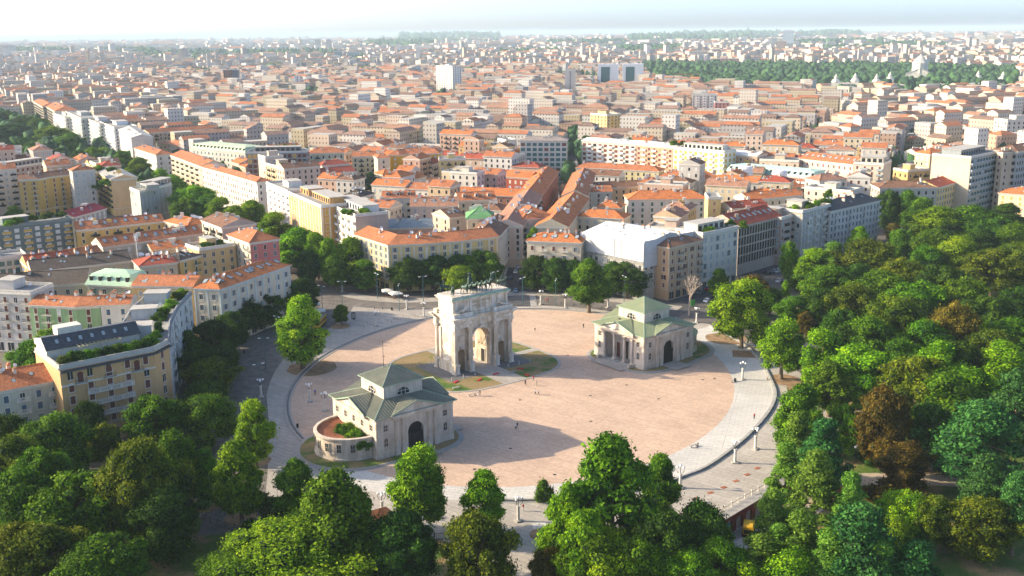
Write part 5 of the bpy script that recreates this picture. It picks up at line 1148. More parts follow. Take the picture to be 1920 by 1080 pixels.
# park wood on the right
WOOD=[(1415,518,15,64,R_,'brown'),(1350,505,12,40,P_,'green'),(1480,453,17,36,R_,'bright'),(1474,525,8,18,P_,'bright'),(1490,556,12,66,R_,'green'),(1512,584,9,30,R_,'brown'),(1502,718,18,84,P_,'green'),(1545,618,18,80,P_,'bright'),(1612,648,18,110,P_,'bright'),(1445,540,10,46,R_,'green'),
(1530,466,18,76,P_,'bright'),(1566,452,18,66,L_,'larch'),(1612,425,16,44,P_,'bright'),(1626,452,20,112,R_,'olive'),(1690,485,18,90,R_,'olive'),(1608,497,18,80,R_,'dark'),(1550,500,17,84,P_,'green'),(1668,356,22,46,R_,'dark'),(1706,357,22,50,P_,'green'),(1730,372,20,60,P_,'green'),(1758,388,20,100,P_,'bright'),(1826,388,20,96,R_,'green'),(1892,380,20,84,C_,'dark'),(1868,410,18,84,R_,'dark'),(1912,420,18,80,R_,'green'),(1800,444,19,80,R_,'lime'),(1866,468,19,96,R_,'olive'),(1738,462,16,64,R_,'green'),(1675,418,15,26,Y_,'brown'),(1768,498,18,96,R_,'dark'),(1912,455,18,80,R_,'olive'),(1650,510,18,100,R_,'green'),(1726,528,19,110,R_,'green'),(1600,535,18,92,R_,'olive'),(1545,545,15,70,R_,'dark'),(1792,568,22,88,R_,'brown'),(1680,562,20,120,R_,'olive'),(1742,604,18,96,R_,'green'),(1852,556,18,104,R_,'dark'),(1902,600,17,90,R_,'green'),(1640,596,18,100,R_,'green'),(1578,580,16,76,R_,'dark'),(1890,640,18,104,P_,'bright'),(1816,690,16,110,R_,'bright'),(1722,672,19,136,R_,'olive'),(1662,728,20,92,R_,'brown'),(1700,830,12,90,R_,'brown'),(1560,680,15,80,P_,'green'),(1850,750,22,176,C_,'cedar'),(1915,690,22,130,C_,'cedar'),(1500,770,17,84,L_,'larch'),(1548,784,18,104,L_,'cedar'),(1532,842,18,110,L_,'larch'),(1478,826,16,80,L_,'larch'),(1600,884,15,84,L_,'larch'),(1660,902,4.5,66,B_,'brown'),(1700,922,11,88,R_,'lime'),(1755,935,11,80,R_,'olive'),(1452,918,17,104,L_,'larch'),(1505,955,17,120,L_,'larch'),(1618,945,20,170,C_,'cedar'),(1725,1012,15,116,C_,'cedar'),(1560,990,16,120,L_,'larch'),(1430,1000,14,110,L_,'larch'),(1850,935,12,120,R_,'olive'),(1915,880,18,90,C_,'cedar'),(1650,1010,15,110,L_,'larch'),(1480,1030,12,120,R_,'bright'),(1575,1040,12,110,C_,'cedar'),(1760,640,18,90,P_,'bright'),(1640,660,17,100,P_,'bright'),(1800,640,17,80,R_,'dark'),(1860,620,17,90,R_,'olive'),(1710,560,18,80,R_,'dark'),(1810,520,18,90,R_,'green'),(1915,540,17,80,R_,'dark'),(1690,640,15,80,R_,'green'),(1628,838,4,40,B_,'dark'),(1780,700,18,110,P_,'green'),(1755,760,16,100,R_,'dark'),(1860,850,16,120,C_,'cedar'),(1590,610,15,70,R_,'dark'),(1500,500,10,40,R_,'green'),(1690,430,15,50,R_,'green'),(1760,430,17,80,R_,'green'),(1840,430,17,70,R_,'dark'),(1588,760,13,60,R_,'green'),(1460,980,14,90,L_,'larch'),(1680,970,10,70,R_,'bright'),(1700,985,6,60,R_,'dark')]
for a in WOOD: tree(*a,group='trees of the park wood')
# court and block trees farther away
for a in [(663,325,15,34,C_,'cedar'),(695,322,15,38,C_,'cedar'),(930,282,14,40,R_,'green'),(905,275,15,30,C_,'cedar'),(955,300,9,24,R_,'green'),(988,308,7,34,R_,'bright'),(1037,305,9,34,R_,'bright'),(1069,300,12,20,R_,'dark'),(892,312,8,22,R_,'bright'),(1299,355,20,38,C_,'cedar'),(1268,374,14,60,C_,'cedar'),(1245,385,12,28,Y_,'green'),(1232,393,10,20,Y_,'dark'),(1214,386,10,26,R_,'lime'),(1186,400,8,20,R_,'lime'),(1358,325,11,18,R_,'green'),(1110,382,6,30,R_,'dark'),(700,455,7,20,R_,'dark'),(825,415,8,14,R_,'bright'),(1730,270,10,60,R_,'green'),(1790,262,10,60,R_,'green'),(1850,268,9,50,R_,'green'),(25,385,10,40,C_,'green'),(345,262,14,30,R_,'dark'),(325,268,12,26,R_,'green'),(510,205,14,12,R_,'dark'),(530,205,14,12,R_,'dark'),(490,208,14,12,R_,'dark'),(545,160,20,16,R_,'green'),(628,160,20,18,R_,'green'),(1410,560,6,20,P_,'green'),(1310,215,14,14,Y_,'dark')]: tree(*a)
rank_labels([(o,'pale stone bollard') for o in ABOL],[('the near left column of the marble arch',aloc(-10,-5)),('the near right column of the arch',aloc(10,-5)),('the far left column of the arch',aloc(-10,5)),('the far right column of the arch',aloc(10,5))])
PARKM=[('the pale green gatehouse',at(1210,690)),('the black park gate',at(1012,1030)),('the yellow generator trailer',at(1400,1000)),('the ochre corner house',at(220,780)),('the curved tile roofed wing',at(610,860)),('the lower left corner of the park',at(60,1070)),('the middle of the right hand wood',at(1700,650)),('the parked cars of the right street',at(1460,520)),('the top right corner of the wood',at(1880,420)),('the lower right lawn',at(1850,1010)),('the tall slab with long balconies',at(1830,400)),('the terraced tram bend',at(640,560)),('the pink end wall house',at(500,520)),('the far left end of the boulevard',at(20,260)),('the marble arch',at(890,690)),('the red school wing',at(950,350)),('the garden court of the white house',at(1260,420))]
rank_labels([(o,ph) for o,ph,l,s in TREES if not l],PARKM)
# ---------------------------------------------------------------- city beyond: landmarks
def PXC(x,y): return 960+F*x/(y*_F.y-CAMH*_F.z)
def ROW(y): return 540+F*math.tan(math.atan(CAMH/y)-TH)
def tower(name,label,px,py_top,py_base,wpx,dpt,wall,style='dD',floors=None,cat='tower',crown_=None,angle=None,bay=3.4,roofc='slabgrey',world=None):
    b0=at(px,py_base); dist=math.hypot(b0.x,b0.y); h=CAMH*(1-0)  # height from the top pixel
    lo,hi=5,200
    for _ in range(40):
        m=(lo+hi)/2; v=Vector((b0.x,b0.y,m))-Vector((0,0,CAMH)); y=540-F*v.dot(_U)/v.dot(_F)
        if y<py_top: hi=m
        else: lo=m
    h=m; w=wpx*dist/F; e=Vector((b0.y,-b0.x,0)).normalized()
    if angle is not None: e=Vector((math.cos(angle),math.sin(angle),0))
    p=[b0-e*w/2,b0+e*w/2]
    return building(label,p,h,dpt,wall,'flat',roofc,floors or max(4,int(h/3.4)),bay,style,world=True,name=name,cat=cat,ww=1.6,wh=1.9,near=False,shop=False,z1=3.5,bands=0),h,b0,e,w
tower('apartment_tower','tall white tower with a fine window grid in the middle distance',834,124,181,40,22,(.74,.73,.68),'D',bay=4.6,angle=math.radians(-38))
tower('apartment_tower','slim windowless pinkish tower left of the twin white towers',1069,132,188,20,14,(.60,.53,.47),'d',bay=9)
tower('office_tower','red brick tower rising over the left middle distance',430,131,169,16,18,(.30,.12,.09),'D')
tower('office_tower','dark slab joined to the red brick tower',445,131,169,13,18,(.14,.14,.17),'D')
tower('office_block','white office block with tall end tower below the tall mast',585,150,175,62,30,(.66,.66,.64),'t')
tower('office_tower','white stair tower at the left end of the office block below the mast',559,143,176,11,14,(.70,.70,.68),'D',bay=9)
tower('office_block','wide dark navy office block in the left distance',279,122,135,62,60,(.05,.06,.10),'D',bay=6)
tower('apartment_block','pink long block left of the cemetery wood',1359,110,127,50,40,(.60,.30,.24),'D')
tower('skyscraper','tallest glassy pale skyscraper on the right horizon',1477,57,93,19,50,(.50,.56,.62),'t',bay=4)
tower('office_tower','banded brick tower beside the pale skyscraper',1464,77,106,17,34,(.45,.33,.27),'D')
for k,(x,t,bb_,w) in enumerate([(1837,66,88,14),(1858,66,87,15),(1888,66,88,16),(1778,62,80,16),(1750,62,80,8),(1650,60,72,10),(8,85,107,14),(23,84,106,14),(575,75,94,10),(597,74,96,10),(617,74,95,10),(635,97,119,14),(663,98,118,22),(993,85,105,13),(1197,65,78,9),(1210,66,78,6),(1228,65,78,7),(1310,97,118,30),(1680,100,122,16),(1765,88,105,40)]):
    tower('apartment_tower',['pale','beige','pinkish','greyish'][k%4]+' hazy high rise, number of towers counted from the right horizon' ,x,t,bb_,w,40,[(.6,.58,.55),(.5,.44,.36),(.52,.36,.32),(.42,.43,.45)][k%4],'D',bay=5)
_tw=[o for o in COL.objects if o.name.startswith('apartment_tower') and 'counted' in o.get('label','')]
_tw.sort(key=lambda o:o.location.x/o.location.y)
_lm=[('the left edge of the horizon',at(5,90)),('the pale skyscraper',at(1477,93)),('the tall mast',at(566,145)),('the right edge of the horizon',at(1915,70)),('the twin white towers',at(1165,165))]
rank_labels([(o,'hazy distant high rise tower') for o in _tw],_lm)
for o in _tw: o['group']='high rises on the horizon'
# twin white towers joined by a low bridge
b0=at(1163,166); dd=math.hypot(b0.x,b0.y); e=Vector((b0.y,-b0.x,0)).normalized(); nn=Vector((-e.y,e.x,0)); px_=dd/F
R=thing('twin_tower_block','pair of white towers with blue glass fronts joined by a low link, before the wood','office block',b0)
hT=44*px_; b=MB()
for s in(-1,1):
    p=e*(s*22.5-19)*px_; q=e*(s*22.5+19)*px_; b.bar(p,q,0,22,0,hT,M['white'])
b.build('tower_wall',R)
b=MB()
for s in(-1,1): b.bar(e*(s*22.5-13)*px_,e*(s*22.5+3)*px_,.6,.1,2,hT-5,M['tealglass'])
b.build('glass_front',R,kind='stuff'); b=MB(); b.bar(-e*6*px_,e*6*px_,-.5,20,0,15*px_,M['white']); b.build('link',R)
# masts
def mast(px,pt,pb,label):
    b0=at(px,pb); v=None; lo,hi=5,400
    for _ in range(40):
        m=(lo+hi)/2; v=Vector((b0.x,b0.y,m-CAMH)); y=540-F*v.dot(_U)/v.dot(_F)
        if y<pt: hi=m
        else: lo=m
    h=m; b=MB()
    for k in range(3):
        a=k*2.09; b.tube((2.4*math.cos(a),2.4*math.sin(a),0),(.5*math.cos(a),.5*math.sin(a),h*.85),.35,.25,4,M['concrete'])
    for j in range(16):
        z=h*.85*j/16; r=2.4-1.9*j/16
        for k in range(3):
            a=k*2.09;c=a+2.09; b.tube((r*math.cos(a),r*math.sin(a),z),((r-.1)*math.cos(c),(r-.1)*math.sin(c),z+h*.05),.16,.16,3,M['concrete'])
    b.tube((0,0,h*.85),(0,0,h),.3,.12,5,M['concrete']); o=b.build('lattice_mast',None,b0); o['label']=label; o['category']='mast'
mast(566,57,146,'tallest thin lattice mast on the left horizon'); mast(453,105,195,'shorter lattice mast below the tall one on the left'); mast(350,96,112,'small mast among the far left trees')
# construction crane near the wood
b0=at(1296,163); R=thing('tower_crane','orange tower crane at the left edge of the far wood','crane',b0); b=MB(); M['orange']=plain('crane_orange',(.55,.22,.03)); b.box(-1,-1,0,1,1,22,M['orange']); b.build('mast',R); b=MB(); b.box(-32,-.7,22,12,.7,23.5,M['orange']); b.box(8,-1.5,19,12,1.5,22,M['concrete']); b.build('jib',R)
# monumental cemetery
cx=at(1722,165); dd=math.hypot(cx.x,cx.y); e=Vector((cx.y,-cx.x,0)).normalized(); nn=Vector((-e.y,e.x,0)); u=dd/F; ang=math.atan2(e.y,e.x); cwl=wallm((.66,.62,.52))
R=thing('memorial_church','pale domed memorial church with gabled front before the far wood','church',cx,ang)
b=MB(); b.box(-22*u,0,0,22*u,26*u,24*u,cwl); b.poly(((-22*u,-.1,24*u),(22*u,-.1,24*u),(0,-.1,33*u)),cwl); b.poly(((-22*u,26*u,24*u),(22*u,26*u,24*u),(0,26*u,33*u)),cwl); b.build('wall',R)
b=MB(); b.poly(((-22.5*u,-1,24*u),(0,-1,33.2*u),(0,27*u,33.2*u),(-22.5*u,27*u,24*u)),M['slabgrey']); b.poly(((0,-1,33.2*u),(22.5*u,-1,24*u),(22.5*u,27*u,24*u),(0,27*u,33.2*u)),M['slabgrey']); b.build('roof',R)
b=MB(); b.lathe([(13*u,24*u),(13*u,41*u),(14*u,41.5*u),(12*u,44*u),(7*u,50*u),(2*u,54*u),(.3,57*u)],12,cwl,0,12*u); b.build('drum',R)
b=MB(); 
for k in(-1,0,1): b.box((k*11-2.6)*u,-.5,3*u,(k*11+2.6)*u,-.1,(14 if k else 18)*u,M['darkglass'])
b.build('doorway',R,kind='stuff')
for k,(x0,x1,y) in enumerate([(1551,1600,165),(1602,1655,172),(1655,1698,168),(1748,1815,168),(1815,1880,166)]):
    a=at(x0,y+8);c=at(x1,y+8); h=15*u if False else 13
    building(['leftmost','second','third','fourth','fifth'][k]+' arcaded range of the pale cemetery front, counted from the left',[a,c],h,16,(.62,.50,.40) if k<3 else (.64,.60,.50),'hip',(.42,.38,.34),1,6,'D',world=True,name='cemetery_range',cat='building',ww=3,wh=6,near=False,z1=3,shop=False,pitch=.25,bands=0)
for k,(x,y) in enumerate([(1566,160),(1602,158),(1642,160),(1667,155),(1832,152),(1878,155)]):
    p=at(x,y+14); b=MB(); b.box(-6,-6,0,6,6,17,cwl); b.lathe([(7.5,17),(5,21),(3,22),(3,25),(1.8,26.5),(.2,30)],8,cwl); o=b.build('domed_pavilion',None,p,ang); o['label']='small domed stone pavilion, '+['first','second','third','fourth','fifth','sixth'][k]+' from the left along the cemetery front'; o['category']='pavilion'
# long low beige building left of the cemetery, church towers etc.
B('long low beige depot with grey roof left of the cemetery',[(1424,184),(1568,184)],14,30,(.55,.48,.38),'hip',(.42,.40,.36),3,5,'D',pitch=.3)
B('tall pale block with terraces at the right edge beyond the gardens',[(1889,226),(1960,224)],30,16,(.62,.57,.48),'flat','slabgrey',8,3.6,'D')
B('yellow tower house with balconies rising from orange roofs',[(1138,216),(1165,214)],28,22,(.58,.44,.22),'flat','b',8,3.8,'D',balc=.5,bk='ochre')
B('white block with pink neighbour in the middle distance right',[(1298,178),(1345,178)],30,20,(.66,.62,.54),'flat','slabgrey',9,3.6,'D',balc=.5,bk='white')
B('pink block beside the white middle distance block',[(1340,192),(1368,192)],24,20,(.52,.24,.2),'flat','slabgrey',7,3.6,'D')
# ---------------------------------------------------------------- procedural quarter, streets and far city
FT=np.array([(f.x,f.y,r) for f,r in FOOT])
def segd(px,py,line):
    L=np.array([(p.x,p.y) for p in line]); a=L[:-1];d=L[1:]-a; q=np.array((px,py)); t=np.clip(((q-a)*d).sum(1)/(d*d).sum(1),0,1); return np.min(np.linalg.norm(a+d*t[:,None]-q,axis=1))
BLV=[at(*p) for p in [(600,500),(555,482),(450,430),(330,372),(200,318),(60,268),(-200,200)]]
TP_=np.array([(o.location.x,o.location.y) for o,_,_,s in TREES if s!='bush'])
RT=[at(*p) for p in [(1360,545),(1470,490),(1600,440),(1720,400),(1830,380),(1960,360)]]
def inside(p,poly):
    c=False
    for i in range(len(poly)):
        a=poly[i];b_=poly[i-1]
        if (a[1]>p[1])!=(b_[1]>p[1]) and p[0]<(b_[0]-a[0])*(p[1]-a[1])/(b_[1]-a[1])+a[0]: c=not c
    return c
WOODP=[tuple(at(*p)[:2]) for p in [(1205,150),(1260,168),(1420,182),(1560,172),(1690,170),(1745,172),(1900,172),(1905,140),(1700,133),(1560,130),(1380,129),(1205,126)]]
TREEZ=[tuple(at(*p)[:2]) for p in [(-80,225),(60,232),(240,308),(345,370),(335,425),(245,400),(180,345),(-80,330)]]
WOOD2=[tuple(at(*p)[:2]) for p in [(1150,165),(1040,160),(1035,148),(1120,142)]]
lots=[]
BY=[p.y for p in BLV];BX=[p.x for p in BLV]
LMZ=[(834,30,181,206),(1163,48,166,184),(1069,16,188,206),(430,18,169,186),(585,34,175,190),(1722,200,168,196),(279,34,135,142),(1359,30,127,134)]
CEMP_=[tuple(at(*p)[:2]) for p in [(1535,160),(1535,190),(1910,184),(1910,150),(1700,150)]]
FX=at(630,548)
def free(x,y,r):
    d2=(FT[:,0]-x)**2+(FT[:,1]-y)**2
    if (d2<(FT[:,2]+r)**2).any(): return False
    if segd(x,y,BLV)<15+r: return False
    if ((TP_[:,0]-x)**2+(TP_[:,1]-y)**2).min()<(4.5+r*.7)**2: return False
    if segd(x,y,CS)<6+r: return False
    if segd(x,y,RT)<22+r or (segd(x,y,RT)<200 and inside((x,y),PARKP)): return False
    if ((x-EC.x)**2+(y-EC.y)**2)<(96+r)**2: return False
    if ((x-FX.x)**2+(y-FX.y)**2)<(48+r)**2: return False
    if y<250 or inside((x,y),PARKP): return False
    if inside((x,y),WOODP) or inside((x,y),WOOD2) or inside((x,y),TREEZ) or inside((x,y),CEMP_): return False
    if x-TA.x>-30 and y<320 : return False
    if x<-60 and math.hypot(x,y)<430: return False
    if math.hypot(x,y)<640 and x<np.interp(y,BY,BX)-8: return False
    if math.hypot(x,y)<1100 and any(abs(PXC(x,y)-a_)<c_ and p0<ROW(y)<p1 for a_,c_,p0,p1 in LMZ): return False
    return True
PARKP=[tuple(at(*p)[:2]) for p in [(1330,560),(1470,500),(1600,455),(1720,410),(1830,372),(1860,385),(1960,395)]]+[(400,300),(300,0),(0,0),(0,250)]
def blockgrid(x0,x1,y0,y1,ang,bw,bh,street,dep,acc):
    ca,sa=math.cos(ang),math.sin(ang)
    R_=max(abs(x0),abs(x1),y1)*1.5; nx=int(R_/(bw+street))+1; ny=int(R_/(bh+street))+1
    for i in range(-nx,nx):
        for j in range(-ny,ny):
            X=i*(bw+street);Y=j*(bh+street); cxx=X*ca-Y*sa;cyy=X*sa+Y*ca
            if not(x0<cxx<x1 and y0<cyy<y1) or not acc(cxx,cyy): continue
            # four sides of the block, each split into houses
            for side in range(4):
                L=bw if side%2==0 else bh-2*dep
                pos=-L/2; 
                while pos<L/2-6:
                    w=min(rng.uniform(12,24) if cyy<800 else rng.uniform(14,34),L/2-pos)
                    if w<7: break
                    c=pos+w/2; o=(bh/2-dep/2 if side%2==0 else bw/2-dep/2)
                    lx,ly,a=[(c,-o,0),(o,c,math.pi/2),(-c,o,math.pi),(-o,-c,-math.pi/2)][side]
                    wx=cxx+lx*ca-ly*sa; wy=cyy+lx*sa+ly*ca
                    lots.append((wx,wy,a+ang,w,dep)); pos+=w
            if rng.random()<.7: lots.append((cxx+rng.uniform(-8,8),cyy+rng.uniform(-6,6),ang+rng.choice([0,math.pi/2]),rng.uniform(14,26),10))
blockgrid(-1500,1000,400,2700,math.radians(33),74,56,13,12,lambda x,y: x< -0.42*(y-440)-20 )
blockgrid(-1200,1300,330,2700,math.radians(-24),78,54,12,12,lambda x,y: x>= -0.42*(y-440)-60 and x<0.28*y+40)
blockgrid(-300,1400,400,2700,math.radians(24),82,58,13,12,lambda x,y: x>=0.28*y-50)
blockgrid(-900,0,250,1500,math.radians(37),70,50,12,12,lambda x,y: x< -.42*(y-440)-120 or (y<700 and x<-150))
use=[]
for l_ in lots:
    x,y,a,w,dp=l_; gi_=round(math.degrees(a))%90
    if abs(x)>.55*y+25 or math.hypot(x,y)>2700 : continue
    if free(x,y,w*.42):
        ok=math.hypot(x,y)>1700 or all((u[0]-x)**2+(u[1]-y)**2>(.36*(w+u[3]) if u[5]==gi_ else .62*(w+u[3]))**2 for u in use if abs(u[0]-x)<26 and abs(u[1]-y)<26)
        if ok: use.append(l_+(gi_,))
use.sort(key=lambda l:math.hypot(l[0],l[1]))
near_,rest=use[:190],use[190:]
WALLS=[(.60,.50,.34),(.64,.60,.50),(.56,.42,.26),(.60,.46,.36),(.50,.47,.42),(.66,.63,.57),(.58,.40,.17),(.54,.36,.26)]
WN=['cream','ivory','tan','pinkish','greyish','white','ochre','salmon']
proc=[]
RC=['o','O','p','b','r']; RN=['orange','bright orange','faded','brown','red']
for k,(x,y,a,w,dp,_g) in enumerate(near_):
    wi=int(rng.integers(8)); ri=int(rng.choice([0,0,1,1,2,2,3,4])); h=float(rng.choice([13,16,17,19,20,22,26])); fl=max(3,int((h-4.5)/3.2)); rt='gable' if rng.random()<.55 else ('hip' if rng.random()<.65 else 'flat')
    e=Vector((math.cos(a),math.sin(a),0)); n=Vector((-e.y,e.x,0)); c=Vector((x,y,0)); p=[c-e*w/2-n*dp/2,c+e*w/2-n*dp/2]
    R=building('x',p,h,dp,WALLS[wi],rt,RC[ri] if rt!='flat' else 'slabgrey',fl,3.4,['dS','lS','bD','Dd','wD'][k%5],world=True,near=False,balc=float(rng.choice([0,0,.4])),pitch=.45,group='houses of the dense quarters',back=(rt!='zz'),seed=k)
    proc.append((R,f"{WN[wi]} house with "+(f"{RN[ri]} tiled roof" if rt!='flat' else 'flat grey roof')))
QM=[('the narrow side street',at(1000,420)),('the teal office grid',at(1020,300)),('the vivid yellow house',at(770,330)),('the black framed grid block',at(520,320)),('the boulevard trees',at(250,330)),('the stone church like block',at(240,300)),('the tall slab',at(1830,380)),('the teal mansard block',at(1440,350)),('the pink apartment block',at(1550,340)),('the long balcony block',at(1180,310)),('the dark grey green slab',at(60,470)),('the slim pinkish tower',at(1069,188)),('the tall white tower',at(834,181)),('the yellow tower house',at(1150,250)),('the beige roof garden block',at(1630,340)),('the vaulted green roof',at(410,310))]
rank_labels(proc,QM)
# everything farther as one mass, real walls and pitched roofs
def citymass(name,rows,wallmats,roofmats,flatmat):
    """rows: array x,y,ang,w,d,h,roof(0 gable,1 hip,2 flat),wi,ri"""
    n=len(rows); x,y,a,w,d,h=rows[:,:6].T; rt=rows[:,6].astype(int); wi=rows[:,7].astype(int); ri=rows[:,8].astype(int)
    ca,sa=np.cos(a),np.sin(a)
    def P(lx,ly,z): return np.stack([x+lx*ca-ly*sa,y+lx*sa+ly*ca,z],1)
    z0=np.zeros(n); rh=np.where(rt==2,0.0,d*.21); ins=np.where(rt==1,np.minimum(d*.45,w*.45),0.0); ov=np.where(rt==2,0,.5)
    V=np.stack([P(-w/2,-d/2,z0),P(w/2,-d/2,z0),P(w/2,d/2,z0),P(-w/2,d/2,z0),P(-w/2,-d/2,h),P(w/2,-d/2,h),P(w/2,d/2,h),P(-w/2,d/2,h),
        P(-w/2-ov,-d/2-ov,h+.05),P(w/2+ov,-d/2-ov,h+.05),P(w/2+ov,d/2+ov,h+.05),P(-w/2-ov,d/2+ov,h+.05),P(-w/2+ins,0*d,h+rh+.05),P(w/2-ins,0*d,h+rh+.05)],1)
    quads=[(0,1,5,4),(1,2,6,5),(2,3,7,6),(3,0,4,7),(8,9,13,12),(10,11,12,13)]; tris=[(9,10,13),(11,8,12)]
    base=(np.arange(n)*14)[:,None]
    Q=np.concatenate([base+np.array(q)[None] for q in quads],0); T=np.concatenate([base+np.array(t)[None] for t in tris],0)
    nw=len(wallmats); rm=np.where(rt==2,nw+len(roofmats),nw+ri)
    mq=np.concatenate([wi]*4+[rm]*2); gm=np.where(rt==0,wi,rm); mt=np.concatenate([gm,gm])
    me=bpy.data.meshes.new(name); me.vertices.add(n*14); me.vertices.foreach_set("co",V.reshape(-1).astype(np.float32))
    li=np.concatenate([Q.ravel(),T.ravel()]).astype(np.int32); me.loops.add(len(li)); me.loops.foreach_set("vertex_index",li)
    me.polygons.add(len(Q)+len(T)); me.polygons.foreach_set("loop_start",np.concatenate([np.arange(len(Q))*4,len(Q)*4+np.arange(len(T))*3]).astype(np.int32))
    for m in wallmats+roofmats+[flatmat]: me.materials.append(m)
    me.polygons.foreach_set("material_index",np.concatenate([mq,mt]).astype(np.int32)); me.polygons.foreach_set("use_smooth",[False]*(len(Q)+len(T))); me.update(calc_edges=True)
    uv=me.uv_layers.new(name="UVMap"); U=[]
    for L in (w,d,w,d): o_=np.stack([np.zeros(n),z0,L,z0,L,h,np.zeros(n),h],1); U.append(o_)
    for _ in range(2): U.append(np.stack([np.zeros(n),z0,w,z0,w,d*.5,np.zeros(n),d*.5],1))
    UT=[np.stack([np.zeros(n),z0,d,z0,d*.5,d*.5],1)]*2
    uv.data.foreach_set("uv",np.concatenate([np.concatenate(U,0).ravel(),np.concatenate(UT,0).ravel()]).astype(np.float32))
    o=bpy.data.objects.new(name,me); COL.objects.link(o); o['kind']='stuff'; return o
def farwall(c,i):
    m,n,l,b=nmat('distant_facade'); u=uvn(n); br=n.new("ShaderNodeTexBrick"); l.new(u,br.inputs[0]); br.offset=0.0; br.inputs['Scale'].default_value=1.0
    br.inputs['Brick Width'].default_value=1.5; br.inputs['Row Height'].default_value=1.75; br.inputs['Mortar Size'].default_value=.55; br.inputs['Mortar Smooth'].default_value=.1
    mp=n.new("ShaderNodeMapping"); mp.inputs['Scale'].default_value=(.5,.5,1); mp.inputs['Location'].default_value=(.3,.3,0); l.new(u,mp.inputs[0]); l.new(mp.outputs[0],br.inputs[0])
    br.inputs['Color1'].default_value=(.05,.045,.045,1); br.inputs['Color2'].default_value=(.16,.10,.08,1); br.inputs['Mortar'].default_value=(*c,1)
    st=ramp(n,l,noise(n,l,.01,4,geo(n)),[(.3,(.78,.76,.74)),(.7,(1.15,1.12,1.1))])
    l.new(mixc(n,l,1.0,br.outputs['Color'],st,'MULTIPLY'),b.inputs['Base Color']); return m
FW=[farwall(c,i) for i,c in enumerate([(.54,.47,.36),(.56,.52,.45),(.50,.40,.31),(.62,.60,.55),(.40,.38,.36),(.48,.34,.25),(.47,.41,.28)])]
FR=[tilem((.44,.165,.075)),tilem((.38,.20,.125)),tilem((.24,.15,.11)),tilem((.31,.19,.14))]
GREEN=[(460,185,99,109),(760,60,83,92),(1330,70,74,86),(660,60,114,119),(1000,60,104,109),(1220,60,97,110),(330,60,112,116),(1700,60,98,104),(1230,50,79,84),(850,90,72,77),(150,60,120,124),(1850,70,125,134),(560,40,128,132),(980,40,125,129),(260,50,95,98),(1100,70,88,91),(90,60,92,95),(1560,90,92,95),(1480,120,76,78),(900,40,140,145),(690,30,138,142),(1600,60,104,108),(380,40,140,144)]
CEMP=[tuple(at(*p)[:2]) for p in [(1535,160),(1535,190),(1910,184),(1910,150),(1700,150)]]
rows=[]
for (x,y,a,w,dp,_g) in rest:
    tall=rng.random()<.035; lz=any(abs(PXC(x,y)-a_)<c_ and p0-1<ROW(y)<p1 for a_,c_,p0,p1 in LMZ)
    if lz and rng.random()<.35: continue
    tall=tall and not lz
    if lz: rows.append((x,y,a,w,dp,6.5,0,rng.integers(7),rng.integers(4))); continue
    rows.append((x,y,a,w,dp,rng.uniform(24,34) if tall else rng.choice([11,14,17,19,21,23,25]),2 if tall else rng.choice([0,0,0,1,2,2]),rng.choice([0,1,3,3,4]) if tall else rng.integers(7),rng.integers(4)))
def scatter(r0,r1,step,hs,dens,flatp,towers=0.0):
    r=r0
    while r<r1:
        wd=r*.56*2; n=int(wd/step); xs=(np.arange(n)+rng.random(n)*.5)/n*wd-wd/2
        patch=.5+.5*np.sin(xs*.004+r*.0023)*np.cos(r*.0041-xs*.0017)
        for x,pt in zip(xs,patch):
            if rng.random()>dens*(.55+.6*pt): continue
            y=math.sqrt(max(1,r*r-x*x))+rng.uniform(-step,step)*.5
            if inside((x,y),CEMP) or any(abs(PXC(x,y)-a_)<c_ and p0-1<ROW(y)<p1 for a_,c_,p0,p1 in LMZ) or any(abs(PXC(x,y)-a_)<c_ and p0<ROW(y)<p1 for a_,c_,p0,p1 in GREEN): continue
            if inside((x,y),WOODP) or inside((x,y),WOOD2) or ((FT[:,0]-x)**2+(FT[:,1]-y)**2<(FT[:,2]+step*.5)**2).any() or segd(x,y,BLV)<30: continue
            w=step*rng.uniform(.45,1.05); dp=step*rng.uniform(.28,.55); h=rng.choice(hs)
            if rng.random()<towers: h=rng.uniform(32,62); w=step*.4; dp=step*.35
            rows.append((x,y,rng.choice([0,math.pi/2])+math.radians(rng.choice([33,-6,14]))+rng.normal()*.06,w,dp,h,2 if rng.random()<flatp else rng.choice([0,1]),rng.integers(7) if h<32 else rng.choice([0,1,3,4]),rng.integers(4)))
        r+=step*rng.uniform(.8,1.1)
scatter(2680,3300,26,[12,15,18,22,26,32],1.0,.42,.015)
scatter(3300,5200,42,[12,16,22,28,34],.85,.6,.025)
scatter(5200,9000,80,[12,18,24,32,40],.6,.75,.04)
scatter(9000,19000,170,[16,20,26,34],.6,.6,.06)
citymass('distant_city',np.array(rows,dtype=float),FW,FR,M['concrete'])
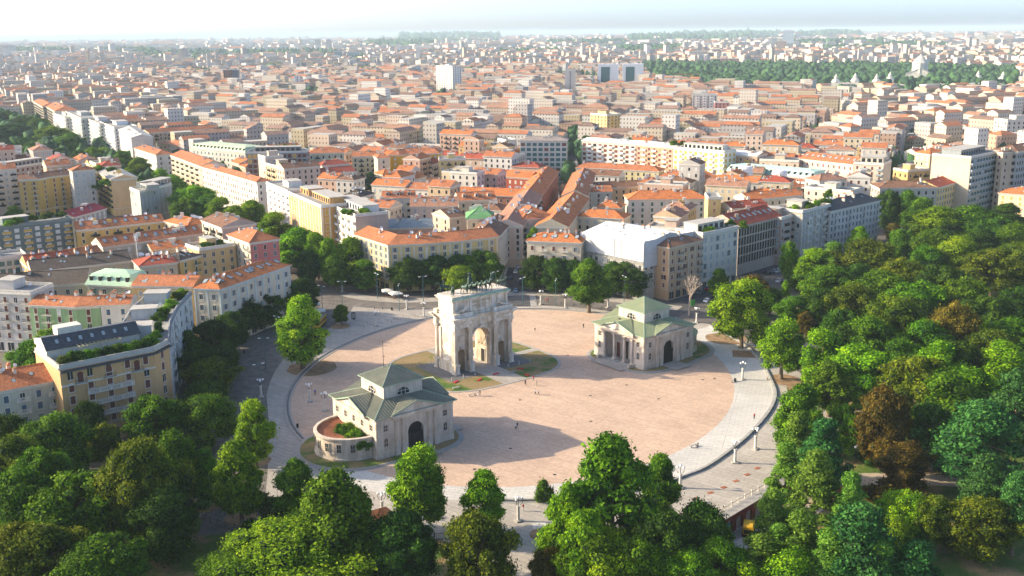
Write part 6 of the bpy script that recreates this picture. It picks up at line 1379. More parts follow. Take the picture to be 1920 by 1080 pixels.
# tree masses: far wood, green patches, street trees
def lumps(name,pts,mats,sub=1):
    g=np.random.default_rng(3); bm=bmesh.new(); bmesh.ops.create_icosphere(bm,subdivisions=2,radius=1); iv=np.array([v.co[:] for v in bm.verts]); it=np.array([[v.index for v in f.verts] for f in bm.faces]); bm.free()
    pts=np.array(pts); n=len(pts); nv=len(iv)
    V=iv[None]*(1+.22*g.normal(size=(n,nv,1)))*np.stack([pts[:,3],pts[:,3],pts[:,4]],1)[:,None]+pts[:,None,:3]
    T=(it[None]+(np.arange(n)*nv)[:,None,None]).reshape(-1,3)
    me=bpy.data.meshes.new(name); me.vertices.add(n*nv); me.vertices.foreach_set("co",V.reshape(-1).astype(np.float32)); me.loops.add(T.size); me.loops.foreach_set("vertex_index",T.ravel().astype(np.int32)); me.polygons.add(len(T)); me.polygons.foreach_set("loop_start",(np.arange(len(T))*3).astype(np.int32))
    for m in mats: me.materials.append(m)
    me.polygons.foreach_set("material_index",np.repeat(g.integers(0,len(mats),n),len(it)).astype(np.int32)); me.update(calc_edges=True)
    o=bpy.data.objects.new(name,me); COL.objects.link(o); o['kind']='stuff'; return o
fm=[plain('far_foliage_a',(.035,.085,.03),.95,0,.5,.25),plain('far_foliage_b',(.05,.12,.035),.95,0,.5,.25),plain('far_foliage_c',(.025,.065,.03),.95,0,.5,.25)]
pts=[]
ys=[p[1] for p in WOODP];xs=[p[0] for p in WOODP]
while len(pts)<3600:
    x=rng.uniform(min(xs),max(xs));y=rng.uniform(min(ys),max(ys))
    if inside((x,y),WOODP) or inside((x,y),WOOD2): r=rng.uniform(5,9); pts.append((x,y,rng.uniform(7,14),r,r*rng.uniform(.9,1.5)))

for k in range(260):
    t=rng.random(); p=at(1560+340*t,185-6*t+rng.uniform(-3,3)); r=rng.uniform(3,5); pts.append((p.x,p.y,8,r*.7,r*2.2))
lumps('far_wood',pts,fm)
pts=[]
for (x,y) in [(at(px,py)[0],at(px,py)[1]) for px,py in [(370,108),(440,103),(300,110),(600,105),(720,88),(800,82),(860,84),(1340,80),(1420,78),(680,118),(900,118),(1690,115),(1800,135),(1890,112),(1840,140),(560,110),(1130,95),(1250,108),(1210,82)]]:
    d_=math.hypot(x,y); e=Vector((y,-x,0)).normalized()
    for k in range(110): t=rng.normal()*d_*.018;s_=rng.normal()*d_*.018; r=rng.uniform(6,10)*max(1,d_/3500); pts.append((x+e.x*t+s_*x/d_,y+e.y*t+s_*y/d_,r*.8,r,r*1.1))
for a_,c_,p0,p1 in GREEN:
    for k in range(420):
        y=at(960,rng.uniform(p0,p1)).y; x=(a_+rng.uniform(-c_,c_)-960)*y/F; r=rng.uniform(6,11)*max(1,y/3200); pts.append((x,y,r*.9,r,r*1.2))
for k in range(3200):
    r=rng.uniform(700,3500); a=rng.uniform(-.5,.5); x=r*math.sin(a);y=r*math.cos(a)
    if ((FT[:,0]-x)**2+(FT[:,1]-y)**2<(FT[:,2]+5)**2).any(): continue
    for j in range(rng.integers(1,5)): q=rng.uniform(3,5.5); pts.append((x+rng.normal()*9,y+rng.normal()*9,q*1.6,q,q*1.4))
for k in range(60):   # farther boulevard trees
    t=k/60; p=Vector(BLV[-2]).lerp(Vector(BLV[-1])*1.5,t)
    for s_ in(-11,11): pts.append((p.x+s_,p.y+s_*.7,11,6,8))
lumps('distant_trees',pts,fm)
# ---------------------------------------------------------------- street lamps, bollards, fences
M['palepost']=plain('pale_stone_post',(.58,.56,.50))
b=MB(); b.box(-.75,-.75,0,.75,.75,.25,M['kerb']); b.tube((0,0,.25),(0,0,3.3),.34,.30,12,M['palepost']); b.tube((0,0,3.3),(0,0,3.5),.42,.42,12,M['palepost']); pil=b.mesh('stone_column')
b=MB(); b.tube((0,0,3.5),(0,0,5.0),.08,.06,6,M['iron'])
for k in range(3):
    a=k*2.094
    for j in range(8):
        t0=-1.2+j*.35;t1=t0+.35; f=lambda t:(math.cos(a)*(.85*math.cos(t)+.1)*1.0,math.sin(a)*(.85*math.cos(t)+.1),4.5+.85*math.sin(t))
        if t1<1.3: b.tube(f(t0),f(t1),.05,.05,4,M['iron'],False)
brk=b.mesh('iron_bracket')
b=MB(); b.ball((0,0,0),.30,M['globe'],10); glb=b.mesh('globe')
lamps=[]
def ornate(px,py,world=None):
    p=world or at(px,py); R=thing('globe_lamp','x','street lamp',(p.x,p.y,.03),len(lamps)*.7,'stone column lamps with white globes around the square'); inst('stone_column',pil,R); inst('iron_bracket',brk,R)
    for k in range(3): a=k*2.094; inst('globe',glb,R,(math.cos(a)*.8,math.sin(a)*.8,5.15))
    inst('globe',glb,R,(0,0,5.3)); lamps.append((R,'column lamp with white globes')); return R
for q in [(1378,868),(1416,842),(1275,915),(972,977),(717,968),(1392,712),(1425,652),(581,754),(610,771),(706,612),(763,580),(795,594),(1014,571),(1060,578),(1140,577),(1306,605),(490,745),(642,547),(620,531)]: ornate(*q)
b=MB(); b.tube((0,0,0),(0,0,1.0),.17,.14,8,M['tealpaint']); b.tube((0,0,1.0),(0,0,10.2),.11,.07,8,M['tealpaint']); tm1=b.mesh('steel_mast')
b=MB(); b.tube((-1.1,0,9.9),(1.1,0,9.9),.05,.05,5,M['tealpaint']); b.tube((0,0,9.3),(1.0,0,9.9),.04,.04,4,M['tealpaint'],False); arm1=b.mesh('cross_arm')
b=MB(); b.box(-.42,-.16,-.06,.42,.16,.1,M['white']); hd1=b.mesh('lamp_head')
for (x,y) in [(498,692),(489,745),(449,657),(749,583),(708,560),(605,585),(643,576),(794,566),(980,569),(1042,573),(1170,566),(522,648),(1462,500),(875,560),(930,556)]:
    p=at(x,y); R=thing('mast_lamp','x','street lamp',(p.x,p.y,.03),len(lamps)*.5,'tall teal steel lamp masts'); inst('steel_mast',tm1,R); inst('cross_arm',arm1,R)
    for s_ in(-1.3,1.3): inst('lamp_head',hd1,R,(s_,0,9.9))
    lamps.append((R,'tall teal steel lamp mast'))
b=MB(); b.tube((0,0,0),(0,0,4.2),.07,.05,6,M['iron']); pm=b.mesh('post')
for (x,y) in [(1325,850),(1330,868),(1602,871),(1585,862),(1640,590),(1730,520),(1810,430),(215,785),(1100,1010),(1220,470)][2:7]+[(1605,868)]:
    p=at(x,y); R=thing('park_lamp','x','park lamp',(p.x,p.y,0),0,'park lamps with a white globe'); inst('post',pm,R); inst('globe',glb,R,(0,0,4.4)); lamps.append((R,'slim park lamp with one white globe'))
LMK=[('the marble arch',at(890,690)),('the left gatehouse',at(740,840)),('the right gatehouse',at(1210,690)),('the sunken lane',at(1380,960)),('the tram bend',at(640,570)),('the lone tall plane tree',at(557,700)),('the narrow side street',at(970,550)),('the black park gate',at(1012,1030)),('the scaffolded building',at(1210,560)),('the right hand wood',at(1700,650))]
rank_labels(lamps,LMK)
# chain posts along the lane edge
b=MB(); b.tube((0,0,0),(0,0,.95),.16,.13,8,M['palepost']); b.ball((0,0,1.05),.2,M['palepost'],8); cpm=b.mesh('chain_post'); cps=[]
EDG=[T(s,-1.9) for s in np.arange(-14,34,2.7)]
for k,p in enumerate(EDG):
    o=thing('chain_post','x','bollard',p,0,'chain posts above the sunken lane',cpm); cps.append((o,'small pale chain post'))
rank_labels(cps,[('the left end of the sunken lane edge',EDG[0]),('the right end of the sunken lane edge',EDG[-1])],'farther along from')
b=MB()
for p,q in zip(EDG,EDG[1:]):
    prev=Vector((p.x,p.y,.85))
    for j in range(1,6): t=j/5; c=p.lerp(q,t); c.z=.85-.9*t*(1-t); b.tube(prev,c,.04,.04,4,M['iron'],False); prev=c
o=b.build('chain'); o['label']='sagging iron chain strung between the pale posts above the lane'; o['category']='chain'
# retaining wall with arches
R=thing('retaining_wall','dark red brick retaining wall with blind arches along the sunken lane','wall',T(lane0,0,-4.2),math.atan2(td.y,td.x)); LL=lane1-lane0
b=MB(); ops=[(x,1.25,1.9,3.0) for x in np.arange(2.5,LL-1,3.9)]; arched(b,0,LL,4.15,ops,-.4,0.5,M['brick'],None,8); b.build('wall',R)
b=MB(); b.box(0,-.7,4.16,LL,1.6,4.34,M['kerb']); b.build('coping',R)
M['panelgrey']=plain('pale_grey_infill',(.42,.44,.45)); M['panelblue']=plain('sprayed_blue_infill',(.12,.28,.42),.7,0,.6,3)
for k,(x,hw,sp,cr) in enumerate(ops):
    b=MB(); b.box(x-hw,.05,0,x+hw,.15,cr,M['panelblue'] if k==5 else M['panelgrey']); b.build('arch_infill',R)
for s0,s1,t0,t1 in ((lane0,lane1,laneW,laneW+.4),(lane0-.4,lane0,0,laneW),(lane1,lane1+.4,0,laneW)):
    b=MB(); q=[T(s0,t0),T(s1,t0),T(s1,t1),T(s0,t1)]
    for i in range(4): a_,c_=q[i],q[(i+1)%4]; b.poly(((a_.x,a_.y,-4.2),(c_.x,c_.y,-4.2),(c_.x,c_.y,.1),(a_.x,a_.y,.1)),M['brick'])
    b.poly([(v.x,v.y,.1) for v in q],M['kerb']); b.build('lane_wall',kind='structure')
b=MB(); b.poly([T(lane0,.6,-4.19),T(lane1,.6,-4.19),T(lane1,3.0,-4.19),T(lane0,3.0,-4.19)],M['kerb']); b.build('pavement',kind='structure')
# yellow generator trailer in the lane
M['yellow']=plain('yellow_paint',(.62,.38,.02),.5)
gp=at(1403,1003,-4.2); R=thing('generator_trailer','yellow generator trailer with dark base parked in the sunken lane','trailer',gp,math.atan2(td.y,td.x)+.5)
b=MB(); b.box(-1.9,-1.1,.95,1.9,1.1,2.6,M['yellow']); b.box(-1.7,-.9,2.6,.2,.9,2.75,M['yellow']); b.build('body',R)
b=MB(); b.box(-2.0,-1.0,.45,2.0,1.0,.93,M['iron']); b.box(-3.4,-.1,.5,-2,.1,.65,M['iron']); b.build('chassis',R); b=MB(); b.box(-1.95,-.9,1.2,-1.91,.9,2.0,M['void']); b.build('grille',R)
b=MB(); b.tube((0,-.15,0),(0,.15,0),.5,.5,14,M['rubber']); b.tube((0,.15,0),(0,-.15,0),.5,.5,14,M['rubber']); wm_=b.mesh('wheel')
for x,y in((-1.1,-1.15),(1.1,-1.15),(-1.1,1.15),(1.1,1.15)): inst('wheel',wm_,R,(x,y,.5))
# black iron gate and fence
def fence(label,pts,h=1.6,sp=.35):
    R=thing('iron_fence',label,'fence',pts[0]); b=MB(); L=[p-pts[0] for p in pts]
    for p,q in zip(L,L[1:]):
        n=max(1,int((q-p).length/sp)); e=(q-p)/n
        for k in range(n): c=p+e*k; b.tube((c.x,c.y,.1),(c.x,c.y,h),.03,.03,3,M['iron'],False)
        b.tube((p.x,p.y,h-.15),(q.x,q.y,h-.15),.04,.04,4,M['iron'],False); b.tube((p.x,p.y,.25),(q.x,q.y,.25),.04,.04,4,M['iron'],False)
    b.build('railing',R,kind='stuff'); b=MB()
    for p in L: b.tube((p.x,p.y,0),(p.x,p.y,h+.25),.07,.07,6,M['iron'])
    b.build('fence_post',R,kind='stuff'); return R
fence('black iron fence on a curved kerb beside the lower left lawn',smooth_line([at(*p) for p in [(350,960),(395,982),(440,996),(510,1008),(600,1010)]],3))
fence('black iron railing left of the park gate between the trees',[at(*p) for p in [(815,1012),(850,1013),(880,1014)]])
for k,(x,y) in enumerate([(1010,1038),(1040,1022)]):
    p=at(x,y); b=MB(); b.tube((0,0,0),(0,0,2.9),.22,.22,8,M['iron']); b.ball((0,0,3.05),.28,M['iron'],8); 
    for j in range(8): b.box(.3+j*.35,-.03,.15,.36+j*.35,.03,2.3-.05*j,M['iron'])
    b.box(.2,-.04,.3,3.1,.04,.4,M['iron']); b.box(.2,-.04,1.9,3.1,.04,2.0,M['iron']); o=b.build('park_gate',None,p,.5+k*.8); o['label']=['left leaf of the black iron park gate with round post','right leaf of the black iron park gate, standing open'][k]; o['category']='gate'
b=MB()
for k in range(40):
    pass
b=MB(); P=off(RR,5.2)[:52]
pk=[]
b.tube((0,0,0),(0,0,.9),.09,.08,6,M['iron']); bm_=b.mesh('street_bollard')
P=[p for p in off(RR,-5.4)]; acc=0; last=None; kk=0
for p in P[10:54]:
    for t in (0,.5):
        q=p
    if last is None or (p-last).length>3.0:
        o=thing('street_bollard','x','bollard',(p.x,p.y,.02),0,'bollards along the ring road',bm_); pk.append((o,'short dark bollard on the ring road kerb')); last=p
rank_labels(pk,LMK)
# ---------------------------------------------------------------- kiosks and parasols
CT=[];CM=[]
def parasol(px,py,label,w=4.2,rz=.3,gable=False):
    p=at(px,py); R=thing('parasol',label,'parasol',p,rz); b=MB(); h=2.5
    b.poly(((-w/2,-w/2,h),(w/2,-w/2,h),(0,0,h+.75)),M['canvas']);b.poly(((w/2,-w/2,h),(w/2,w/2,h),(0,0,h+.75)),M['canvas']);b.poly(((w/2,w/2,h),(-w/2,w/2,h),(0,0,h+.75)),M['canvas']);b.poly(((-w/2,w/2,h),(-w/2,-w/2,h),(0,0,h+.75)),M['canvas'])
    for i in range(4):
        c=[(-w/2,-w/2),(w/2,-w/2),(w/2,w/2),(-w/2,w/2)]; a_,d_=c[i],c[(i+1)%4]; b.poly(((*a_,h-.3),(*d_,h-.3),(*d_,h),(*a_,h)),M['canvas'])
    b.build('canopy',R); b=MB(); b.tube((0,0,0),(0,0,h+.7),.06,.05,6,M['iron']); b.build('pole',R)
    b=MB()
    for (x,y) in((-1.2,-1.2),(1.2,-1.1),(1.1,1.2),(-1.2,1.2)): b.tube((x,y,0),(x,y,.72),.04,.04,5,M['iron']); b.box(x-.4,y-.4,.72,x+.4,y+.4,.76,M['bshut'])
    b.build('cafe_table',None,p,rz,'stuff') if False else None
    for k,(x,y) in enumerate(((-1.2,-1.3),(1.2,-1.2),(1.2,1.2),(-1.2,1.3))):
        tb=MB(); tb.tube((0,0,0),(0,0,.72),.05,.05,6,M['iron']); tb.box(-.45,-.45,.72,.45,.45,.77,M['bshut']); m_=Matrix.Rotation(rz,3,'Z')@Vector((x,y,0)); o=tb.build('cafe_table',None,p+m_,rz); o['category']='table'; o['group']='cafe tables'; CT.append((o,'cafe table')); CM.append(('the '+label.replace(' over the terrace at the foot of',' by').replace(' in front of',' by').replace('second ','').replace(', farther right',', right'),p))
    return R
parasol(727,556,'cream parasol over the terrace at the foot of the curved palace',4.4,.2); parasol(742,561,'tilted white parasol in front of the curved palace terrace',4.6,.5)
parasol(590,582,'upper cream parasol by the tram bend',4,.2); parasol(599,594,'lower cream parasol by the tram bend',4.2,.3); parasol(642,536,'cream parasol under the boulevard plane trees',4.6,.1); parasol(660,532,'second cream parasol under the boulevard plane trees, farther right',4.2,.1)
rank_labels(CT,CM)
kp=at(713,990); R=thing('park_kiosk','small kiosk with orange hipped roof between the trees','kiosk',kp,.6); b=MB(); b.box(-2.4,-2.4,0,2.4,2.4,2.9,M['marble_dark']); b.build('wall',R); b=MB()
for i in range(4):
    c=[(-3,-3),(3,-3),(3,3),(-3,3)]; a_,d_=c[i],c[(i+1)%4]; b.poly(((*a_,2.9),(*d_,2.9),(0,0,4.4)),tilem(TC['O']))
b.poly([(*q,2.9) for q in ((-3,-3),(3,-3),(3,3),(-3,3))],M['frame']); b.build('roof',R); b=MB(); b.box(-.9,-2.45,1.0,.9,-2.4,2.3,M['darkglass']); b.build('window',R)
for k,(x,y,l_) in enumerate([(1011-0,595,'x')]): pass
# litter bins, hatches, information pillar
b=MB(); b.tube((0,0,0),(0,0,1.0),.28,.32,10,M['iron']); b.tube((0,0,1.0),(0,0,1.1),.34,.2,10,M['iron']); binm=b.mesh('litter_bin'); bins=[]
for q in [(664,599),(558,802),(1378,716),(1302,942),(1309,941),(458,662),(735,582)]: p=at(*q); bins.append((thing('litter_bin','x','litter bin',(p.x,p.y,.03),0,'dark litter bins',binm),'dark round litter bin'))
rank_labels(bins,LMK)
p=at(663,600); b=MB(); b.box(-.7,-.12,.5,.7,.12,2.9,M['iron']); b.box(-.1,-.1,0,.1,.1,.5,M['iron']); b.box(-.55,-.14,.8,.55,-.125,2.6,M['slabgrey']); o=b.build('notice_board',None,p,.3); o['label']='dark upright notice board on the paving left of the arch'; o['category']='notice board'
b=MB(); b.box(-.75,-.45,0,.75,.45,.05,M['rust']); hm_=b.mesh('metal_hatch'); hs=[]
for q in [(1332,924),(1357,914),(1380,902),(1401,890),(1420,878),(1304,935)]: p=at(*q); hs.append((thing('metal_hatch','x','hatch',(p.x,p.y,.022),.6,'rusty hatches in the pale paving',hm_),'rusty rectangular hatch in the paving'))
rank_labels(hs,[('the chain posts',at(1300,945))])
bb=MB(); bb.box(-1.2,-.25,.4,1.2,.25,.5,M['kerb']); bb.box(-1.0,-.2,0,-.7,.2,.4,M['kerb']); bb.box(.7,-.2,0,1.0,.2,.4,M['kerb']); bem=bb.mesh('stone_bench'); bn=[]
for q in [(1300,838),(1243,886),(1375,716),(885,742),(855,729),(960,700)]: p=at(*q); bn.append((thing('stone_bench','x','bench',(p.x,p.y,.06),.6,'low stone benches',bem),'low stone bench'))
rank_labels(bn,LMK)
# bicycle racks near the ring road
b=MB()
for j in range(9):
    a0_=math.pi*j/9;a1_=math.pi*(j+1)/9; b.tube((.4*math.cos(a0_),0,.75*math.sin(a0_)),(.4*math.cos(a1_),0,.75*math.sin(a1_)),.03,.03,4,M['iron'],False)
rk=b.mesh('bicycle_hoop'); rks=[]
for k in range(22):
    p=at(672+k*5.6,612-k*1.1+(k%3)*2.5); rks.append((thing('bicycle_hoop','x','bicycle stand',(p.x,p.y,.02),k*.7,'bicycle hoops on the upper left paving',rk),'iron bicycle hoop'))
rank_labels(rks,[('the middle of the kerb',at(735,600)),('the right end of the hoop row',at(785,592)),('the notice board',at(663,600)),('the marble arch',at(890,690))])
b=MB(); b.tube((0,0,0),(0,0,.012),.42,.42,16,M['iron']); mhm=b.mesh('manhole_cover'); mh=[]
for q in [(957,841),(1108,790),(1235,748),(1107,742),(975,750),(1318,712),(1340,710),(1065,666),(1000,672),(720,668),(680,712),(1175,722),(1150,835),(890,880),(1040,890)]: p=at(*q); mh.append((thing('manhole_cover','x','manhole cover',(p.x,p.y,.03),0,'manhole covers in the cobbles',mhm),'small dark manhole cover'))
rank_labels(mh,LMK)
# ---------------------------------------------------------------- cars, tram
def carbody():
    prof=[(-2.1,.35),(-2.12,.75),(-1.95,.92),(-1.45,1.0),(-1.0,1.42),(.45,1.45),(1.05,1.02),(1.95,.88),(2.12,.62),(2.1,.35)]
    b=MB(); W=.84; pm=M['carpaint']
    for s_ in(-1,1): b.poly([(x,s_*(W if z<1.1 else W*.82),z) for x,z in prof],pm)
    for (x0,z0),(x1,z1) in zip(prof,prof[1:]+prof[:1]):
        w0=W if z0<1.1 else W*.82; w1=W if z1<1.1 else W*.82; b.poly(((x0,-w0,z0),(x1,-w1,z1),(x1,w1,z1),(x0,w0,z0)),pm)
    g=MB(); dg=M['darkglass']
    g.poly(((-1.42,-.78,1.04),(-1.42,.78,1.04),(-1.03,.66,1.40),(-1.03,-.66,1.40)),dg); g.poly(((1.06,-.78,1.05),(1.06,.78,1.05),(.50,.66,1.43),(.50,-.66,1.43)),dg)
    for v in g.v: pass
    for s_ in(-1,1): g.poly(((-1.25,s_*.86,1.02),(.85,s_*.86,1.02),(.42,s_*.72,1.40),(-.95,s_*.72,1.40)),dg)
    l=MB(); 
    return b.mesh('body'),g.mesh('window_glass')
M['carpaint']=plain('car_paint_base',(.5,.5,.5),.3)
CBm,CGm=carbody(); b=MB(); b.tube((0,-.1,0),(0,.1,0),.32,.32,14,M['rubber']); b.tube((0,.1,0),(0,-.1,0),.32,.32,14,M['rubber']); CWm=b.mesh('wheel'); b=MB(); b.box(-.03,-.16,-.07,.03,.16,.07,M['globe']); CHm=b.mesh('headlight')
PAINT={'white':(.7,.7,.7),'silver':(.42,.43,.44),'black':(.02,.02,.022),'dark blue':(.02,.04,.10),'red':(.45,.02,.03),'grey':(.16,.17,.18),'light blue':(.2,.3,.4),'beige':(.45,.4,.32)}
def car(px,py,ang,col,label,world=None):
    p=world or at(px,py,.05); R=thing('parked_car',label,'car',(p.x,p.y,.05),ang,'cars parked near the square'); m=glassm('car_paint_'+col.replace(' ','_'),PAINT[col],.25)
    o=inst('body',CBm,R); o.material_slots[0].link='OBJECT'; o.material_slots[0].material=m; inst('window_glass',CGm,R)
    for x in(-1.3,1.3):
        for y in(-.8,.8): inst('wheel',CWm,R,(x,y,.32))
    for y in(-.6,.6): inst('headlight',CHm,R,(2.12,y,.68))
sa=math.atan2((CS[2]-CS[1]).y,(CS[2]-CS[1]).x)
for x,y,c,l_ in [(967,547,'light blue','light blue car driving at the mouth of the narrow side street'),(977,531,'dark blue','dark blue car on the right kerb of the side street mouth'),(958,524,'dark blue','dark blue car on the left kerb beside the curved palace'),(967,512,'white','white car, first in the left parked row of the side street'),(971,503,'silver','silver car, second in the left parked row of the side street'),(984,508,'grey','grey car on the right side of the narrow street'),(975,494,'black','black car, third in the left parked row of the side street'),(978,484,'white','white car, fourth in the left parked row of the side street'),(988,492,'black','black car farther up on the right side of the narrow street'),(983,470,'silver','silver car, highest in the left parked row of the side street')]: car(x,y,sa+random.uniform(-.06,.06),c,l_)
ra=math.atan2((CP[8]-CP[6]).y,(CP[8]-CP[6]).x)
for k,(x,y,c) in enumerate([(1329,544,'red'),(1326,566,'white'),(1334,560,'black'),(1314,551,'grey'),(1412,518,'dark blue'),(1438,514,'black'),(1451,511,'silver'),(1459,509,'white'),(1467,506,'silver'),(1486,505,'light blue'),(1461,529,'white'),(1530,486,'black'),(1545,481,'silver'),(1380,540,'silver'),(1700,424,'silver'),(1716,420,'white')]):
    car(x,y,ra+(math.pi/3 if 4<=k<=9 else 0.1),c,f"{c} car on the street right of the scaffold, {['first','second','third','fourth','fifth','sixth','seventh','eighth','ninth','tenth','eleventh','twelfth','thirteenth','fourteenth','fifteenth','sixteenth'][[3,2,4,0,6,7,8,9,11,12,10,13,14,5,15,15][k] if k<15 else 15]} from the left" if k<15 else 'white car, farthest along the street beside the park wood')
tp=at(600,612); ta=math.atan2((at(612,600)-at(585,628)).y,(at(612,600)-at(585,628)).x); R=thing('tram','small yellow and black tram half hidden behind the lone plane tree','tram',(tp.x,tp.y,.06),ta)
b=MB(); b.box(-5,-1.15,.9,5,1.15,1.7,M['yellow']); b.box(-5,-1.13,1.7,5,1.13,2.6,M['darkglass']); b.box(-5,-1.15,2.6,5,1.15,3.1,M['yellow']); b.box(-4.6,-.9,3.1,4.6,.9,3.3,M['slabgrey']); b.build('body',R)
b=MB()
for x in np.arange(-4.8,5,1.2): b.box(x-.08,-1.16,1.7,x+.08,1.16,2.6,M['yellow'])
b.build('window_pillar',R,kind='stuff'); b=MB(); b.box(-4.2,-1.05,.2,4.2,1.05,.9,M['iron']); b.build('bogie',R)
# tram wires
b=MB()
for dpos in(-2.3,2.3):
    P=off(TR,dpos)[:70]
    for p,q in zip(P,P[1:]): b.tube((p.x,p.y,6.2),(q.x,q.y,6.2),.025,.025,3,M['iron'],False)
for i in range(4,60,7):
    p=off(TR,-8.5)[i];q=off(TR,8.5)[i]; b.tube((p.x,p.y,7),(q.x,q.y,7),.025,.025,3,M['iron'],False)
o=b.build('tram_wire'); o['label']='thin overhead tram wires following the curved track on the left'; o['category']='overhead wire'
# ---------------------------------------------------------------- people
SK=plain('skin_tone',(.45,.26,.17)); HR=plain('dark_hair',(.03,.02,.015)); 
def person_mesh(shirt,trous,stride,seed,skirt=False):
    J,Bn=human_joints(1.72,stride,.0); me=skin('person',J,Bn,shirt,1); me.materials.append(trous); me.materials.append(SK); me.materials.append(HR)
    mi=[]
    for p in me.polygons:
        c=p.center; z=c.z
        if z>1.70 or (z>1.58 and c.y>.02): m=3
        elif z>1.50: m=2
        elif z<.12: m=3
        elif abs(c.x)>.19 and z<1.18: m=2
        elif z<.98: m=1
        else: m=0
        mi.append(m)
    me.polygons.foreach_set("material_index",mi); return me
CL={'white':(.75,.75,.72),'red':(.5,.03,.03),'blue':(.03,.10,.45),'black':(.02,.02,.02),'grey':(.25,.25,.25),'beige':(.5,.42,.3),'pink':(.6,.3,.3)}
def person(px,py,sh,tr,ang,stride,label,z=.04):
    me=person_mesh(plain('cloth_'+sh,CL[sh]),plain('cloth_'+tr,CL[tr]),stride,1); p=at(px,py,z); return thing('person',label,'person',(p.x,p.y,z),ang,None,me)
for a in [(967,806,'white','black',.4,.2,'person in a white shirt walking alone in the gatehouse shadow on the cobbles'),(970,803,'black','grey',.6,.2,'person in black walking just behind the white shirted walker in the shadow'),
 (1004,740,'white','black',1.2,.22,'person in white top, left one of the pair on the sunny cobbles'),(1010,740,'white','grey',1.2,.22,'person in white top, right one of the pair on the sunny cobbles'),
 (985,722,'black','black',0,.15,'person in black standing left, just in front of the arch lawn kerb'),(1000,714,'red','grey',.5,.15,'person in a red top near the arch lawn kerb'),(1006,723,'grey','beige',2,.2,'person in grey walking behind the pair on the cobbles'),
 (896,743,'white','white',1.0,.1,'person in white at the left end of the arch lawn kerb'),(900,742,'black','grey',1.0,.1,'person in black beside the white dressed one at the lawn kerb'),
 (1094,615,'black','black',0,.25,'lone person in black on the cobbles left of the pale green gatehouse'),(595,680,'red','black',.4,.05,'person in red sitting out by the curved kerb near the lone plane tree'),(591,741,'blue','black',.2,.1,'person in a blue top at the double globe lamps on the left'),
 (1414,786,'red','black',.2,.1,'person in red standing on the pale ring at its right edge'),(1308,841,'grey','black',.2,.1,'person in grey on the pale ring beside a low bench'),(981,958,'red','white',.8,.1,'person in red beside the globe lamp below the square'),
 (1024,565,'pink','red',1,.2,'person in pink on the pavement behind the square'),(1028,565,'red','pink',1,.2,'person in red top beside the pink one behind the square'),(1540,745,'beige','grey',.5,.2,'left person of two on the path at the right wood edge'),(1547,744,'red','grey',.5,.2,'right person of two on the path at the right wood edge'),(1328,585,'white','white',.5,.2,'person in white crossing right of the bare tree'),(1003,628-5,'black','beige',.3,.2,'person standing alone on the upper cobbles right of the arch')]: person(*a)
b=MB(); b.box(-.3,-.2,.35,.3,.2,.95,plain('cloth_red',CL['red'])); 
# red signs lying on the arch lawn
b=MB(); b.box(-1.1,-.35,0,1.1,.35,.18,plain('cloth_red',CL['red'])); rs=b.mesh('red_barrier'); rr=[]
for q in [(930,702),(899,713),(855,717),(976,692),(988,704)]: p=at(*q); rr.append((thing('red_barrier','x','barrier',(p.x,p.y,.1),.6+q[0],'red barriers lying by the arch path',rs),'low red barrier on the lawn'))
rank_labels(rr,[('the right front column of the arch',at(965,678))])
# bare tree
p=at(1292,592); R=thing('bare_tree','leafless pale tree in front of the palaces right of the green gatehouse','tree',p); b=MB(); g=random.Random(5)
def limb(p,d,L,r,lv):
    q=p+d*L; b.tube(p,q,r,r*.62,6,M['deadbark'],False)
    if lv<5:
        for k in range(3 if lv<3 else 3):
            nd=(d+Vector((g.uniform(-.8,.8),g.uniform(-.8,.8),g.uniform(-.1,.5)))).normalized(); limb(q if k else p.lerp(q,.7),nd,L*g.uniform(.6,.8),r*.6,lv+1)
limb(Vector((0,0,0)),Vector((0.02,0,1)),5,.38,0); b.build('trunk',R)
p=at(1299,575); b=MB(); b.box(-.9,-.08,.3,.9,.08,2.6,plain('green_sign',(.08,.35,.06))); b.box(-.05,-.05,0,.05,.05,.3,M['iron']); o=b.build('green_sign_board',None,p,.4); o['label']='bright green upright board beside the bare tree'; o['category']='sign'
# scaffold on the wrapped building
sp0=at(1091,438,21.5);sp1=at(1207,460,21.5);sp2=at(1251,433,21.5)
for v in(sp0,sp1,sp2): v.z=0
dv=(sp1-sp0).normalized(); nv=Vector((-dv.y,dv.x,0)); dp_=(sp2-sp1).dot(nv); R=thing('scaffolding','steel scaffold around the wrapped building with white sheeting at its top','scaffold',sp0)
b=MB(); L=(sp1-sp0).length
def fr(a,c):
    n=int((c-a).length/2.5)
    for k in range(n+1): q=a.lerp(c,k/n); b.tube((q.x,q.y,0),(q.x,q.y,22.5),.07,.07,4,M['frame'],False)
    for z in np.arange(2.4,22.6,2.4): b.tube((a.x,a.y,z),(c.x,c.y,z),.06,.06,4,M['frame'],False); b.bar(a,c,0,.6,z-.06,z,M['slabgrey'])
a0=-nv*1.1; a1=dv*L-nv*1.1+dv*1.1; a2=dv*(L+1.1)+nv*dp_
fr(a0,a1); fr(a1,a2); b.build('scaffold_pole',R,kind='stuff')
M['sheet']=plain('white_sheeting',(.50,.51,.51),.6,0,.08,.6)
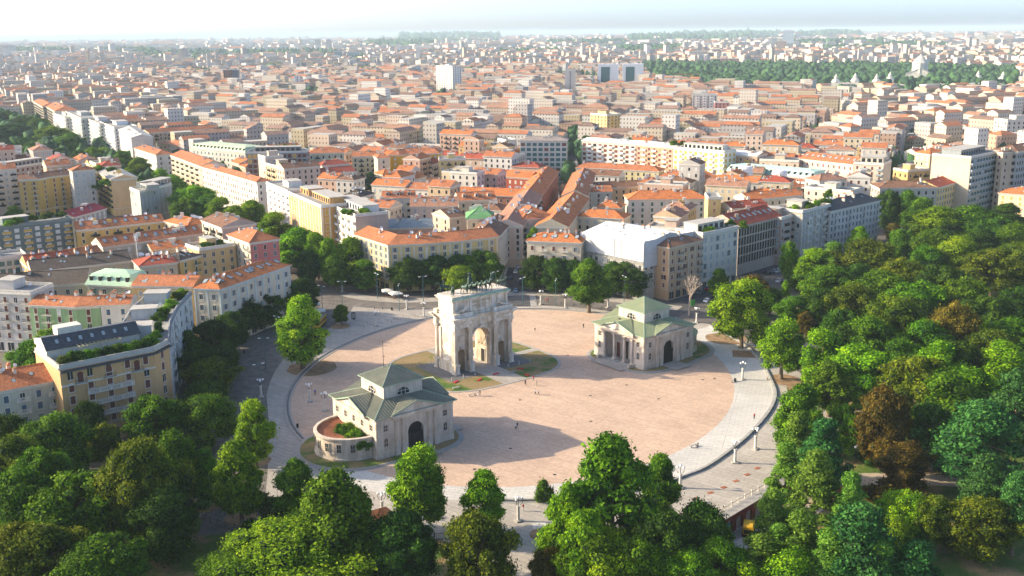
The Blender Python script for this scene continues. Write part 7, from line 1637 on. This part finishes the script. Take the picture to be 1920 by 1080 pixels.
def sheetpanel(a,c,z0,z1,n,nz):
    e=(c-a)/n
    for k in range(n):
        for j in range(nz):
            q=MB(); w=6; pts=[]
            za=z0+(z1-z0)*j/nz; zb=z0+(z1-z0)*(j+1)/nz-.05
            nn_=Vector((e.y,-e.x,0)).normalized()
            for i in range(w):
                t0=i/w;t1=(i+1)/w; o0=.12+.10*math.sin(t0*math.pi+k);o1=.12+.10*math.sin(t1*math.pi+k); A=a+e*(k+t0)+nn_*o0;C=a+e*(k+t1)+nn_*o1
                q.poly(((A.x,A.y,za),(C.x,C.y,za),(C.x,C.y,zb),(A.x,A.y,zb)),M['sheet'])
            q.build('sheeting_panel',R)
sheetpanel(a0,a1,15.2,22.6,9,2); sheetpanel(a1,a2,13.0,23.4,4,2)
# roof terrace planting on the near houses
def tplant(px,py,z,w,h,col,i):
    p=at(px,py,z); o=tree(0,0,h,w,B_,col,world=(p.x,p.y),z=z-.1); o.name='terrace_shrub'; o['category']='shrub'; o['group']='terrace planting'; return o
TP=[]
for k,(x,y,z,w,h,c) in enumerate([(118,684,21.5,3.4,2.4,'olive'),(134,678,21.5,3,2.8,'green'),(150,676,21.5,4,2.6,'dark'),(166,673,21.5,3.4,2.6,'lime'),(184,669,21.5,3,2.2,'green'),(202,666,21.5,4,2.4,'dark'),(220,663,21.5,3,2.6,'green'),(238,659,21.5,3.2,2.2,'bright'),(254,656,21.5,3.6,2.6,'green'),(270,652,21.5,3,2.4,'dark'),(284,646,21.5,3.2,2.6,'green'),(294,638,21.5,3,2.8,'bright'),(300,620,21.5,3,2.6,'dark'),(298,600,21.5,4,2.4,'green'),(306,590,21.5,4,2.2,'bright'),(318,575,21.5,4,2.4,'lime'),(330,560,21.5,5,2.2,'olive'),(340,552,21.5,4,2,'bright'),
 (385,462,18,4,2,'green'),(398,460,18,3.5,2,'dark'),(415,458,18,3.5,2,'green'),(60,412,22,5,2.4,'green'),(90,408,22,5,2.2,'dark'),(30,418,22,5,2.6,'green'),(15,422,22,4,2.2,'bright'),(115,404,22,5,2,'dark'),(645,400,26,4,2,'bright'),(660,402,26,4,2.2,'green'),(685,400,26,5,2.4,'bright'),(612,380,26,4,2,'green'),
 (1265,272,28,6,3,'green'),(1280,273,28,7,3,'dark'),(1300,275,28,6,3.4,'green'),(1318,277,28,8,3,'dark'),(1335,279,28,6,3,'green'),(1350,281,28,6,2.6,'bright'),(1100,260,27,5,2.4,'green'),(1180,264,27,5,2.4,'green'),(1395,425,22.5,4,2.4,'green'),(1370,424,22.5,4,2.8,'green'),(1330,434,22.5,4,2,'lime'),(1515,390,22.5,4,3,'green'),(1530,385,22.5,4,2.4,'bright'),(1490,396,21,6,3,'bright'),(1545,382,22.5,5,2.6,'green'),(1555,372,22.5,4,4.5,'green'),(1625,300,26,6,2,'green'),(1645,301,26,6,2,'green'),(520,280,27,6,2.6,'bright'),(535,279,27,6,3,'green'),(550,278,27,6,2.4,'green'),(185,318,22,6,3,'bright'),(210,322,22,6,3,'green'),(200,345,20,6,3,'green'),(180,352,15,9,4,'dark'),(265,345,19,5,2.6,'green'),(290,342,19,5,2.4,'bright'),(310,340,19,5,2.4,'green'),(1000,440,20,3,3,'bright'),(995,446,20,2.6,2.6,'green'),(640,250,21,8,2.6,'green'),(765,256,20,6,3,'green'),(800,256,20,6,3,'green')]):
    TP.append((tplant(x,y,z,w,h,c,k),'roof terrace shrub'))
rank_labels(TP,QM+[('the left end of the hanging roof garden',at(1265,275,28)),('the right end of the hanging roof garden',at(1350,284,28)),('the left end of the ochre house',at(110,670,21)),('the curved white house',at(320,600,21)),('the ochre corner house',at(220,660,21)),('the orange roofed pilastered palace',at(450,530,20)),('the striped boulevard block',at(640,400,25)),('the scaffolded building',at(1170,440,21)),('the black slate roof palace',at(1560,390,21))],'farthest from')
# ivy in the curved wing
Wm=Matrix.Translation((-30.6,248.8,0))@Matrix.Rotation(math.radians(37),4,'Z'); IV=[]
for k,(x,y) in enumerate([(-12.6,-6.4),(-12.8,-4.0),(-12.6,-1.4),(-12.5,1.0),(-14.3,1.6),(-14.5,-3.5),(-12.8,-7.8)]):
    p=Wm@Vector((x,y,2.6)); o=tree(0,0,3.4 if k<5 else 2.6,3.8,B_,'bright' if k%2 else 'green',world=(p.x,p.y),z=2.9); o['group']='ivy in the court of the curved wing'; IV.append((o,'leafy ivy mound in the wing court'))
rank_labels(IV,[('the near end of the wing',Wm@Vector((-11,-9,0)))])
# slate penthouse, arched windows and stone balconies of the ochre house
TR_=[o for o in COL.objects if o.name=='terrace_house'][0]; rt=TR_.location
A_=at(111,691,21.5)-rt;B2_=at(288,655.5,21.5)-rt;C2_=at(316,641,21.5)-rt
for v in(A_,B2_,C2_): v.z=0
e_=(B2_-A_).normalized(); n_=Vector((-e_.y,e_.x,0)); Lh=(B2_-A_).length; sl=plain('slate_roofing',(.065,.07,.078),.6,0,.3,1.5)
b=MB(); p0_=A_+n_*9.5; p1_=B2_+n_*9.5
b.bar(p0_,p1_,0,8.5,21.4,24.0,M['frame']); b.build('penthouse_wall',TR_)
b=MB(); Zq=lambda v,z:(v.x,v.y,z); a0_=p0_-n_*.6-e_*.3; a1_=p1_-n_*.6+e_*.3; c0_=p0_+n_*2.6-e_*.3;c1_=p1_+n_*2.6+e_*.3; d0_=p0_+n_*9-e_*.3;d1_=p1_+n_*9+e_*.3
b.poly((Zq(a0_,24),Zq(a1_,24),Zq(c1_,26.6),Zq(c0_,26.6)),sl); b.poly((Zq(c0_,26.6),Zq(c1_,26.6),Zq(d1_,25.2),Zq(d0_,25.2)),sl); b.poly((Zq(a0_,23.8),Zq(a1_,23.8),Zq(d1_,23.8),Zq(d0_,23.8)),sl); b.poly((Zq(a0_,23.8),Zq(a0_,24),Zq(c0_,26.6),Zq(d0_,25.2),Zq(d0_,23.8)),M['frame']); b.poly((Zq(a1_,23.8),Zq(a1_,24),Zq(c1_,26.6),Zq(d1_,25.2),Zq(d1_,23.8)),M['frame']); PR_=b.build('slate_roof',TR_)
b=MB(); q0=p0_+e_*4+n_*3;q1=p0_+e_*10+n_*3; b.bar(q0,q1,0,4,26,28.2,M['frame']); b.build('roof_room',TR_)
for k in range(7):
    c=p0_+e_*(3+k*(Lh-6)/6)+n_*1.1; o=inst('skylight',SKYL,PR_,(c.x,c.y,25.3)); o.rotation_euler=(.75,0,math.atan2(e_.y,e_.x))
b=MB(); b.bar(A_,B2_,.9,0,20.3,20.75,sl); b.bar(B2_,C2_,.9,0,20.3,20.75,sl); b.bar(A_,B2_,.25,0,16.6,16.95,M['frame']); b.build('slate_eave',TR_)
for k in range(Lh.__int__()//4):
    pass
nb=int((Lh-1)/3.9)
for f,z in ((1,7.6),(2,10.7),(3,13.8)):
    c=A_.lerp(B2_,.5); inst('balcony',balcmesh(11.5 if f<4 else 4,'stone'),TR_,(c.x,c.y,z),math.atan2(e_.y,e_.x))
for t in(.2,.5,.8):
    c=A_.lerp(B2_,t); inst('balcony',balcmesh(2.8,'iron'),TR_,(c.x,c.y,16.9),math.atan2(e_.y,e_.x)); 
    c2=c-n_*.06; inst('window',winmesh('a',1.5,2.7),TR_,(c2.x,c2.y,17.0),math.atan2(e_.y,e_.x))
# pergola on the ochre house terrace
p0=at(152,668,21.5);p1=at(228,652,21.5); R=thing('pergola','wooden slatted pergola on the terrace of the ochre corner house','pergola',p0); b=MB(); v=p1-p0; v.z=0; n_=Vector((-v.y,v.x,0)).normalized()
b2=MB(); M['wood']=plain('pale_wood',(.5,.4,.2))
for k in range(11):
    c=v*(k/10); sb=MB(); sb.bar(c,c+n_*3.4,.07,.07,2.5,2.62,M['wood']); sb.build('slat',R)
for t in(0,3.3): b2.bar(n_*t,v+n_*t,.06,.06,2.38,2.5,M['wood'])
for k in(0,5,10):
    for t in(0,3.3): c=v*(k/10)+n_*t; b2.tube((c.x,c.y,0),(c.x,c.y,2.4),.07,.07,5,M['wood'])
b2.build('frame',R)
# white stair towers of the teal block
for k,(x,y) in enumerate([(1398,315),(1462,322)]):
    p=at(x,y,23); p.z=0; b=MB(); b.lathe([(4.2,0),(4.2,23),(3.6,24),(.1,24.5)],18,M['white']); o=b.build('stair_tower',None,p-Vector((0,0,0))); o['label']=['left','right'][k]+' white round stair tower in front of the teal roofed block'; o['category']='tower'
# antenna mast on the left roofs
p=at(258,480,17); b=MB(); b.tube((0,0,-2),(0,0,9),.2,.12,6,M['white'])
for k in range(6): a=k*1.05; b.box(math.cos(a)*.6-.12,math.sin(a)*.6-.1,6+(k%2),math.cos(a)*.6+.12,math.sin(a)*.6+.1,8+(k%2),M['white'])
for k in range(10): b.tube((-.6,0,k*.8),(.6,0,k*.8+.6),.04,.04,3,M['white'],False)
o=b.build('antenna_mast',None,p); o['label']='white antenna mast on the roofs behind the mint green mansard'; o['category']='antenna'
# ---------------------------------------------------------------- haze
hb=MB(); hb.box(-24000,-300,-6,24000,46000,135,M['ground']); hz=hb.build('haze',kind='stuff'); hm2=bpy.data.materials.new('haze_air'); hm2.use_nodes=True; n_=hm2.node_tree.nodes; n_.clear()
vo=n_.new('ShaderNodeVolumePrincipled'); oo=n_.new('ShaderNodeOutputMaterial'); hm2.node_tree.links.new(vo.outputs[0],oo.inputs['Volume']); vo.inputs['Color'].default_value=(.55,.69,.78,1); vo.inputs['Density'].default_value=HAZE_DENSITY; vo.inputs['Anisotropy'].default_value=0.0
hz.data.materials.clear(); hz.data.materials.append(hm2)
